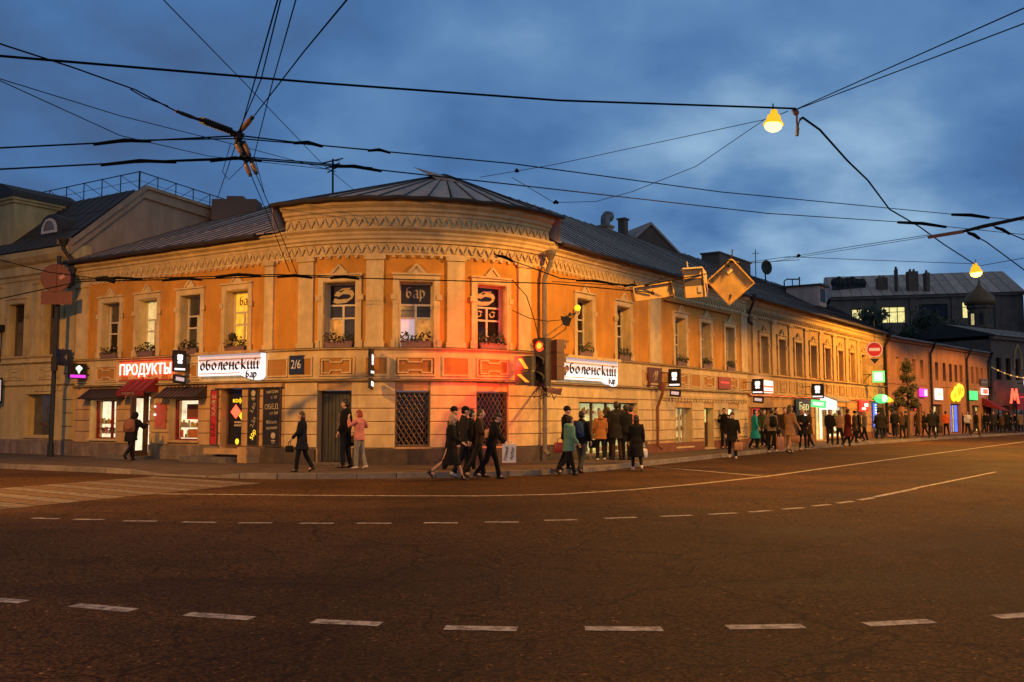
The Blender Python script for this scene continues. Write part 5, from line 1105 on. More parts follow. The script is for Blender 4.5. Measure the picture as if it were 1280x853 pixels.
M = PM.Mblade(-.02, .5, 3.75, 1); t = sign('house_number_lamp', 'small dark house number box on the edge of the pale house', M)
b = MB(); b.box(-.26, .24, -.3, .3, -.07, .07, M); b.build('box', BLUEP, t); lettering('4', .3, M @ Matrix.Translation((0, 0, .078)), STEEL, t); b = MB(); b.tube([PM.p(-.02, 0, 3.75), PM.p(-.02, .25, 3.75)], .02, 6); b.build('bracket', IRON, t)
M = PM.Mblade(-4.6, .5, 2.6, 1); t = sign('shop_blade_sign', 'dark framed vertical sign at the left edge of the pale house', M)
b = MB(); b.box(-.3, .3, -.5, .5, -.06, .06, M); b.build('box', IRON, t); b = MB()
for x0, x1, y0, y1 in ((-.22, -.19, -.42, .42), (.19, .22, -.42, .42), (-.19, .19, .39, .42), (-.19, .19, -.42, -.39), (-.02, .02, -.25, .25)): b.box(x0, x1, y0, y1, .06, .07, M)
b.build('lit_border', SIGNV, t); b = MB(); b.tube([PM.p(-4.6, 0, 2.8), PM.p(-4.6, .25, 2.8)], .02, 6); b.build('bracket', IRON, t)
# house number plate
M = PM.M(11.42, .06, 3.18); t = sign('house_number_plate', 'dark blue plate reading 2/6 right of the lit bar sign', M)
b = MB(); b.box(-.28, .28, -.29, .29, 0, .05, M); b.build('plate', BLUEP, t); lettering('2/6', .34, M @ Matrix.Translation((0, 0, .058)), WHITEP, t, fit=(.38, .27))
# painted boards round the porch
def wall_board(u, z, w, h, label, name, m, lines, d=.05):
    M = PM.M(u, d, z); t = sign(name, label, M); b = MB(); b.box(-w / 2, w / 2, -h / 2, h / 2, 0, .03, M); b.build('board', m, t)
    b = MB()
    for x0, x1, y0, y1 in ((-w / 2 - .03, -w / 2, -h / 2, h / 2), (w / 2, w / 2 + .03, -h / 2, h / 2), (-w / 2 - .03, w / 2 + .03, h / 2, h / 2 + .03), (-w / 2 - .03, w / 2 + .03, -h / 2 - .03, -h / 2)): b.box(x0, x1, y0, y1, 0, .045, M)
    b.build('frame', BROWNF, t)
    for tx, x, y, s, rot, mm in lines: lettering(tx, s, M @ Matrix.Translation((x, y, .034)) @ Matrix.Rotation(rad(rot), 4, 'Z'), mm, t, ext=.003)
    return t, M
wall_board(7.72, 1.55, .28, 1.75, 'tall red strip board with dark letters left of the bar door', 'vertical_sign', REDP, [('КАФЕ', 0, .4, .26, 90, CHALK), ('БАР', 0, -.4, .24, 90, INK)])
t, M = wall_board(9.56, 1.6, .42, 1.85, 'narrow chalkboard with yellow numbers right beside the bar door', 'chalkboard', BOARD, [('3,6л', 0, .25, .2, 62, CHALK), ('2,2л', .02, -.2, .2, 62, CHALK), ('50р', .02, -.6, .22, 62, SIGNY)])
b = MB(); b.lathe([(.1, 0), (.1, .008), (.09, .01)], 10, M @ Matrix.Translation((0, .72, .03))); b.box(-.08, .08, .54, .58, .03, .036, M); b.box(-.06, .06, .5, .52, .03, .036, M); b.build('chef_mark', CHALK, t)
t, M = wall_board(10.4, 1.6, .72, 1.85, 'wide chalkboard with chalked lunch menu next to the dark plinth', 'chalkboard', BOARD, [('завтрак', 0, .76, .15, 3, CHALK), ('с 10', .08, .58, .14, 3, CHALK), ('ОБЕД', -.02, .28, .22, 3, CHALK), ('от 200', .1, .08, .13, 3, CHALK), ('Меню', 0, -.2, .16, 3, CHALK), ('летнее', 0, -.38, .15, 3, CHALK)])
b = MB(); b.lathe([(.1, 0), (.1, .008), (.09, .01)], 10, M @ Matrix.Translation((.08, -.62, .03))); b.box(-.0, .16, -.8, -.76, .03, .036, M); b.box(.02, .14, -.86, -.84, .03, .036, M); b.build('chef_mark', CHALK, t)
M = PM.M(4.98, .05, 1.62); t = sign('notice_board', 'red framed notice on the wall between shop door and right shop window', M); b = MB(); b.box(-.3, .3, -.45, .42, 0, .02, M); b.build('board', mat('dull_red_notice', (.45, .10, .05), .7, .2, 4), t); b = MB()
for k in range(6): b.box(-.24, .24 - .06 * (k % 3), .28 - k * .12, .33 - k * .12, .02, .025, M)
b.build('printed_lines', REDP, t); b = MB(); b.ball((-.24, .3, .05), .04, 8, 6, M); b.ball((-.24, .02, .05), .05, 8, 6, M); b.build('small_lamps', SIGNW, t)
M = PM.M(29.3 - .1, .07, 3.1); 
M = PM.M(27.9, .1, 3.08); t = sign('cafe_plate_sign', 'dark red plate with pale curled emblem right of the white bar sign', M); b = MB(); b.box(-.6, .6, -.42, .42, 0, .05, M); b.build('plate', mat('maroon_plate', (.10, .02, .015), .6, .2, 4), t)
b = MB(); b.nib([(-.1, -.12), (.05, .1), (.0, .28)], .1, 40, .05, .006, M); b.nib([(.08, -.05), (.2, .15), (.15, .3)], .08, 40, .05, .006, M); b.nib([(-.2, .05), (-.1, .2)], .08, 40, .05, .006, M); b.box(-.42, .35, -.26, -.2, .05, .058, M); b.box(-.45, .1, -.36, -.31, .05, .058, M); b.build('emblem', CHALK, t)
M = PM.M(34.95, .1, 3.1); t = sign('red_wall_sign', 'small dark red sign on the ochre band, near the tan house', M); b = MB(); b.box(-.75, .65, -.28, .26, 0, .06, M); b.build('plate', mat('dark_red_plate', (.3, .02, .015), .5, .2, 4), t); b = MB(); b.box(-.55, .45, -.03, .05, .06, .065, M); b.build('lettering', SIGNRD, t)
M = PM.M(39.9, .12, 3.05); t = sign('striped_light_sign', 'white and red lit sign on the band beside the black emblem sign', M); b = MB(); b.box(-1.0, 1.0, -.3, .3, 0, .12, M); b.build('light_box', SIGNRW, t); b = MB(); b.box(-.95, .95, -.05, .06, .12, .13, M); b.box(-.95, .95, -.28, -.2, .12, .13, M); b.build('red_stripe', SIGNR, t)
M = PM.M(46.05, .04, 1.5); t = sign('bar_poster', 'tall black and white poster lettered bar on the tan house', M); b = MB(); b.box(-1.25, 1.25, -.1, 1.0, 0, .05, M); b.build('board', INK, t); lettering('Бар', .8, M @ Matrix.Translation((.05, .6, .058)), LITGR, t, fit=(1.55, .55)); b = MB(); b.box(-.7, 1.1, -.95, -.101, 0, .05, M); b.build('lower_board', SIGNV, t); b = MB(); b.poly([(-.8, -.1), (.9, -.1), (.5, .2), (-.2, .24)], .05, .062, M); b.build('white_shape', SIGNW, t)
M = PM.M(57.9, .1, 2.15); t = sign('red_wall_sign', 'bright red lit square sign over the crowd on the tan house', M); b = MB(); b.box(-.95, .95, -.3, .45, 0, .12, M); b.build('light_box', SIGNRD, t); b = MB(); b.box(-.1, .75, .05, .25, .12, .13, M); b.box(-.7, .2, -.15, -.02, .12, .13, M); b.build('lettering', SIGNRW, t)
M = PM.M(60.6, .1, 1.6); t = sign('blue_light_strip', 'thin vertical blue light strip beside the last door of the tan house', M); b = MB(); b.box(-.3, .3, -.75, .85, 0, .1, M); b.build('light_box', SIGNB, t)
for k in range(9): b = MB(); b.box(-.18, .18, -.68 + k * .17, -.6 + k * .17, .1, .12, M); b.build('letter_block', SIGNGW, t)
M = PM.M(61.0, .5, 2.75) @ Matrix.Scale(.85, 4); t = sign('green_canopy_light', 'rounded green lit canopy over the last door of the tan house', M); b = MB(); b.ball((0, 0, 0), (1.2, .38, .5), 14, 8, M); b.build('canopy', SIGNG, t); b = MB(); b.tube([M @ Vector((.7, -.05, .3)), M @ Vector((2.2, -.15, .35))], [.2, .05], 8); b.build('tail', SIGNY, t); b = MB(); b.ball((-.5, 0, .3), (.45, .3, .25), 10, 6, M); b.build('white_core', SIGNGW, t)
M = PM.Mblade(58.6, .95, 4.15, -1) @ Matrix.Scale(.75, 4); t = sign('green_blade_sign', 'pale green lit blade sign on the upper wall of the tan house', M); b = MB(); b.box(-.5, .5, -.5, .5, -.08, .08, M); b.build('light_box', SIGNG, t); b = MB(); b.box(-.36, .36, -.36, .36, .08, .095, M); b.build('lit_face', SIGNGW, t); b = MB(); b.tube([PM.p(58.6, -.05, 4.3), PM.p(58.6, .5, 4.3)], .025, 6); b.tube([PM.p(58.6, -.05, 3.7), PM.p(58.6, .2, 4.1), PM.p(58.6, .5, 4.3)], .025, 6); b.build('bracket', IRON, t)
# signs on the terracotta house
def tsign(u, z, w, h, label, m, name='lit_shop_sign', inner=None, word=None):
    M = PT.M(u, .12, z) @ Matrix.Scale(.8, 4); t = sign(name, label, M); b = MB(); b.box(-w / 2, w / 2, -h / 2, h / 2, 0, .15, M); b.build('light_box', m, t)
    if inner: b = MB(); b.box(inner[0], inner[1], -h * .38, h * .38, .15, .165, M); b.build('lit_panel', inner[2], t)
    if word: lettering(word, h * .6, M @ Matrix.Translation((0, 0, .17)), INK, t)
    return t, M
tsign(7.4, 3.35, 1.9, .75, 'magenta and white lit sign, leftmost on the terracotta house', SIGNP, inner=(.1, .85, SIGNW))
t, M = tsign(11.0, 3.3, 2.1, 1.1, 'white lit sign between the magenta and the yellow one', SIGNW); lettering('цветы', .35, M @ Matrix.Translation((0, 0, .16)), SIGNY, t)
M = PT.M(15.9, .15, 3.5) @ Matrix.Scale(.85, 4); t = sign('yellow_script_sign', 'large yellow lit script sign of scrolling shape on the terracotta house', M)
b = MB()
for cx, cy, rx, ry in ((-1.3, -.35, .8, .55), (-.5, -.05, .9, .7), (.5, .15, 1.1, .8), (1.3, .2, .7, .65), (0, -.5, .9, .4)): b.ball((cx, cy, .0), (rx, ry, .12), 14, 6, M)
b.build('glow_shape', SIGNY, t); b = MB(); b.nib([(-1.2, -.5), (-1.5, -.2), (-1.1, 0), (-.9, -.35), (-1.2, -.5)], .12, 40, .12, .02, M); b.nib([(-.4, -.4), (-.1, .5), (.1, -.3), (.4, .6), (.6, -.2), (1.0, .5), (1.3, .1)], .12, 40, .12, .02, M); b.build('script', mat('amber_script', (.4, .25, .02), .5, .1, 5, emit=(1, .4, .0), estr=.5), t)
tsign(20.0, 3.35, 3.0, .95, 'plain green lit sign on the terracotta house', SIGNG)
tsign(23.5, 3.75, 2.3, .7, 'white and red lit sign, last on the terracotta house', SIGNRW, inner=(-.9, .9, SIGNR))
M = PT.M(23.6, .1, 5.0 - .45); t = sign('grey_wall_panel', 'grey lettered panel above the white and red lit sign', M); b = MB(); b.box(-1.1, 1.1, -.3, .3, 0, .08, M); b.build('panel', PIPE, t); b = MB(); b.box(-.9, .9, -.05, .1, .08, .09, M); b.build('printed_line', STEEL, t)
# metro sign: a red letter M
M = PF3.M(2.2, 1.0, 3.5) @ Matrix.Scale(.85, 4); t = sign('metro_sign', 'red lit letter M by the pavement at the right end', M)
b = MB(); b.poly([(-1.05, -.8), (-.7, -.8), (-.42, .3), (0, -.45), (.42, .3), (.7, -.8), (1.05, -.8), (.55, .95), (.38, .95), (0, .1), (-.38, .95), (-.55, .95)], 0, .12, M); b.build('letter', SIGNR, t); b = MB(); b.box(-1.05, 1.05, -1.0, -.88, 0, .1, M); b.build('rail', IRON, t); b = MB(); b.tube([M @ Vector((0, -3.5, -.05)), M @ Vector((0, .3, -.05))], .07, 8); b.build('post', IRON, t)
M = PF3.M(4.6, 1.2, 4.9); t = sign('round_white_sign', 'oval white lit sign at the right edge of the photo', M); b = MB(); b.ball((.4, 0, 0), (1.15, .72, .15), 16, 8, M); b.build('light_box', SIGNW, t); b = MB(); b.tube([M @ Vector((.4, 0, -1.2)), M @ Vector((.4, 0, 0))], .06, 6); b.build('bracket', IRON, t)
M = PF3.M(4.8, .6, 3.1); t = sign('dark_red_fascia', 'dark red shop fascia under the oval white sign', M); b = MB(); b.box(-1.3, 2.2, -.9, .8, 0, .15, M); b.build('board', mat('fascia_red', (.25, .03, .02), .6, .2, 3, emit=(1, .05, .03), estr=.08), t); b = MB(); b.box(-1.0, 1.8, .3, .45, .15, .17, M); b.build('lettering', SIGNRD, t)
M = PF3.M(1.0, .8, 5.5); t = sign('round_red_sign', 'round dull red sign on the corner of the terracotta house', M); M = PT.M(25.3, .6, 4.15); b = MB(); b.lathe([(.62, 0), (.62, .05), (.58, .07)], 18, M); b.build('disc', REDS, t); b = MB(); b.tube([M @ Vector((0, 0, -.6)), M @ Vector((0, 0, 0))], .04, 6); b.build('bracket', IRON, t)
# string of lights across the dark house
t = thing('light_string', 'thin string of warm lights slung on the dark house at the right', 'lights', tuple(PF3.p(1, .6, 5)))
P0, P1 = PF3.p(-1.0, .5, 6.35), PF3.p(9, .5, 5.6); b = MB(); pts = [P0.lerp(P1, k / 16) - Vector((0, 0, .45 * math.sin(math.pi * k / 16))) for k in range(17)]; b.tube(pts, .03, 5); b.build('cable', mat('lit_cable', (.5, .35, .2), .5, .1, 5, emit=(1, .6, .25), estr=.35), t)
b = MB()
for p in pts[2:-1:2]: b.ball(p, .09, 6, 4)
b.build('bulbs', SIGNO, t)

# ------------------------------------------------------------------ traffic lights, road signs, lamps
TX = thing('traffic_light', 'three section traffic light with red lit, on a bracket at the rounded corner', 'traffic light', tuple(PM.p(20.0, 1.3, 3.2)))
Rt = Matrix.Rotation(rad(-38), 4, 'Z')
def head(root, c, rot, lit, h=1.35, w=.42, name='signal_head', hm=HOUSE, back=False):
    M = Matrix.Translation(c) @ Matrix.Rotation(rad(rot), 4, 'Z')  # faces local -Y
    b = MB(); s_ = h / 3
    for k in range(3): b.box(-w / 2, w / 2, -.12, .13, h / 2 - (k + 1) * s_ + .006, h / 2 - k * s_ - .006, M)
    b.box(-w / 2 + .02, w / 2 - .02, -.1, .11, -h / 2, h / 2, M); o = b.build(name, hm, root)
    for k in range(3):
        z = h / 2 - (k + .5) * s_; q = M @ Matrix.Translation((0, -.12, z)) @ Matrix.Rotation(rad(90), 4, 'X')
        l = MB(); l.lathe([(.01, .03), (.1, .025), (.165, .005), (.17, 0)], 16, q); ln_ = l.build('lens', SIGLIT if k == lit else LENSD, o)
        if k == lit: l = MB(); l.lathe([(.01, .045), (.06, .042), (.095, .032)], 16, q); l.build('lit_core', SIGCORE, o)
        v = MB(); n = 12
        for j in range(n):
            a0, a1 = math.pi * (-.12 + 1.24 * j / n), math.pi * (-.12 + 1.24 * (j + 1) / n)
            g = lambda a, r, d: q @ Vector((r * math.cos(a), r * math.sin(a), d))
            l0 = .30 if True else 0
            v.hexa([g(a0, .18, 0), g(a1, .18, 0), g(a1, .195, 0), g(a0, .195, 0), g(a0, .18, .26 * math.sin(max(.3, a0 if a0 < 1.57 else math.pi - a0))), g(a1, .18, .26 * math.sin(max(.3, a1 if a1 < 1.57 else math.pi - a1))), g(a1, .195, .26 * math.sin(max(.3, a1 if a1 < 1.57 else math.pi - a1))), g(a0, .195, .26 * math.sin(max(.3, a0 if a0 < 1.57 else math.pi - a0)))])
        v.build('visor', hm, o)
    return o, M
hc = Vector((0.91,28.70,3.20)); ho, HM = head(TX, hc, -42, 0, 1.45, .46)
hb, HB = head(TX, Vector((1.37,28.90,3.28)), 115, 9, 1.22, .44, hm=HOUSEB)
arrow_c = Vector((0.38,28.50,2.93)); AM = Matrix.Translation(arrow_c) @ Matrix.Rotation(rad(-36), 4, 'Z')
b = MB(); b.box(-.3, .3, -.1, .12, -.42, -.012, AM); b.box(-.32, .32, -.1, .12, .012, .44, AM); ao = b.build('arrow_head', HOUSE, TX)
Aq = AM @ Matrix.Translation((0, -.1, 0)) @ Matrix.Rotation(rad(90), 4, 'X')
b = MB(); b.poly([(-.14, .36), (-.02, .36), (.2, .06), (.08, .06)], 0, .03, Aq); b.build('lit_bar', SIGARR, ao)
b = MB(); b.poly([(-.2, -.1), (-.08, -.1), (.24, -.34), (.12, -.34)], 0, .03, Aq); b.build('lit_bar', SIGARR, ao)
b = MB(); w0 = PM.p(19.95, 0, 2.75); b.tube([w0, Vector(hc) + Vector((.1, .2, -.85)), Vector(hc) + Vector((0, .1, -.72))], .035, 6); b.tube([PM.p(19.95, 0, 3.75), Vector(hc) + Vector((.1, .25, .6))], .035, 6); b.tube([Vector(hc) + Vector((.1, .2, -.4)), arrow_c + Vector((.1, .12, 0))], .03, 6); b.tube([Vector(hc) + Vector((.1, .2, .3)), Vector((1.38,28.90,3.52))], .03, 6); b.build('bracket', IRON, TX)
b = MB(); b.hexa([tuple(Vector(hc) + Vector(v)) for v in ((.15, -.1, -.9), (.55, .1, -.98), (.55, .3, -.98), (.15, .2, -.9), (.12, -.1, -.78), (.6, .1, -.78), (.6, .3, -.78), (.12, .2, -.78))]); b.build('junction_box', mat('copper_brown_box', (.3, .12, .05), .5, .2, 5), TX)
b = MB()
for k in range(4): b.tube([Vector(hc) + Vector((-.1 + .1 * k, .1, -.72)), Vector(hc) + Vector((-.25 + .2 * k, .1, -1.05 - .06 * (k % 2))), Vector(hc) + Vector((.1 + .14 * k, .5, -.95 + .05 * k)), PM.p(19.7 + .2 * k, .02, 2.55)], .012, 4)
b.build('loose_cables', BLACKR, TX)
rl1 = bpy.data.lights.new('red_signal_glow', 'SPOT'); rl1.energy = 330; rl1.color = (1, .03, .015); rl1.spot_size = rad(150); rl1.spot_blend = .5; rl1.shadow_soft_size = .16
ro = bpy.data.objects.new('red_signal_glow', rl1); C.objects.link(ro); ro.location = tuple(arrow_c + Vector((-.35, -.2, .25)))
ro.rotation_euler = (Vector(PM.p(18.0, 0, 3.0)) - ro.location).to_track_quat('-Z', 'Y').to_euler()

# hung road signs over the right street
def hung_panel(label, c, w, h, rot, roll, name, tilt=0., m=SIGNBACK, frame=True, depth=.06):
    c = Vector(c); t = thing(name, label, 'road sign', tuple(c)); M = Matrix.Translation(c) @ Matrix.Rotation(rad(rot), 4, 'Z') @ Matrix.Rotation(rad(90 + tilt), 4, 'X') @ Matrix.Rotation(rad(roll), 4, 'Z') @ Matrix.Scale(1.28, 4)
    b = MB(); b.box(-w / 2, w / 2, -h / 2, h / 2, -depth / 2, depth / 2, M); b.build('panel', m, t)
    if frame:
        b = MB(); e = depth / 2
        for x0, x1, y0, y1 in ((-w / 2 - .02, w / 2 + .02, h / 2, h / 2 + .03), (-w / 2 - .02, w / 2 + .02, -h / 2 - .03, -h / 2), (-w / 2 - .03, -w / 2, -h / 2, h / 2), (w / 2, w / 2 + .03, -h / 2, h / 2)): b.box(x0, x1, y0, y1, -e - .03, e + .05, M)
        b.build('edge_frame', m, t)
    return t, M
t, M = hung_panel('slim yellowish sign panel marked 6, leftmost of the three hung signs', (4.04,27.50,5.17), .95, .28, 20, 10, 'hanging_sign')
lettering('6', .15, M @ Matrix.Translation((-.0, -.02, .034)), IRON, t); b = MB(); b.box(.475, .51, -.2, .14, -.3, .1, M); b.build('end_plate', SIGNBACK, t); b = MB(); b.tube([M @ Vector((-.4, .14, 0)), M @ Vector((-.4, .3, 0))], .02, 5); b.tube([M @ Vector((.3, .14, 0)), M @ Vector((.3, .34, 0))], .02, 5); b.build('hanger', IRON, t)
c = Vector((5.36,27.50,5.40)); t = thing('hanging_sign', 'boxy double sign with dark band, middle of the three hung signs', 'road sign', tuple(c)); M = Matrix.Translation(c) @ Matrix.Rotation(rad(90), 4, 'X') @ Matrix.Rotation(rad(4), 4, 'Z') @ Matrix.Scale(1.28, 4)
b = MB(); b.box(-.30, .1, .12, .33, -.1, .04, M); b.box(-.30, .1, -.31, -.05, -.1, .04, M); b.build('panel', SIGNBACK, t); b = MB(); b.box(-.30, .1, -.048, .118, -.1, .03, M); b.build('dark_band', HOUSE, t)
b = MB(); b.hexa([M @ Vector(p) for p in ((.11, -.31, .05), (.27, -.27, -.35), (.29, -.27, -.33), (.13, -.31, .07), (.11, .36, .05), (.27, .28, -.35), (.29, .28, -.33), (.13, .36, .07))]); b.build('angled_panel', SIGNBACK, t)
b = MB(); b.box(-.33, .12, .335, .37, -.14, .1, M); b.box(-.02, .06, -.2, -.06, .041, .055, M); b.tube([M @ Vector((-.2, .37, 0)), M @ Vector((-.2, .52, 0))], .02, 5); b.build('top_rail', STEEL, t)
t, M = hung_panel('yellowish diamond sign seen from behind, rightmost of the three hung signs', (6.31,27.50,5.45), .70, .70, -12, 41, 'hanging_sign', tilt=6)
b = MB(); b.box(.08, .22, .16, .25, .031, .04, M); b.build('sticker', CREAM, t); b = MB(); b.ball((.2, .3, .03), .03, 6, 4, M); b.ball((-.2, -.22, .03), .03, 6, 4, M); b.build('bolts', IRON, t); b = MB(); b.tube([M @ Vector((.1, .42, 0)), M @ Vector((.3, .4, .12)), M @ Vector((.42, .2, .0))], .025, 5); b.tube([M @ Vector((.4, .4, 0)), M @ Vector((.52, .52, 0))], .02, 5); b.build('hanger', IRON, t)
# back of a round sign with plate on the dark pole at left
ptop = Vector((-16.67,35.00,7.41)); pb = Vector((-16.73,35.00,0.18)); pb.z = .1
T1 = thing('sign_pole', 'tall dark green pole at the left with two rusty red sign backs', 'pole', tuple(pb))
b = MB(); b.tube([pb, pb + (ptop - pb) * .5, ptop], [.085, .08, .075], 10); b.tube([pb, pb + Vector((0, 0, .5))], .11, 10); b.tube([ptop, ptop + Vector((.0, 0, .05))], .09, 10); b.build('pole', mat('dark_green_pole', (.012, .014, .008), .5, .2, 4), T1)
M = Matrix.Translation(Vector((-16.62,34.70,6.60))) @ Matrix.Rotation(rad(8), 4, 'Z') @ Matrix.Rotation(rad(90), 4, 'X') @ Matrix.Scale(1.25, 4); b = MB(); b.lathe([(.41, -.02), (.42, .0), (.42, .02), (.40, .03)], 24, M); d_ = b.build('round_sign', REDS, T1); b = MB(); b.box(-.03, .03, -.4, .4, .03, .06, M); b.build('rib', REDS, d_); b = MB(); b.box(.08, .24, -.12, -.02, .031, .036, M @ Matrix.Rotation(rad(35), 4, 'Z')); b.build('sticker', mat('pink_sticker', (.6, .25, .2), .6, .1, 5), d_)
M = Matrix.Translation(Vector((-16.56,34.70,5.89))) @ Matrix.Rotation(rad(8), 4, 'Z') @ Matrix.Rotation(rad(90), 4, 'X') @ Matrix.Scale(1.25, 4); b = MB(); b.box(-.43, .43, -.2, .19, -.015, .015, M); b.build('plate_sign', REDS, T1)
b = MB(); q = Vector((-16.60,34.85,3.48)); b.box(q.x - .1, q.x + .1, q.y - .12, q.y - .0, q.z - .25, q.z + .25); b.build('junction_box', IRON, T1)
# no-entry sign hung on the right street
c = Vector((19.68,52.00,5.19)); t = thing('no_entry_sign', 'round red no entry sign hung at the end of the tan house', 'road sign', tuple(c)); M = Matrix.Translation(c) @ Matrix.Rotation(rad(-15), 4, 'Z') @ Matrix.Rotation(rad(90), 4, 'X')
rl_m = mat('glowing_sign_red', (.6, .02, .01), .35, .05, 5, emit=(1, .04, .01), estr=.35); wl_m = mat('glowing_sign_white', (.8, .6, .4), .35, .05, 5, emit=(1, .5, .25), estr=.5)  # sign colours glow by emission, standing in for light thrown back
b = MB(); b.lathe([(.42, -.02), (.42, .0), (.41, .01)], 28, M); b.build('rim', wl_m, t); b = MB(); b.lathe([(.375, .011), (.375, .016), (.37, .018)], 28, M); b.build('disc', rl_m, t); b = MB(); b.box(-.28, .28, -.08, .08, .019, .026, M); b.build('bar', wl_m, t)
b = MB(); b.box(-.42, .42, -.86, -.46, -.015, .012, M); b.build('plate', mat('orange_lit_plate', (.6, .3, .08), .5, .1, 5, emit=(1, .35, .05), estr=.3), t); b = MB(); b.poly([(0, -.78), (.24, -.5), (-.24, -.5)], .012, .018, M); b.build('down_arrow', INK, t)  # the plate glows by emission too, as if lamplit
b = MB(); b.tube([M @ Vector((0, .42, 0)), M @ Vector((0, 1.6, 0))], .015, 5); b.build('hanger', IRON, t)
# small arm with a dark floodlight between pipe and first window, and wall lamp
t = thing('floodlight', 'small dark floodlight clamped on a wire beside the first upper window right of the pipe', 'floodlight', (1.71,29.60,4.59))
c = Vector((1.69,29.30,4.56)); b = MB(); b.hexa([c + Vector(v) for v in ((-.12, -.1, -.18), (.06, -.1, -.22), (.06, .1, -.22), (-.12, .1, -.18), (-.2, -.12, .08), (.14, -.12, .02), (.14, .12, .02), (-.2, .12, .08))]); b.build('lamp_body', IRON, t); b = MB(); b.tube([c + Vector((0, 0, .0)), c + Vector((.1, .1, .2))], .03, 5); b.tube([c + Vector((-.1, 0, .05)), c + Vector((.25, .1, .18))], .03, 5); b.tube([c, PM.p(21.4, 0, c.z)], .02, 5); b.build('clamp', IRON, t)
c = Vector((2.06,30.00,4.98)); t = thing('wall_lamp', 'small glowing amber lamp in front of the first window right of the rain pipe', 'lamp', tuple(c)); b = MB(); b.ball(tuple(c), .1, 10, 8); b.build('bulb', SIGNY, t); b = MB(); b.tube([c, PM.p(22.0, 0, c.z + .1)], .015, 5); b.build('arm', IRON, t)

# street lamps slung on cables
def lamp(label, c, watts, rot=0, size=1., glow=LAMPG, aim=None, cone=160, col=(1, .43, .035)):
    c = Vector(c); t = thing('street_lamp', label, 'street lamp', tuple(c), group=None); T_ = Matrix.Translation(c) @ Matrix.Rotation(rad(rot), 4, 'Y') @ Matrix.Scale(size, 4)
    b = MB(); b.lathe([(.05, .38), (.09, .36), (.1, .26), (.17, .22), (.2, .1), (.27, -.02), (.28, -.05), (.2, -.0), (.1, .1)], 18, T_); b.build('shade', LAMPH, t, smooth=True)
    b = MB(); b.lathe([(.19, .0), (.235, -.06), (.22, -.14), (.14, -.21), (.03, -.24)], 18, T_); b.build('glass', glow, t, smooth=True)
    if aim:   # unseen hood added to keep the beam off the roofs and near road
        b = MB(); f = (Vector(aim) - c); f.z = 0; f.normalize(); sd_ = Vector((-f.y, f.x, 0)); s0 = c + Vector((0, 0, -.5 * size)); n = 18
        for k in range(n):
            a0, a1 = 2 * math.pi * k / n, 2 * math.pi * (k + 1) / n
            def rim(a):
                fr = math.cos(a); d = f * math.cos(a) + sd_ * math.sin(a); return s0 + d * .6 + Vector((0, 0, -.3 + .265 * min(1, max(0, (fr + .2) / .5))))
            top = s0 + Vector((0, 0, .3)); b.add([top, rim(a0), rim(a1)], [(0, 1, 2)])
            for a, a_ in ((a0, a1),): b.add([rim(a) + Vector((0, 0, .1)), rim(a_) + Vector((0, 0, .1)), rim(a_), rim(a)], [(0, 1, 2, 3)])
        b.build('hood', IRON, t)
    b = MB(); b.tube([c + Vector((0, 0, .36 * size)), c + Vector((0, 0, .55 * size))], .02, 6); b.build('hook', IRON, t)
    l = bpy.data.lights.new('lamp_light', 'SPOT'); l.spot_size = rad(cone); l.spot_blend = .1 if aim is None else .7; l.energy = watts; l.color = col; l.shadow_soft_size = .2 if aim is None else .14
    o = bpy.data.objects.new('lamp_light', l); C.objects.link(o); o.location = tuple(c + Vector((0, 0, -.5 * size)))
    if aim: o.rotation_euler = (Vector(aim) - o.location).to_track_quat('-Z', 'Y').to_euler()
    return t
L1W, L2W, L3W, L4W, L5W, L6W = 5200, 10500, 8000, 9500, 8200, 8000
lamp('glowing sodium street lamp on cables high over the right street, nearest one', (7.23,26.00,9.67), L1W, 4)
lamp('farther glowing street lamp in front of the dark office block at the right', (27.30,56.00,10.05), L2W, -6, 1.35)
lamp('street lamp slung over the near crossing, outside the frame to the left', (-15.0, 18.0, 9.6), L3W, aim=(-6, 32, 0), cone=150, col=(1, .425, .045))
lamp('street lamp slung over the crossing behind the viewer, outside the frame', (3, -9, 10.5), L5W, cone=172, col=(1, .42, .045))
lamp('street lamp slung beyond the right edge of the photo', (25, 35, 9.8), L4W)
lamp('unseen street lamp added to light the terracotta house, past the right edge of the photo', (46, 71, 10), L6W)  # lamp added out of view to brighten the terracotta house

# ------------------------------------------------------------------ wires
def wire(label, pts, r=.012, name='overhead_wire', sag=0., m=BLACKR, cat='wire', steps=10, splices=(), group=None):
    P = [Vector(p) for p in pts]; q = []
    for a, b in zip(P[:-1], P[1:]):
        for k in range(steps): s_ = k / steps; q.append(a.lerp(b, s_) - Vector((0, 0, sag * 4 * s_ * (1 - s_))))
    q.append(P[-1]); mb = MB(); mb.tube(q, r, 5); o = mb.build(name, m); tag(o, label, cat, group)
    for s0, s1, rr in splices:
        i0, i1 = s0 * (len(q) - 1), s1 * (len(q) - 1)
        g = lambda f: q[min(int(f), len(q) - 2)].lerp(q[min(int(f), len(q) - 2) + 1], f - min(int(f), len(q) - 2))
        mb = MB(); mb.tube([g(i0) + Vector((0, 0, -.02)), g((i0 + i1) / 2) + Vector((0, 0, .03)), g(i1) + Vector((0, 0, -.02))], [rr, rr * 1.3, rr], 6); mb.build('splice', BLACKR, o)
    return o
wire('thick black cable running from the upper left edge to the nearest street lamp', [(-11.71,18.00,8.64), (-10.40,19.00,8.89), (-4.51,22.00,9.39), (1.24,24.30,9.74), (6.59,25.80,10.06), (7.86,26.00,10.08)], .028)
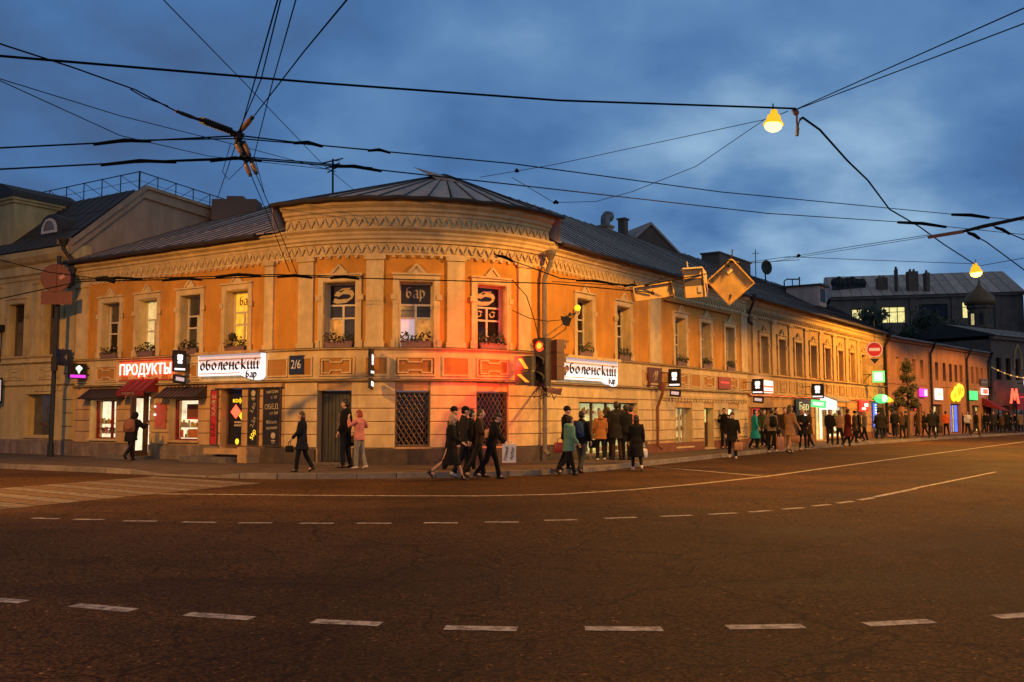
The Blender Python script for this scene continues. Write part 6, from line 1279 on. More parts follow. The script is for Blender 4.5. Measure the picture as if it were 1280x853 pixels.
b = MB(); c = Vector((7.86,26.00,9.94)); b.tube([Vector((7.75,26.00,10.08)), Vector((7.88,26.00,9.99)), Vector((7.88,26.00,9.72)), Vector((7.89,26.00,9.40))], .03, 6); b.tube([Vector((7.97,26.00,9.81)), Vector((7.92,26.00,9.63)), Vector((7.89,26.00,9.36))], .02, 5); b.ball(tuple(Vector((7.86,26.00,9.97))), .09, 8, 6); b.tube([Vector((7.90,26.00,9.54)), Vector((7.87,26.00,9.31))], .05, 6)
o = b.build('cable_clamp', PORC); tag(o, 'orange clamp with hanging cable loop beside the nearest street lamp', 'cable clamp')
wire('thick wavy cable running down from the near street lamp to the far one', [(7.97,26.00,9.76), (8.10,26.20,9.89), (9.17,28.00,10.08), (11.40,32.00,10.21), (13.57,36.00,10.54), (16.35,41.00,10.51), (19.79,46.00,10.73), (23.20,51.00,10.77), (27.27,56.00,10.48)], .034, steps=3)
wire('steel wire from the near street lamp up to the right corner, upper one', [(7.86,26.00,10.06), (9.50,17.00,9.09)], .014)
wire('steel wire from the near street lamp up to the right edge, lower one', [(7.75,26.00,10.01), (10.04,18.00,9.21)], .014)
wire('thin wire from the near street lamp down left past a small black knot', [(7.26,26.00,9.83), (1.32,30.00,9.56), (-1.12,33.00,9.91)], .010, splices=((.73, .745, .05),))
wire('thin sagging wire from the near lamp to the roof left of the chimney', [(6.97,26.00,9.76), (5.46,28.00,8.98), (3.81,30.00,8.69), (2.75,31.00,8.60), (1.41,32.00,8.79), (0.00,33.00,9.91)], .010, steps=4, splices=((.78, .8, .05),))
wire('short hanger wires holding up the near street lamp', [(7.24,26.00,9.85), (7.42,26.00,9.92), (7.64,26.00,10.01)], .012, steps=2)
# trolley wires over the junction
wire('upper trolley wire across the junction with black splices', [(-9.24,16.00,6.11), (-7.14,17.50,6.68), (-5.49,19.00,7.24), (-4.18,20.50,7.47), (0.00,24.50,8.13), (6.82,31.00,8.92), (18.24,40.00,10.12), (23.96,44.00,10.63)], .016, splices=((.11, .17, .03), (.38, .43, .035), (.46, .475, .03), (.87, .93, .06)))
wire('second upper trolley wire running close below the first', [(-7.39,17.40,6.67), (-5.46,18.90,7.15), (-3.10,21.50,7.64)], .014)
wire('lower trolley wire across the junction with black splices', [(-9.22,16.00,5.74), (-7.20,17.50,6.28), (-5.32,19.00,6.76), (-3.25,21.30,7.16), (0.00,24.50,7.58), (8.92,33.00,8.63), (16.13,39.00,9.54), (25.02,46.00,10.34)], .016, splices=((.12, .2, .03), (.24, .3, .03), (.38, .44, .035), (.85, .9, .06)))
wire('short trolley wire beside the lower one, joining it at both splices', [(-7.16,17.40,6.26), (-5.29,18.90,6.77), (-3.17,21.40,7.21)], .014)
wire('suspension wire from the left edge rising to the wire crossing', [(-7.46,13.00,6.87), (-7.05,15.00,7.17), (-6.82,17.00,7.49), (-6.45,17.60,7.37), (-6.34,17.80,7.34)], .014)
wire('loose wire tail above the long insulator', [(-6.88,16.90,7.47), (-6.71,17.10,7.39), (-6.45,17.60,7.39)], .012)
wire('thin wire from the left edge to the antenna, upper one', [(-8.46,15.00,7.06), (-7.93,19.00,7.65), (-6.84,23.00,8.22), (-5.22,28.00,8.82)], .009)
wire('thin wire from the left edge drooping to the railing', [(-8.46,15.00,7.07), (-7.91,19.00,7.24), (-7.42,23.00,7.92), (-5.65,29.00,9.15)], .009)
wire('thin wire from the top edge to the antenna on the roof', [(-5.03,13.00,7.56), (-5.52,19.00,8.43), (-5.45,27.00,8.81), (-5.44,33.00,9.39)], .009)
wire('wire from the top edge down to the railing, leftmost of the steep ones', [(-2.74,11.00,6.62), (-5.49,19.00,7.32), (-9.34,30.00,8.48)], .011)
wire('wire from the top edge to the insulator cross, second of the steep ones', [(-2.71,11.00,6.62), (-4.02,15.00,6.96), (-5.54,19.00,7.27)], .010)
wire('wire from the top edge passing right of the insulator cross', [(-2.53,11.00,6.60), (-3.84,15.00,6.90), (-5.47,20.00,7.10), (-7.34,28.00,8.21)], .009)
wire('slanting wire from the top edge to the upper orange insulator', [(-1.89,11.00,6.58), (-3.23,14.50,7.23), (-5.21,18.90,7.58)], .012)
wire('left one of two parallel wires from the insulators down to the cornice', [(-5.25,19.00,6.43), (-6.25,24.00,6.82), (-6.40,27.40,5.73)], .010)
wire('right one of two parallel wires from the insulators down to the cornice', [(-5.15,19.00,6.45), (-6.15,24.00,6.90), (-6.17,27.40,5.62)], .010)
wire('small hanging loop of thin wire below the crossing', [(-5.68,19.00,7.07), (-5.92,19.30,6.57), (-5.85,19.50,6.46), (-5.44,19.20,6.71)], .007, steps=4)
# insulator cross
IX = thing('insulator_cross', 'crossing of orange porcelain insulators and dark fittings where the wires meet', 'insulators', (-5.52,19.00,7.24))
def insul(a, b, r, m=PORC, capm=IRON, ribs=0):
    a = Vector(a); b = Vector(b); mb = MB(); mb.tube([a.lerp(b, .14), a.lerp(b, .3), a.lerp(b, .7), a.lerp(b, .86)], [r * .75, r, r, r * .75], 8); o = mb.build('insulator', m, IX)
    mb = MB(); mb.tube([a, a.lerp(b, .18)], r * .8, 8); mb.build('cap', capm, o); mb = MB(); mb.tube([a.lerp(b, .82), b], r * .8, 8); mb.build('cap', capm, o)
    if ribs:
        mb = MB()
        for k in range(ribs): p = a.lerp(b, .1 + .8 * k / ribs); mb.tube([p, p + (b - a).normalized() * .02], r * 1.5, 8)
        mb.build('ribs', capm, o)
insul((-5.51,19.00,7.30), (-5.21,18.90,7.60), .055)
insul((-5.57,19.00,7.10), (-5.43,19.00,6.84), .055); insul((-5.42,19.00,7.12), (-5.29,19.00,6.82), .055)
insul((-5.38,19.00,6.69), (-5.26,19.00,6.41), .05); insul((-5.25,19.00,6.71), (-5.14,19.00,6.45), .05)
insul((-6.07,18.20,7.33), (-5.59,19.00,7.30), .05, IRON, IRON, 14); insul((-6.37,17.80,7.36), (-6.10,18.20,7.33), .04, IRON, IRON)
mb = MB(); 
for p, r in (((-5.54,19.00,7.24), .09), ((-5.52,19.00,7.17), .085), ((-5.35,19.00,6.76), .08), ((-5.49,19.00,7.07), .06)): mb.ball(p, r, 8, 6)
mb.tube([Vector((-5.67,19.00,7.28)), Vector((-5.41,19.00,7.24))], .05, 6); mb.tube([Vector((-5.48,19.00,6.81)), Vector((-5.21,19.00,6.74))], .05, 6); mb.tube([Vector((-5.56,19.00,7.24)), Vector((-5.32,19.00,6.74))], .03, 6); mb.build('fitting', IRON, IX)
# lower wires in front of the house
wire('trolley wire running along the front of the corner house under its frieze', [(-13.28,24.00,4.45), (-11.11,24.50,5.05), (-8.19,25.00,5.18), (-6.27,25.30,5.30), (-4.12,25.80,5.32), (-1.76,26.20,5.31), (1.11,26.50,5.27), (4.02,27.40,5.13)], .016, splices=((.24, .29, .035), (.43, .49, .035), (.52, .57, .035)))
wire('second trolley wire close above the first, in front of the upper windows', [(-11.17,24.40,5.09), (-9.92,24.60,5.13), (-8.19,25.00,5.24), (-6.25,25.20,5.33), (-4.01,25.80,5.36)], .014, splices=((.1, .3, .03), (.55, .7, .035)))
wire('thin wire hanging from the left edge to the round sign and wire joint', [(-12.22,22.00,5.29), (-11.46,23.50,5.14), (-10.87,24.40,5.14), (-10.12,24.60,5.06)], .012, splices=((.75, .95, .06),))
wire('taut wire from the cornice down right to the hung signs, upper strand', [(-0.52,28.00,6.35), (0.45,27.00,5.83), (1.36,27.00,5.49), (3.67,27.30,5.30), (6.13,27.50,5.79)], .016, splices=((.02, .14, .035), (.55, .68, .03)))
wire('taut wire from the cornice down right to the hung signs, lower strand', [(1.13,27.00,5.40), (2.74,27.20,5.33), (3.68,27.40,5.32), (4.62,27.50,5.63), (6.15,27.60,5.97), (9.09,30.00,6.51)], .010, splices=((.3, .4, .03),))
wire('slack black wire down the corner pilaster to the traffic light', [(0.00,28.40,5.64), (0.43,28.40,5.16), (0.67,28.50,4.45), (0.81,28.60,3.86)], .014)
wire('slack wire along the upper wall between pilaster and first window', [(0.00,29.00,4.80), (0.54,29.20,4.57), (1.09,29.60,4.52), (1.61,29.50,4.56)], .012)
wire('thin wire over the right roofs ending at a small knot', [(17.37,70.00,12.87), (18.00,62.00,11.95), (22.21,60.00,11.41), (27.37,56.00,10.52)], .018)
wire('paired span wire from the far roof to the red insulator, upper strand', [(17.74,62.00,11.85), (18.40,52.00,10.81), (19.73,45.00,10.15)], .016, splices=((.12, .14, .07),))
wire('paired span wire from the far roof to the red insulator, lower strand', [(16.69,62.00,11.58), (18.39,52.00,10.68), (19.73,45.00,10.07)], .014)
o = wire('red orange insulator rod and dark span bar at the right edge', [(19.73,45.00,10.05), (20.93,44.00,10.13)], .09, 'span_insulator', m=PORC, cat='insulator'); mb = MB(); mb.tube([Vector((20.93,44.00,10.13)), Vector((21.65,43.50,10.27)), Vector((23.05,42.00,10.44))], [.07, .1, .08], 6); mb.build('span_bar', IRON, o)
wire('short dark feeder wire sloping down from the span bar, left one', [(20.97,44.00,10.18), (22.45,45.00,9.84), (26.22,48.00,8.64)], .03, splices=((.1, .35, .07),))
wire('short dark feeder wire sloping down from the span bar, right one', [(22.02,43.50,10.31), (23.08,44.00,10.03), (25.38,46.00,9.87)], .03, splices=((.1, .5, .06),))
wire('wire from the far street lamp to the right edge', [(27.41,56.00,10.38), (27.35,50.00,9.95)], .018)

# ------------------------------------------------------------------ people
_cloth = {}
def cloth(name, col, rough=.85):
    return mat(name, col, rough, .18, 9, .3, 60, spec=.12)
def remesh(mb, vox, name, smooth_it=2):
    me = bpy.data.meshes.new(name); me.from_pydata(mb.v, [], mb.f); me.update()
    bm = bmesh.new(); bm.from_mesh(me); bmesh.ops.recalc_face_normals(bm, faces=bm.faces); bm.to_mesh(me); bm.free()
    o = bpy.data.objects.new('t', me); link(o)
    r = o.modifiers.new('r', 'REMESH'); r.mode = 'VOXEL'; r.voxel_size = vox; r.use_smooth_shade = True
    if smooth_it: s_ = o.modifiers.new('s', 'SMOOTH'); s_.factor = .5; s_.iterations = smooth_it
    dg = bpy.context.evaluated_depsgraph_get(); res = bpy.data.meshes.new_from_object(o.evaluated_get(dg)); res.name = name
    bpy.data.objects.remove(o); bpy.data.meshes.remove(me); res.materials.clear(); return res

def person(label, loc, yaw, h=1.72, stride=.0, lean=0., arms=((-5, 15), (5, 15)), out=(8, 8), top='jacket', topc=None, legs='trousers', legc=None, hair='short', hairc=None, fem=False,
           head=(0, 0), lod=0, hood=False, scarf=None, bare=False, group=None, fat=1., shoec=None, knee=None):
    """stride: degrees of hip swing; arms: (shoulder forward deg, elbow bend deg) left, right; head (yaw, nod)"""
    root = thing('person', label, 'person', loc, rad(yaw), group=group)
    S = h / 1.75; V = Vector
    vox = (.0125, .026)[lod] ; cv = (.017, .03)[lod]
    n = 8 if lod == 0 else 6
    pel = V((0, 0, .93)); la = rad(lean)
    def tor(y, z): return pel + V((0, y * math.cos(la) + (z - .93) * math.sin(la), (z - .93) * math.cos(la) - y * math.sin(la)))
    legsJ = []
    for sd, sw in ((-1, stride), (1, -stride)):
        a = rad(sw); b = rad((knee if knee is not None else max(6, -sw * 1.1 + 4)) if sw <= 0 else 5)
        hip = pel + V((.09 * sd, 0, -.03)); kn = hip + V((.01 * sd, .43 * math.sin(a), -.43 * math.cos(a))); an = kn + V((0, .41 * math.sin(a - b), -.41 * math.cos(a - b))); legsJ.append((sd, hip, kn, an, a - b))
    low = min(j[3].z for j in legsJ) - .085; sh = V((0, 0, -low))
    sx = .88 if fem else 1.
    B = MB()   # body
    sw_ = .185 * sx
    B.tube([tor(0, .82), tor(0, .93), tor(-.0, 1.08), tor(.01, 1.25), tor(0, 1.40), tor(-.01, 1.47)], [(.12, .09), (.165, .115), (.135 * sx, .10), (.165 * sx, .12), (.165 * sx, .10), (.07, .07)], 12)
    neck = tor(.0, 1.46); hd = tor(.035, 1.63); B.tube([tor(-.01, 1.40), neck, tor(.02, 1.56)], [.065, .055, .055], 8)
    HR = Matrix.Translation(hd) @ Matrix.Rotation(rad(head[0]), 4, 'Z') @ Matrix.Rotation(rad(-head[1] - lean * .3), 4, 'X')
    B.ball((0, 0, .02), (.076, .095, .11), 12, 8, HR); B.ball((0, .03, -.05), (.055, .06, .06), 8, 6, HR)
    B.tube([HR @ V((0, .09, .03)), HR @ V((0, .118, -.015)), HR @ V((0, .09, -.025))], [.012, .018, .012], 6)
    for s_ in (-1, 1): B.ball((s_ * .08, -.005, 0), (.013, .025, .034), 6, 5, HR)
    for sd, hip, kn, an, fa in legsJ:
        B.tube([hip + V((0, 0, .06)), hip, hip.lerp(kn, .5), kn, kn.lerp(an, .35), an], [.095, .092, .075, .055, .056, .038], n)
        B.tube([an, an + V((0, .06, -.05)), an + V((0, .13, -.06))], [.038, .035, .022], 6)
    AR = []
    for i, sd in enumerate((-1, 1)):
        f, e = arms[i]; o_ = rad(out[i]); fa = rad(f + lean)
        shd = tor(0, 1.42) + V((sd * sw_, 0, 0)); d = V((sd * math.sin(o_), math.sin(fa) * math.cos(o_), -math.cos(fa) * math.cos(o_))); el = shd + d * .29
        fb = rad(f + lean + e); o2 = rad(out[i] * .3 - (e * .12 if e > 40 else 0)); d2 = V((sd * math.sin(o2), math.sin(fb) * math.cos(o2), -math.cos(fb) * math.cos(o2))); wr = el + d2 * .25; AR.append((sd, shd, el, wr, d2))
        B.tube([tor(0, 1.41) + V((sd * sw_ * .55, 0, 0)), shd, shd.lerp(el, .5), el, el.lerp(wr, .4), wr], [.06, .055, .047, .038, .037, .027], n)
        # hand: palm, four curled fingers, thumb on the inner side
        x = V((-sd * 1., 0, 0)); x = (x - d2 * x.dot(d2)).normalized(); y = d2.cross(x).normalized(); pm = wr + d2 * .045
        B.tube([wr, pm, wr + d2 * .095], [(.026, .026), (.040, .02), (.038, .017)] if abs(d2.x) < 2 else .03, 8)
        if lod == 0:
            for k, (ln, cu) in enumerate(((.068, .5), (.078, .6), (.072, .7), (.058, .85))):
                p0 = wr + d2 * .09 + y * (.030 - k * .020); dir1 = (d2 + x * cu * .5).normalized(); dir2 = (d2 * .5 + x * cu * 1.3).normalized(); B.tube([p0, p0 + dir1 * ln * .55, p0 + dir1 * ln * .55 + dir2 * ln * .5], [.0105, .0098, .0085], 6)
            p0 = wr + d2 * .03 + y * .03; B.tube([p0, p0 + (d2 * .7 + y * .8 + x * .3).normalized() * .035, p0 + (d2 + y * .55 + x * .5).normalized() * .065], [.013, .0115, .009], 6)
    def place(mb): mb.v = [tuple((V(v) + sh) * S) for v in mb.v]; return mb
    o = newobj('body', remesh(place(B), vox * S, 'body'), root, False, SKIN)
    if lod == 0:
        for s_ in (-1, 1): e = MB(); e.ball((s_ * .03, .089, .028), (.011, .008, .008), 6, 4, HR); place(e).build('eye', EYE, root, False)
        e = MB(); e.ball((0, .091, -.055), (.02, .008, .007), 6, 4, HR); place(e).build('mouth', LIP, root, False)
    # trousers / skirt
    if legs == 'trousers':
        T = MB(); T.tube([pel + V((0, 0, .12)), pel, pel + V((0, 0, -.1))], [(.155, .12), (.178, .135), (.15, .12)], 12)
        for sd, hip, kn, an, fa in legsJ: T.tube([hip + V((0, 0, .03)), hip + V((0, 0, -.04)), hip.lerp(kn, .5), kn, kn.lerp(an, .5), an + V((0, -.005, .0))], [.105, .108, .09, .073, .068, .064], n)
        newobj('trousers', remesh(place(T), cv * S, 'trousers', 1), root, False, legc)
    elif legs == 'tights':
        T = MB(); T.tube([pel + V((0, 0, .1)), pel, pel + V((0, 0, -.08))], [(.15, .11), (.172, .125), (.14, .11)], 12)
        for sd, hip, kn, an, fa in legsJ: T.tube([hip + V((0, 0, .03)), hip.lerp(kn, .5), kn, kn.lerp(an, .35), an], [.1, .081, .061, .061, .043], n)
        newobj('tights', remesh(place(T), cv * S, 'tights', 1), root, False, legc)
    # shoes
    for sd, hip, kn, an, fa in legsJ:
        s_ = MB(); tip = -.3 * math.sin(fa) if fa < 0 else 0
        R_ = Matrix.Translation(an) @ Matrix.Rotation(-min(0, fa) * -1. if False else (fa * .8 if fa < -.1 else 0), 4, 'X')
        s_.tube([R_ @ V((0, -.07, -.05)), R_ @ V((0, -.03, -.04)), R_ @ V((0, .05, -.05)), R_ @ V((0, .12, -.062)), R_ @ V((0, .165, -.066))], [(.035, .03), (.045, .045), (.046, .036), (.044, .024), (.025, .014)], 8); s_.tube([R_ @ V((0, 0, -.04)), R_ @ V((0, -.005, .05))], [.046, .047], 8)
        place(s_).build('shoe', shoec or MATS['shoe_black'], root, False, smooth=True)
    # upper garment
    if top:
        L = {'jacket': .82, 'coat': .62, 'long': .42, 'parka': .72}[top]; puff = {'jacket': 1., 'coat': 1.02, 'long': 1.0, 'parka': 1.12}[top] * fat
        J = MB(); prof = [(1.50, .075, .075, -.01), (1.45, .14 * sx, .105, 0), (1.38, .20 * sx * puff, .135 * puff, 0), (1.24, .195 * sx * puff, .145 * puff, .01), (1.08, .175 * sx * puff, .135 * puff, .01), (.95, .19 * puff, .148 * puff, 0), (.84, .195 * puff, .15 * puff, 0)]
        pts = [tor(y, z) for z, a, b, y in prof]; rr = [(a, b) for z, a, b, y in prof]
        if L < .82:
            z = .74
            while z >= L - .001: k = (.84 - z); pts.append(pel + V((0, .02 * k, z - .93))); rr.append((.195 * puff + k * .13, .155 * puff + k * (.16 + abs(stride) * .009))); z -= .1
        J.tube(pts, rr, 14)
        for sd, shd, el, wr, d2 in AR: J.tube([tor(0, 1.40) + V((sd * sw_ * .5, 0, 0)), shd + V((0, 0, .005)), shd.lerp(el, .5), el, el.lerp(wr, .5), el.lerp(wr, .93)], [.085 * puff, .082 * puff, .072 * puff, .062 * puff, .056 * puff, .05 * puff], n)
        J.tube([tor(-.02, 1.44), tor(-.01, 1.50), tor(.0, 1.53)], [(.1, .09), (.085, .08), (.08, .078)], 10)
        if hood: J.ball(tuple(tor(-.09, 1.47)), (.11, .085, .08), 10, 6)
        newobj('coat' if top != 'jacket' else 'jacket', remesh(place(J), cv * S, 'coat', 1), root, False, topc)
    if scarf:
        s_ = MB(); s_.tube([tor(-.06, 1.50), tor(.07, 1.49), tor(.075, 1.5)], [(.06, .05), (.06, .05), (.05, .05)], 8); s_.ball(tuple(tor(.0, 1.505)), (.098, .1, .045), 12, 6); place(s_).build('scarf', scarf, root, False, smooth=True)
    # hair or hat
    if hair != 'none':
        H = MB()
        if hair in ('short', 'bob', 'long', 'bun'):
            H.ball((0, -.022, .05), (.087, .098, .098), 14, 9, HR); H.ball((0, -.05, .0), (.082, .07, .09), 12, 8, HR)
            if hair == 'bob': H.ball((0, -.045, -.04), (.1, .075, .11), 12, 8, HR)
            if hair == 'long': H.ball((0, -.05, -.06), (.1, .07, .13), 12, 8, HR); H.tube([HR @ V((0, -.06, -.05)), HR @ V((0, -.1, -.2)), HR @ V((0, -.1, -.32))], [(.09, .055), (.09, .05), (.05, .03)], 10)
            if hair == 'bun': H.ball((0, -.11, .07), .045, 8, 6, HR)
        elif hair == 'beanie':
            H.ball((0, -.012, .062), (.092, .107, .098), 14, 9, HR); H.tube([HR @ V((0, -.01, .035)), HR @ V((0, -.008, .075))], [(.094, .108), (.094, .108)], 14)
        elif hair == 'cap':
            H.ball((0, -.01, .07), (.09, .105, .075), 14, 8, HR); H.poly([(-.07, .06), (.07, .06), (.055, .17), (0, .19), (-.055, .17)], .055, .068, HR); H.ball((0, -.04, .0), (.083, .075, .07), 10, 7, HR)
        elif hair == 'hoodup':
            H.ball((0, -.03, .02), (.115, .122, .145), 14, 9, HR); H.ball((0, -.05, -.1), (.12, .1, .1), 12, 8, HR)
        place(H).build({'beanie': 'hat', 'cap': 'cap', 'hoodup': 'hood'}.get(hair, 'hair'), hairc, root, False, smooth=True)
    root['_h'] = h; del root['_h']
    W_ = Matrix.Translation(loc) @ Matrix.Rotation(rad(yaw), 4, 'Z')
    return [W_ @ ((wr + d2 * .09 + sh) * S) for sd, shd, el, wr, d2 in AR], W_ @ ((tor(-.2, 1.22) + sh) * S), W_, S
mat('shoe_black', (.015, .013, .012), .5, .1, 8)
BLK = cloth('black_wool', (.012, .012, .013)); NAVY = cloth('navy_cloth', (.012, .014, .024)); CHAR = cloth('charcoal_cloth', (.025, .023, .022)); BRN = cloth('brown_cloth', (.06, .035, .02))
PINK = cloth('pink_jacket_cloth', (.60, .22, .19)); JEANL = cloth('light_jeans', (.24, .23, .21)); JEAN = cloth('grey_blue_jeans', (.055, .06, .07)); TEAL = cloth('teal_jacket_cloth', (.10, .24, .20)); TEALB = cloth('turquoise_coat_cloth', (.02, .30, .32))
ORAN = cloth('orange_brown_coat', (.34, .14, .045)); OLIVE = cloth('olive_green_cloth', (.05, .07, .035)); TANCL = cloth('tan_coat_cloth', (.26, .15, .085)); GREYC = cloth('grey_beige_cloth', (.17, .13, .10)); REDC = cloth('dark_red_coat', (.10, .018, .015)); WHT = cloth('white_cloth', (.6, .56, .5)); VEST = cloth('orange_vest_cloth', (.7, .13, .03)); SKINT = cloth('skin_coloured_tights', (.42, .26, .18))
HBL = mat('black_hair', (.013, .010, .009), .5, .2, 20); HBR = mat('brown_hair', (.05, .025, .014), .5, .2, 20); HRED = mat('red_hair', (.30, .03, .02), .5, .2, 20); HFAIR = mat('fair_hair', (.40, .26, .13), .5, .2, 20); SHW = mat('white_shoe', (.55, .5, .45), .6, .1, 8)
def bag(label, hand, w, h, d, m, yaw=0, name='bag', text=None, cat='bag', strap=.22, mt=None, soft=True):
    p = V3(hand); t = thing(name, label, cat, (p.x, p.y, p.z - strap - h)); M = Matrix.Translation(p - Vector((0, 0, strap + h / 2))) @ Matrix.Rotation(rad(yaw), 4, 'Z')
    b = MB(); b.tube([M @ Vector((0, 0, -h / 2)), M @ Vector((0, 0, -h / 2 + .02)), M @ Vector((0, 0, 0)), M @ Vector((0, 0, h * .4)), M @ Vector((0, 0, h / 2))], [(w * .46, d * .42), (w * .5, d * .5), (w * .52, d * .55), (w * .48, d * .4), (w * .45, d * .25)], 4 if not soft else 12) if soft else b.box(-w / 2, w / 2, -d / 2, d / 2, -h / 2, h / 2, M)
    b.build('pouch', m, t, smooth=soft)
    b = MB()
    for s_ in (-1, 1): b.tube([M @ Vector((s_ * w * .28, 0, h / 2 - .02)), M @ Vector((s_ * w * .2, 0, h / 2 + strap * .7)), M @ Vector((0, 0, h / 2 + strap))], .009, 5)
    b.build('strap', m, t)
    if text:
        for k, tx in enumerate(text): lettering(tx, .11, M @ Matrix.Translation((-.08 + .15 * k, -d / 2 - .006, 0)) @ Matrix.Rotation(rad(90), 4, 'X') @ Matrix.Rotation(rad(80), 4, 'Z'), mt or INK, t)
    return t
def V3(p): return Vector(p)
def backpack(label, info, m, w=.30, h=.42, d=.16):
    c, W_, S = info; yaw = W_.to_euler().z; M = Matrix.Translation(c) @ Matrix.Rotation(yaw, 4, 'Z'); t = thing('backpack', label, 'backpack', tuple(c))
    b = MB(); b.tube([M @ Vector((0, 0, -h / 2)), M @ Vector((0, -.01, -h * .4)), M @ Vector((0, -.02, 0)), M @ Vector((0, 0, h * .4)), M @ Vector((0, .02, h / 2))], [(w * .4, d * .3), (w * .5, d * .5), (w * .5, d * .55), (w * .42, d * .42), (w * .2, d * .2)], 12); b.build('pack', m, t, smooth=True)
    b = MB(); b.ball((0, -d * .5, -h * .18), (w * .36, .05, h * .2), 10, 6, M); b.build('pocket', m, t, smooth=True)
    b = MB()
    for s_ in (-1, 1): b.tube([M @ Vector((s_ * w * .3, .06, h * .42)), M @ Vector((s_ * w * .36, .2, h * .5)), M @ Vector((s_ * w * .4, .3, h * .2)), M @ Vector((s_ * w * .42, .1, -h * .3))], .02, 5)
    b.build('strap', m, t)
# in the photograph's order from left to right. yaw 0 faces away from the camera, 90 faces left, -90 right, 180 towards it
Z_ = .13
hands, bp, W_, S_ = person('person seen from behind in dark hooded jacket walking to the food shop door', (-12.56,31.81,0.13), -12, 1.62, 22, 16, ((28, 75), (22, 80)), (22, 22), 'parka', BLK, 'trousers', BLK, 'hoodup', BLK, head=(0, 25), fat=1.05)
backpack('round brown backpack on the person walking to the food shop door', (bp, W_, S_), mat('brown_backpack', (.22, .09, .05), .8, .15, 8), .40, .44, .2)
hands, bp, W_, S_ = person('woman with bobbed hair and dark coat standing in profile between menu board and street door', (-5.54,25.47,0.13), 84, 1.56, 12, 0, ((14, 30), (4, 25)), (8, 8), 'coat', NAVY, 'trousers', BLK, 'bob', HBR, True, head=(0, 4), shoec=None)
bag('small black handbag of the woman with bobbed hair', hands[0], .22, .17, .09, BLK, 70, strap=.12)
hands, bp, W_, S_ = person('tall man in open dark jacket standing in front of the street door', (-4.74,27.42,0.13), 78, 1.9, 4, -2, ((4, 22), (-6, 20)), (8, 8), 'jacket', BLK, 'trousers', NAVY, 'short', HBL, head=(5, 0))
b = MB(); b.tube([W_ @ (Vector(v) * S_) for v in ((-.02, .142, 1.42), (-.02, .158, 1.2), (-.02, .162, .95))], [(.05, .012), (.06, .012), (.055, .012)], 8); b.build('shirt_front', GREYC, bpy.data.objects['person.002'])
bag('black shoulder bag hanging at the side of the tall man', hands[1] + Vector((.12, 0, .1)), .38, .30, .12, BLK, 10, strap=.1)
hands, bp, W_, S_ = person('red haired woman in pink jacket and light jeans with raised arm', (-4.27,27.00,0.13), 62, 1.6, 6, 0, ((55, 118), (10, 80)), (14, 55), 'jacket', PINK, 'trousers', JEANL, 'bob', HRED, True, head=(10, 6), shoec=SHW)
bag('little orange shoulder bag at the hip of the pink jacket woman', hands[1] + Vector((-.12, -.05, -.22)), .18, .17, .08, mat('orange_leather', (.26, .11, .04), .5, .1, 6), 60, strap=.08)
# group in front of the right grilled window
person('tall man in black beanie at the rear left of the group by the right grille', (-1.65,26.95,0.00), -80, 1.82, 10, 0, ((60, 95), (5, 20)), (28, 8), 'parka', BLK, 'trousers', BLK, 'beanie', BLK, head=(10, 0))
person('woman in black knee length coat with bare calves striding right', (-1.53,23.97,0.00), -92, 1.66, 24, 3, ((-12, 25), (16, 40)), (8, 8), 'long', BLK, 'tights', SKINT, 'bob', HFAIR, True, head=(-25, 0), scarf=GREYC)
person('man in dark cap and dark jacket behind the striding woman, white shoes', (-1.25,25.21,0.00), -75, 1.82, 12, 0, ((6, 25), (-4, 20)), (8, 8), 'jacket', CHAR, 'trousers', NAVY, 'cap', BLK, head=(-5, 4), shoec=SHW)
hands, bp, W_, S_ = person('broad man in brown black leather jacket walking right before the right grille', (-0.90,25.21,0.00), -88, 1.76, 14, 4, ((18, 45), (12, 45)), (8, 12), 'jacket', cloth('brown_black_leather', (.03, .02, .014), .6), 'trousers', CHAR, 'short', HBR, head=(-6, 4))
bag('pale pink paper parcel carried by the broad man in leather jacket', hands[1] + Vector((-.05, -.05, .3)), .36, .22, .16, mat('pink_parcel', (.5, .26, .18), .7, .3, 12), 10, strap=.05)
hands, bp, W_, S_ = person('stooping person in dark cap walking right with a big white printed bag', (-0.53,24.58,0.00), -92, 1.68, 17, 12, ((8, 18), (14, 18)), (8, 10), 'jacket', BLK, 'trousers', BLK, 'cap', HBL, head=(0, 12))
bag('big white paper bag with black vertical lettering held by the stooping person', hands[1] + Vector((.02, -.06, .12)), .34, .46, .12, WHITEP, 4, text=('Новый', 'Арбат'), strap=.1, soft=False)
# group at the glazed shop entrance
person('man in dark beanie half hidden behind the woman in teal', (1.50,26.60,0.13), -70, 1.7, 10, 0, ((5, 20), (-5, 20)), (8, 8), 'jacket', BLK, 'trousers', BLK, 'beanie', BLK)
hands, bp, W_, S_ = person('woman in pale teal jacket walking right with a red bag at her back', (1.52,25.88,0.00), -62, 1.6, 20, 3, ((10, 40), (-5, 40)), (10, 14), 'parka', TEAL, 'trousers', BLK, 'bun', HBL, True, hood=True)
bag('red shoulder bag behind the woman in the pale teal jacket', W_ @ (Vector((-.16, -.2, 1.1)) * S_), .32, .27, .14, mat('red_leather', (.32, .03, .02), .5, .1, 6), 20, strap=.12)
hands, bp, W_, S_ = person('man in dark jacket and grey jeans seen from behind beside the shop window', (1.94,26.95,0.00), -30, 1.72, 15, 2, ((8, 25), (-8, 25)), (10, 10), 'jacket', BLK, 'trousers', JEAN, 'short', HBL, head=(-10, 4), shoec=None)
backpack('dark blue backpack worn by the man in grey jeans', (bp, W_, S_), cloth('blue_backpack_cloth', (.02, .045, .12)), .32, .46, .17)
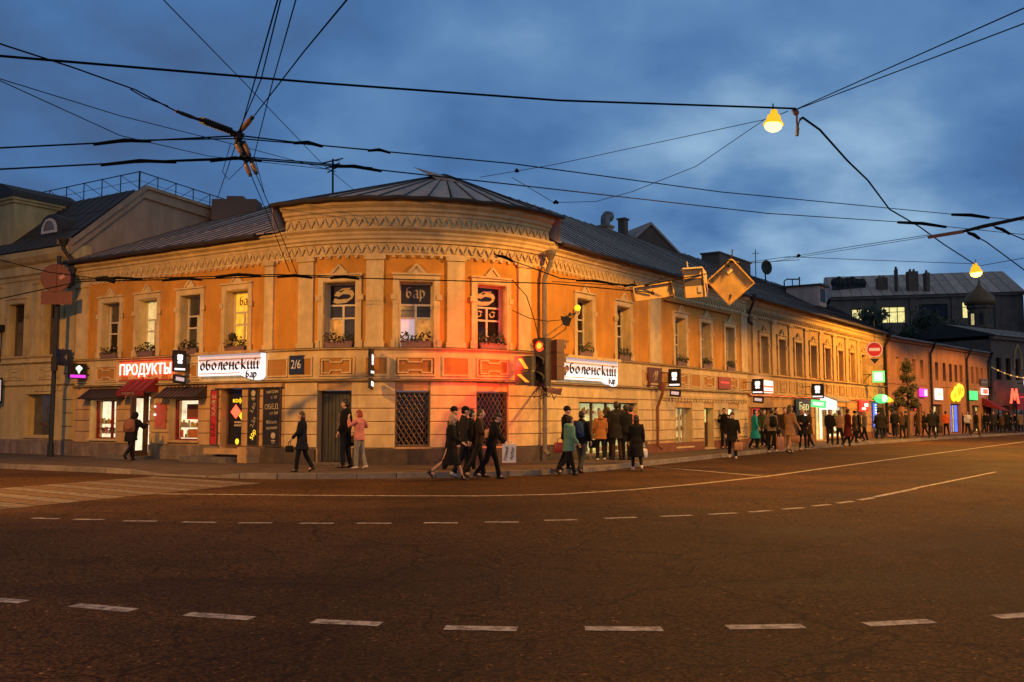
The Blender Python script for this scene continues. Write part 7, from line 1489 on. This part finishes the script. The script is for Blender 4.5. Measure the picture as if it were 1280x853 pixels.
hands, bp, W_, S_ = person('woman in orange brown quilted coat facing the lit shop entrance', (2.92,31.81,0.13), 8, 1.62, 5, 0, ((6, 30), (6, 30)), (10, 10), 'parka', ORAN, 'trousers', BLK, 'bob', HFAIR, True, hood=True, shoec=SHW)
bag('dark handbag hanging left of the orange brown coat', hands[0], .28, .26, .1, NAVY, 10, strap=.15)
person('big man in long dark grey jacket standing at the shop entrance', (3.51,32.38,0.13), 12, 1.9, 3, 0, ((4, 25), (4, 20)), (12, 12), 'coat', CHAR, 'trousers', BRN, 'short', HBL, fat=1.12)
person('person in pale pink jacket partly hidden in the shop doorway', (4.07,32.98,0.13), -40, 1.78, 4, 0, ((25, 70), (10, 60)), (14, 14), 'jacket', PINK, 'trousers', BLK, 'short', HBL)
hands, bp, W_, S_ = person('woman in long black coat walking away right of the shop entrance', (3.63,28.12,0.00), 2, 1.6, 13, 1, ((8, 20), (-6, 15)), (10, 10), 'long', BLK, 'tights', BLK, 'bob', HBL, True, shoec=SHW)
bag('small white carrier bag in the right hand of the long black coat', hands[1], .22, .26, .09, WHITEP, 40, strap=.1)
person('dark figure squeezed behind the broad man before the right grille', (-1.12,26.59,0.00), -85, 1.74, 8, 0, ((10, 30), (-4, 20)), (8, 8), 'coat', BLK, 'trousers', BLK, 'short', HBL, lod=1)
person('dark figure deep in the lit shop doorway behind the orange brown coat', (3.28,32.98,0.13), -20, 1.72, 3, 0, ((8, 40), (8, 20)), (8, 8), 'jacket', CHAR, 'trousers', BLK, 'short', HBR, lod=1)
person('man in black jacket behind the person in pink at the shop doorway', (3.83,32.38,0.13), 30, 1.8, 3, 0, ((8, 40), (8, 20)), (8, 8), 'jacket', BLK, 'trousers', BLK, 'short', HBL, lod=1)
# pavement along the right street
person('man in dark jacket looking down at something in front of the lit window', (9.57,43.40,0.13), 165, 1.78, 5, 2, ((35, 85), (30, 85)), (10, 10), 'jacket', BLK, 'trousers', CHAR, 'short', HBL, head=(0, 18))
hands, bp, W_, S_ = person('person in black coat walking towards the road with a pale orange carrier bag', (8.36,36.57,0.00), 172, 1.72, 15, 3, ((8, 20), (-8, 15)), (10, 10), 'coat', BLK, 'trousers', BLK, 'beanie', HBR, shoec=SHW)
bag('pale orange carrier bag of the person in black coat', (8.26,35.20,0.76), .32, .30, .14, mat('pale_orange_plastic', (.34, .17, .09), .5, .3, 10), 10, strap=.12)
person('woman in bright turquoise long coat by the tan house door', (10.93,43.40,0.13), -95, 1.74, 10, 0, ((4, 25), (4, 25)), (9, 9), 'long', TEALB, 'trousers', BLK, 'bob', HBR, True)
hands, bp, W_, S_ = person('person in light beige jacket seen from behind with black pack', (10.42,38.70,0.13), 6, 1.74, 7, 2, ((8, 30), (8, 30)), (10, 10), 'jacket', GREYC, 'trousers', BLK, 'short', HBL, shoec=SHW)
backpack('black backpack on the light beige jacket', (bp, W_, S_), BLK)
bag('long pale pink carrier bag right of the beige jacket', (10.42,37.50,0.89), .3, .50, .12, mat('pale_pink_plastic', (.28, .13, .10), .5, .3, 10), 10, strap=.1)
person('man in dark green jacket behind the beige jacket', (11.65,44.48,0.13), 170, 1.72, 6, 0, ((4, 20), (4, 20)), (9, 9), 'jacket', OLIVE, 'trousers', BLK, 'short', HBR, lod=1)
person('man in dark coat with hand in pocket close right of the beige jacket', (11.90,43.40,0.13), -150, 1.8, 6, 0, ((4, 20), (4, 20)), (9, 9), 'coat', BLK, 'trousers', BLK, 'short', HBL, lod=1)
hands, bp, W_, S_ = person('woman in long tan coat with brown hair walking right', (10.92,37.87,0.13), -60, 1.86, 10, 0, ((4, 25), (10, 30)), (9, 12), 'coat', TANCL, 'tights', SKINT, 'long', HBR, True)
bag('orange brown leather bag at the side of the long tan coat', (10.87,37.00,0.96), .34, .26, .12, MATS['orange_leather'], 20, strap=.12)
person('man in brown jacket and light trousers left of the long tan coat', (12.01,42.37,0.13), 160, 1.8, 8, 0, ((20, 60), (4, 20)), (9, 9), 'jacket', BRN, 'trousers', GREYC, 'short', HBR, lod=1)
person('woman in black knee length coat facing the camera under the bar poster', (12.48,41.39,0.13), 178, 1.72, 5, 0, ((18, 70), (18, 70)), (10, 10), 'coat', BLK, 'tights', BLK, 'long', HFAIR, True)
person('man in black jacket standing before the bright shop front', (15.86,48.08,0.13), 175, 1.74, 3, 0, ((4, 20), (4, 20)), (9, 9), 'jacket', BLK, 'trousers', CHAR, 'short', HBL, lod=1)
person('person in brown jacket right of the man before the bright shop front', (16.79,49.41,0.13), 20, 1.72, 6, 0, ((10, 60), (4, 20)), (9, 9), 'jacket', TANCL, 'trousers', BLK, 'bob', HBR, True, lod=1)
person('person in dark red long coat walking right along the kerb', (16.30,46.82,0.13), -80, 1.78, 13, 2, ((6, 30), (-6, 20)), (9, 9), 'long', REDC, 'trousers', BLK, 'short', HBL, lod=1)
person('person in brown coat under the bright red square sign', (18.60,52.31,0.13), -100, 1.7, 8, 0, ((6, 30), (-6, 20)), (9, 9), 'coat', BRN, 'trousers', BLK, 'beanie', BLK, lod=1)
person('person in light jacket striding under the red square sign', (19.70,53.89,0.13), -85, 1.74, 18, 3, ((16, 30), (-16, 20)), (9, 9), 'jacket', GREYC, 'trousers', BLK, 'bob', HFAIR, True, lod=1, shoec=SHW)
person('broad person in black coat by the blue light strip', (23.34,61.31,0.13), 10, 1.78, 6, 0, ((6, 30), (-6, 20)), (10, 10), 'coat', BLK, 'trousers', BLK, 'beanie', BLK, lod=1, fat=1.2)
person('person in dark grey coat at the last door of the tan house', (24.54,63.50,0.13), -60, 1.7, 8, 0, ((6, 30), (-6, 20)), (10, 10), 'coat', CHAR, 'trousers', BLK, 'short', HBL, lod=1)
person('man in dark jacket walking left of the street conifer', (25.22,63.50,0.13), 150, 1.85, 10, 0, ((6, 20), (-6, 20)), (9, 9), 'jacket', BLK, 'trousers', NAVY, 'short', HBL, lod=1)
person('person in dark coat standing under the street conifer', (26.92,65.84,0.13), -30, 1.74, 5, 0, ((6, 20), (-6, 20)), (9, 9), 'coat', CHAR, 'trousers', BLK, 'beanie', BRN, lod=1)
person('broad person in black jacket below the white lit sign', (27.65,63.50,0.13), 5, 1.85, 12, 0, ((10, 30), (-6, 20)), (14, 14), 'parka', BLK, 'trousers', BLK, 'short', HBL, lod=1, fat=1.15)
person('person in black coat close right of the broad one', (31.26,71.10,0.13), -20, 1.75, 6, 0, ((10, 30), (-6, 20)), (10, 10), 'coat', BLK, 'trousers', BLK, 'bob', HBL, True, lod=1)
person('person in orange safety vest before the blue lit doorway', (33.36,74.06,0.13), 5, 1.8, 8, 0, ((6, 30), (6, 30)), (12, 12), 'jacket', VEST, 'trousers', NAVY, 'short', HBL, lod=1)
person('person in white top right of the blue lit doorway', (36.54,77.28,0.13), 175, 1.78, 5, 0, ((20, 60), (6, 30)), (12, 12), 'jacket', WHT, 'trousers', BLK, 'short', HBL, lod=1)
person('person in black jacket stepping off the kerb below the green sign', (32.95,68.37,0.13), -100, 1.8, 18, 0, ((10, 30), (-10, 20)), (10, 10), 'jacket', BLK, 'trousers', CHAR, 'short', HBR, lod=1)
for loc, yw, hh, st, tp, m_, hr, lab in (((20.00,55.57,0.13), 80, 1.76, 12, 'jacket', BLK, 'short', 'man in black jacket walking left under the red square sign'),
    ((13.71,44.48,0.13), 100, 1.68, 10, 'coat', BRN, 'bob', 'woman in brown coat walking left under the black emblem sign with green strip'), ((11.76,45.62,0.13), 60, 1.72, 10, 'jacket', BLK, 'short', 'man in black jacket right beside the turquoise coat'),
    ((29.26,68.37,0.13), 60, 1.74, 10, 'coat', BLK, 'short', 'dark coated walker under the white lit sign'), ((37.73,80.78,0.13), -40, 1.7, 6, 'jacket', CHAR, 'bob', 'charcoal jacket woman at the blue lit doorway right side'),
    ((41.50,84.62,0.13), -90, 1.75, 12, 'jacket', BLK, 'short', 'black jacket walker under the red awning'), ((25.70,63.50,0.13), 30, 1.7, 6, 'jacket', BRN, 'bob', 'brown jacketed woman left of the street conifer trunk')):
    person(lab, loc, yw, hh, st, 1, ((8, 28), (-8, 20)), (10, 10), tp, m_, 'trousers', BLK, hr, BLK if hr == 'beanie' else HBR, lod=1)
crowd = [(10, BLK, 'beanie', 'with black beanie leftmost in the dark crowd near the metro sign'), (170, CHAR, 'short', 'in charcoal coat second from left in the metro sign crowd'), (-60, BLK, 'bob', 'with bobbed hair third from left in the metro sign crowd'),
         (30, BRN, 'short', 'brown jacketed person in the crowd directly under the metro sign'), (180, BLK, 'beanie', 'person in black beanie just right of the metro sign'), (-90, NAVY, 'short', 'navy clad walker in the crowd right of the metro sign'), (90, BLK, 'cap', 'capped person in the crowd near the right edge'), (0, GREYC, 'short', 'grey beige jacket at the right edge of the crowd'), (60, CHAR, 'short', 'charcoal figure just left of the metro crowd'), (-30, NAVY, 'short', 'navy clad person between orange vest and white top'), (90, BRN, 'bob', 'brown coated woman under the magenta sign')]
CROWD_LOC = [(41.85,84.62,.13), (40.35,80.78,.13), (43.73,86.69,.13), (42.04,82.66,.13), (43.46,84.62,.13), (44.88,86.69,.13), (44.23,84.62,.13), (45.74,86.69,.13), (43.20,88.85,.13), (38.90,84.62,.13), (29.84,71.10,.13)]
for ci, ((yw, m_, hr, lab), loc) in enumerate(zip(crowd, CROWD_LOC)):
    person(lab if 'person' in lab or 'woman' in lab or 'walker' in lab else 'person ' + lab, loc, yw, 1.7 + .12 * math.sin(ci * 2.1), 8, 0, ((6, 25), (-6, 20)), (10, 10), 'coat', m_, 'trousers', BLK, hr, BLK if hr in ('beanie', 'cap') else HBR, lod=1)
